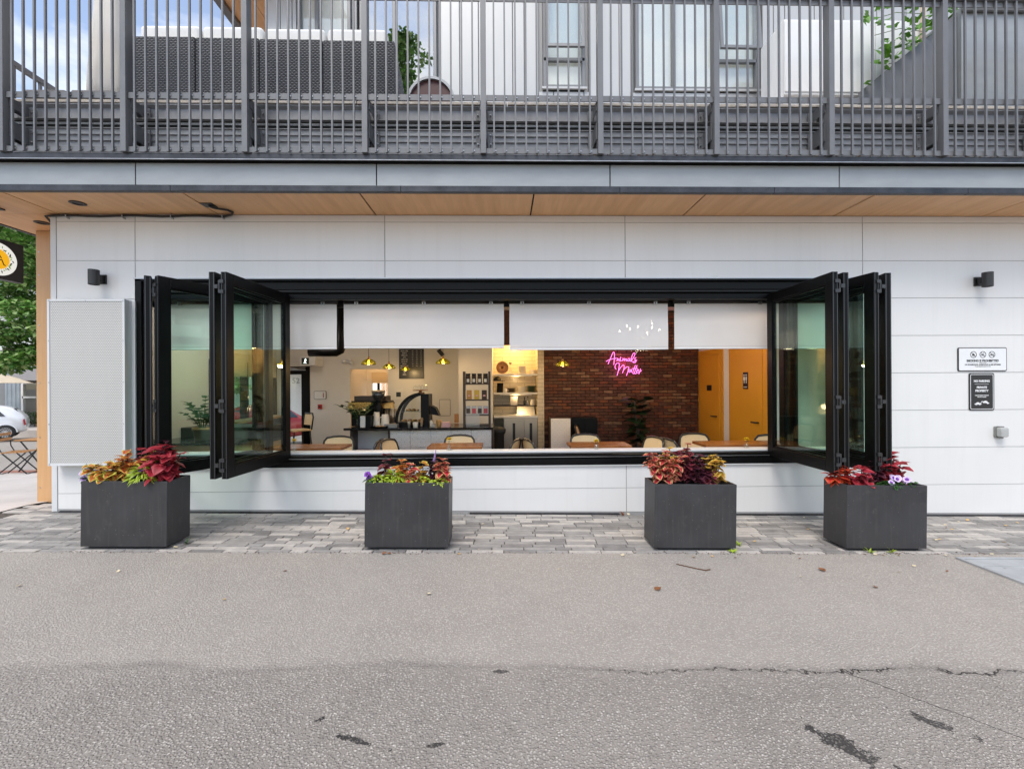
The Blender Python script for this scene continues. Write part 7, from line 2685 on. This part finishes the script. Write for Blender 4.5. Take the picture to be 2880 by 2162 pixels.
# small rounded hatchback
def hatchback(loc, yaw, paint, label):
    t = thing('parked_car', label, 'car', loc, (0, 0, yaw))
    W2 = .80
    # side stations: x from rear (0) to front (3.55); (x, z_low, z_belt, z_top, half width)
    st = [(0.00, .42, .78, .82, .56), (.05, .30, .84, .96, .66), (.16, .26, .90, 1.12, .73), (.35, .24, .93, 1.30, .77), (.60, .23, .94, 1.42, .79), (.95, .22, .94, 1.485, .80), (1.4, .22, .93, 1.49, .80), (1.8, .22, .92, 1.46, .80), (2.15, .22, .91, 1.36, .80), (2.5, .22, .90, 1.13, .79), (2.72, .23, .88, .95, .78), (3.0, .24, .80, .86, .76), (3.3, .27, .70, .76, .70), (3.48, .33, .58, .64, .60), (3.55, .40, .50, .54, .48)]
    bb = B()
    K = 16
    for (x, zl_, zb, zt, hw) in st:
        ring_ = []
        top_w = hw * (.70 if zt - zb > .12 else .86)
        half = [(0, zl_), (hw * .80, zl_), (hw * .97, zl_ + .10), (hw, zl_ + (zb - zl_) * .55), (hw * .985, zb), (top_w * 1.06, zb + (zt - zb) * .60), (top_w * .84, zb + (zt - zb) * .93), (top_w * .4, zt), (0, zt)]
        ring_ = half + [(-a, z) for a, z in half[-2:0:-1]]
        bb.v += [(x, a, z) for a, z in ring_]
    K = 16
    for i in range(len(st) - 1):
        for j in range(K):
            k2 = (j + 1) % K
            bb.face((i * K + j, i * K + k2, (i + 1) * K + k2, (i + 1) * K + j))
    bb.face(list(range(K))[::-1])
    bb.face([(len(st) - 1) * K + j for j in range(K)])
    o = bb.build('body', paint, t, local=True, smooth=True)
    sd_ = o.modifiers.new('sub', 'SUBSURF')
    sd_.levels = sd_.render_levels = 2
    for s_ in (-1, 1):
        gl_ = B()
        def side(x, z):
            for a, c_ in zip(st[:-1], st[1:]):
                if a[0] <= x <= c_[0]:
                    u = (x - a[0]) / (c_[0] - a[0])
                    m_ = [p_ + (q_ - p_) * u for p_, q_ in zip(a, c_)]
                    break
            _, zl_, zb, zt, hw = m_
            v_ = max(0, (z - zb) / max(.05, zt - zb))
            return hw * (.985 - .235 * min(1, v_ / .6)) + .008
        for pts in ([(.62, 1.0), (1.30, .99), (1.28, 1.30), (1.0, 1.30), (.80, 1.22)], [(1.36, .99), (2.35, .97), (2.02, 1.28), (1.70, 1.32), (1.36, 1.32)]):
            gl_.poly([(x, s_ * side(x, z), z) for x, z in pts])
        gl_.build('side_window', 'car_glass', t, local=True)
        B().box(.95, 2.3, s_ * .80 - .004, s_ * .80 + .004, .50, .53).build('trim_strip', 'alloy', t, local=True)
        B().prism([(.02, .60), (.06, .58), (.10, .82), (.06, .86)], s_ * .60, s_ * .72).build('tail_light', 'tail_red', t, local=True)
        for x in (.62, 2.92):
            wy = s_ * .74
            w_ = part(t, 'wheel')
            w_.location = (x, wy, .30)
            tb = B()
            prf = [(.20, -.085), (.285, -.09), (.30, -.07), (.30, .07), (.285, .09), (.20, .085)]
            n0 = 28
            for r_, yy_ in prf:
                tb.v += [(r_ * math.cos(2 * PI * j / n0), yy_, r_ * math.sin(2 * PI * j / n0)) for j in range(n0)]
            for i in range(len(prf) - 1):
                for j in range(n0):
                    k2 = (j + 1) % n0
                    tb.face((i * n0 + j, i * n0 + k2, (i + 1) * n0 + k2, (i + 1) * n0 + j))
            tb.build('tyre', 'rubber', w_, local=True, smooth=True)
            rb = B()
            ring(rb, 0, 0, .185, .205, -.075, .075, 28)
            for j in range(16):
                a = 2 * PI * j / 16
                rb.bar((math.cos(a) * .05, s_ * .075, math.sin(a) * .05), (math.cos(a) * .19, s_ * .08, math.sin(a) * .19), .022, .015, (0, 1, 0))
            rb.tube([(0, s_ * .05, 0), (0, s_ * .09, 0)], .055, 16)
            rb.build('rim', 'alloy', w_, local=True)
            B().tube([(0, -.06, 0), (0, .06, 0)], .18, 20).build('brake_disc', 'rubber', w_, local=True)
            ar = B()
            for j in range(14):
                a0, a1 = PI * j / 14, PI * (j + 1) / 14
                ar.hexa([(x + .33 * math.cos(a0), s_ * .70, .30 + .33 * math.sin(a0)), (x + .37 * math.cos(a0), s_ * .70, .30 + .37 * math.sin(a0)), (x + .37 * math.cos(a1), s_ * .70, .30 + .37 * math.sin(a1)), (x + .33 * math.cos(a1), s_ * .70, .30 + .33 * math.sin(a1)), (x + .33 * math.cos(a0), s_ * .812, .30 + .33 * math.sin(a0)), (x + .37 * math.cos(a0), s_ * .806, .30 + .37 * math.sin(a0)), (x + .37 * math.cos(a1), s_ * .806, .30 + .37 * math.sin(a1)), (x + .33 * math.cos(a1), s_ * .812, .30 + .33 * math.sin(a1))])
            ar.build('wheel_arch', paint, t, local=True)
            dk_ = B()
            for j in range(14):
                a0, a1 = PI * j / 14, PI * (j + 1) / 14
                dk_.poly([(x, s_ * .809, .30), (x + .33 * math.cos(a0), s_ * .809, .30 + .33 * math.sin(a0)), (x + .33 * math.cos(a1), s_ * .809, .30 + .33 * math.sin(a1))])
            dk_.build('wheel_well', 'rubber', t, local=True)
            w_.location = (x, s_ * .76, .30)
    B().hexa([(.10, -.5, .96), (.10, .5, .96), (.13, .5, .96), (.13, -.5, .96), (.37, -.42, 1.32), (.37, .42, 1.32), (.40, .42, 1.32), (.40, -.42, 1.32)]).build('rear_window', 'car_glass', t, local=True)
    B().box(-.012, .02, -.17, .17, .50, .60).build('number_plate', 'cabinet_white', t, local=True)
    return t


cr_ = at(80, 1222, 14.6)
hatchback((ax(80, 15.6), 15.6, -.70), PI + .7, 'car_white', 'white rounded hatchback parked across the street, cut by the left edge')
hatchback((-9.2, 9.9, zl(9.9) - .06), 1.2, 'car_red', 'red hatchback on the street seen through the folding glass')

# building across the street
FYB = 19.2
fb = thing('street_building', 'grey corrugated building with awnings and large windows across the street', 'building', (at(60, 1190, FYB).x, FYB, -.47))
fx0, fx1 = -45, -8
wx0, wx1 = ax(64, FYB), ax(64, FYB) + 4.6
wz0, wz1 = az(1168, FYB, 60), az(1079, FYB, 60)
bb = B()
n = 0
def corr(x0, x1, z0, z1):
    bb = B()
    x = x0
    i = 0
    pts = []
    while x <= x1:
        pts.append((x, FYB - (.035 if i % 4 in (1, 2) else 0)))
        x += .055
        i += 1
    n0 = len(bb.v)
    for (x, y) in pts:
        bb.v += [(x, y, z0), (x, y, z1)]
    for i in range(len(pts) - 1):
        bb.face((n0 + 2 * i, n0 + 2 * i + 2, n0 + 2 * i + 3, n0 + 2 * i + 1))
    return bb.build('corrugated_wall', 'corrugated', fb)
ztop = az(1028, FYB, 60)
corr(ax(14, FYB), wx0, -.47, ztop)
corr(wx0, wx1 + 6, wz1 + .8, ztop)
B().box(fx0, ax(14, FYB) - .01, FYB + .3, FYB + .5, -.47, ztop).build('dark_entry', 'window_grey', fb)
B().box(fx0, fx1, FYB + 3, FYB + 3.2, -.47, 12).build('back_wall', 'white_plain', fb)
B().box(fx0, fx1, FYB + .6, FYB + 9, ztop + .1, ztop + .3).build('roof', 'siding_grey', fb)
B().box(fx0, fx1, FYB - .02, FYB + .5, ztop + .001, ztop + .09).build('band', 'slat_wood', fb)
B().box(fx0, fx1, FYB + .8, FYB + 1.0, ztop + .3, ztop + 9).build('upper_wall', 'siding_grey', fb)
for i in range(9):
    x = ax(74, FYB) - 9 + i * 2.6
    for j in range(2):
        z = ztop + .9 + j * 3.2
        w_ = part(fb, 'window')
        B().box(x, x + 1.9, FYB + .72, FYB + .799, z, z + 1.5).build('frame', 'cabinet_white', w_)
        B().box(x + .1, x + 1.8, FYB + .70, FYB + .719, z + .1, z + 1.4).build('pane', 'pane_mirror', w_)
        for k_ in range(12):
            B().box(x + .1, x + 1.8, FYB + .690, FYB + .699, z + .14 + k_ * .1, z + .17 + k_ * .1).build('blind_slat', 'cabinet_white', w_) if i in (3, 4) and j == 0 else None
w_ = part(fb, 'shop_window')
bb = B()
for x in (wx0, ax(108, FYB), wx0 + 2.6, wx0 + 4.4):
    bb.box(x - .05, x + .06, FYB - .05, FYB + .08, wz0 - .3, wz1)
bb.box(wx0, wx1, FYB - .05, FYB + .08, az(1117, FYB, 60) - .05, az(1117, FYB, 60) + .05)
bb.box(wx0, wx1, FYB - .05, FYB + .08, wz1 - .0, wz1 + .06)
bb.build('frame', 'cabinet_white', w_)
B().box(wx0, wx1, FYB + .02, FYB + .03, wz0 - .3, wz1).build('pane', 'pane_clear', w_)
for i in range(6):
    B().box(wx0, wx1, FYB + .9, FYB + 1.2, wz0 + i * .32, wz0 + i * .32 + .03).build('shop_shelf', 'cabinet_white', w_)
B().box(wx0 - 3, wx1 + 4, FYB + 2, FYB + 2.1, -.47, 3.4).build('shop_back', 'white_plain', fb)
awn = part(fb, 'awning')
ax0 = ax(66, FYB)
B().hexa([(ax0, FYB - .06, wz1 + .75), (ax0 + 5, FYB - .06, wz1 + .75), (ax0 + 5, FYB - .03, wz1 + .8), (ax0, FYB - .03, wz1 + .8), (ax0 + .1, FYB - 1.3, wz1 + .15), (ax0 + 5, FYB - 1.3, wz1 + .15), (ax0 + 5, FYB - 1.28, wz1 + .2), (ax0 + .1, FYB - 1.28, wz1 + .2)]).build('canvas', 'awning_grey', awn)
B().bar((ax0 + .15, FYB - .05, wz1 + .2), (ax0 + .2, FYB - 1.2, wz1 + .17), .03, .03).build('arm', 'hardware', awn)
# tan market parasol across the street
pc = at(8, 1076, 17.4)
t = thing('market_parasol', 'tan parasol open in front of the corrugated building', 'parasol', (pc.x - .4, 17.4, -.47))
zr = az(1077, 17.4, 40)
bb = B()
for i in range(8):
    a0, a1 = 2 * PI * i / 8 + .2, 2 * PI * (i + 1) / 8 + .2
    bb.poly([(0, 0, zr + .47 + .55), (1.5 * math.cos(a0), 1.5 * math.sin(a0), zr + .47), (1.5 * math.cos(a1), 1.5 * math.sin(a1), zr + .47)])
bb.build('canopy', 'tan_canvas', t, local=True)
B().tube([(0, 0, 0), (0, 0, zr + 1.0)], .03, 8).build('pole', 'dark_wood', t, local=True)


def foliage(b, c, rad, n, L_, W_, nmat=1, shell=.55):
    for i in range(n):
        while True:
            v = Vector((RN.uniform(-1, 1), RN.uniform(-1, 1), RN.uniform(-1, 1)))
            if shell < v.length < 1:
                break
        p_ = Vector(c) + Vector((v.x * rad[0], v.y * rad[1], v.z * rad[2]))
        leaf_into(b, place(p_, RN.uniform(0, 6.28), RN.uniform(-.3, .9), RN.uniform(-.7, .7)), L_ * RN.uniform(.7, 1.2), W_ * RN.uniform(.8, 1.2), RN.randint(0, nmat - 1), n=2)


M('tree_leaf_a', (.07, .18, .03), .5, 0, .4, 3, sub=.1)
M('tree_leaf_b', (.14, .29, .05), .5, 0, .4, 3, sub=.1)
M('tree_leaf_c', (.32, .44, .16), .5, 0, .3, 3, sub=.1)
# hedge
hd = thing('hedge', 'clipped dark green hedge under the shop windows across the street', 'hedge', (wx0 + 2, FYB - .8, -.47))
bb = B()
for i in range(14):
    foliage(bb, (wx0 + .1 + i * .35, FYB - .8, -.05), (.32, .35, .40), 150, .09, .06, 2, .5)
o = bb.build('foliage', ['green_dark_leaf', 'tree_leaf_a'], hd)
o['kind'] = 'stuff'
bs = B()
for i in range(8):
    bs.tube([(wx0 + .2 + i * .6, FYB - .8, -.47), (wx0 + .2 + i * .6, FYB - .8, .1)], .02, 6)
bs.build('stem', 'bark', hd)


def tree(name, base, trunk_h, blobs, n, L_, label, r0=.16):
    t = thing(name, label, 'tree', base)
    bs = B()
    bx_ = Vector(base)
    top = bx_ + Vector((.1, 0, trunk_h))
    bs.tube([bx_, bx_.lerp(top, .5) + Vector((.06, 0, 0)), top], [r0, r0 * .8, r0 * .6], 10)
    bl = B()
    for (c, rad) in blobs:
        cc = Vector(c)
        bs.tube([top - Vector((0, 0, trunk_h * .15)), top.lerp(cc, .5) + Vector((0, 0, .15)), cc], [r0 * .45, r0 * .25, r0 * .08], 7)
        # clumps within each mass
        m_ = max(5, int(rad[0] * rad[2] * 7))
        for k_ in range(m_):
            while True:
                v = Vector((RN.uniform(-1, 1), RN.uniform(-1, 1), RN.uniform(-1, 1)))
                if v.length < 1:
                    break
            q = cc + Vector((v.x * rad[0] * .85, v.y * rad[1] * .85, v.z * rad[2] * .85))
            s_ = RN.uniform(.28, .5)
            foliage(bl, q, (s_ * 1.2, s_ * 1.2, s_ * .55), max(20, int(n / m_ / max(1, len(blobs)))), L_, L_ * .7, 3, .2)
    bs.build('trunk', 'bark', t, smooth=True)
    o = bl.build('crown', ['tree_leaf_a', 'tree_leaf_b', 'tree_leaf_c'], t)
    o['kind'] = 'stuff'
    return t


# street tree just past the corner: its crown fills the gap left of the timber pier
def AP(px, py, Y):
    return tuple(at(px, py, Y))


tree('street_tree', (-12.6, 8.6, zl(8.6) + .0), 2.6, [(AP(20, 700, 8.2), (1.5, 1.3, 1.3)), (AP(110, 760, 8.8), (1.4, 1.3, 1.2)), (AP(60, 900, 8.4), (1.5, 1.2, 1.0)), (AP(10, 980, 8.0), (1.1, 1.0, .6)), (AP(120, 960, 9.0), (1.1, 1.1, .75)), (AP(-60, 850, 8.6), (1.7, 1.5, 1.8)), (AP(100, 640, 9.2), (1.6, 1.3, 1.2)), (AP(30, 800, 9.4), (1.6, 1.2, 1.2))], 19000, .14, 'leafy green maple filling the gap left of the timber pier')
tree('garden_tree', (-13.0, 13.6, zl(13.6)), 1.6, [((-12.6, 13.6, 2.6), (1.6, 1.3, 1.2)), ((-14.2, 13.8, 3.1), (1.5, 1.3, 1.3)), ((-11.2, 13.2, 2.2), (1.3, 1.2, 1.0))], 7000, .17, 'bright green tree seen through the street window')
# slim tree behind the viewer whose image hangs in the balcony glass
tree('slim_tree', (-3.7, -9.4, zg(-3.7)), 10.0, [((-3.75, -9.4, 11.4), (.55, .5, 1.0)), ((-3.3, -9.3, 12.6), (.6, .5, 1.1)), ((-3.5, -9.5, 13.8), (.4, .4, .8)), ((-2.6, -9.3, 11.6), (.5, .5, .6))], 2400, .17, 'slim tall tree standing across the alley', .10)

# ---- grit along the paver edge and in the flashing
bb = B()
for i in range(520):
    x = RN.uniform(-4.8, 5.4)
    if RN.random() < .45:
        x = RN.choice((-3.5, -.9, 1.8, 3.65)) + RN.gauss(0, .35)
    y = PE + RN.gauss(0, .018)
    s_ = RN.uniform(.003, .011)
    a = RN.uniform(0, 3.14)
    z = zg(x) + .003
    c_, d_ = math.cos(a) * s_, math.sin(a) * s_
    bb.poly([(x - c_, y - d_, z), (x + d_ * .5, y - c_ * .5, z + s_ * .4), (x + c_, y + d_, z), (x - d_ * .5, y + c_ * .5, z + s_ * .3)], RN.randint(0, 2))
for i in range(160):
    x = RN.uniform(-5.2, 7.5)
    y = -.012 - abs(RN.gauss(0, .02))
    s_ = RN.uniform(.004, .014)
    z = zg(x) + .004
    a = RN.uniform(0, 3.14)
    c_, d_ = math.cos(a) * s_, math.sin(a) * s_
    bb.poly([(x - c_, y - d_, z + .012), (x + d_ * .5, y - c_ * .5, z + .016), (x + c_, y + d_, z + .012), (x - d_ * .5, y + c_ * .5, z + .015)], RN.randint(0, 2))
tag(bb.build('grit', ['leaf_brown', 'soil', 'twig'], recalc=False), 'brown grit and leaf crumbs along the paver edge', 'grit', kind='stuff')
bb = B()
for i in range(150):
    x = RN.choice((1.2, 3.4, 4.6)) + RN.gauss(0, .55)
    s_ = RN.uniform(.006, .02)
    a = RN.uniform(0, 3.14)
    y = -.735 + RN.uniform(-.004, .012)
    c_, d_ = math.cos(a) * s_, math.sin(a) * s_
    bb.poly([(x - c_, y - .012, 3.927), (x + d_ * .3, y - .006, 3.927 + s_ * .5), (x + c_, y + .01, 3.928)], RN.randint(0, 2))
tag(bb.build('flashing_litter', ['leaf_brown', 'leaf_pale', 'twig'], recalc=False), 'dry leaf litter lying on the flashing under the railing', 'litter', kind='stuff')
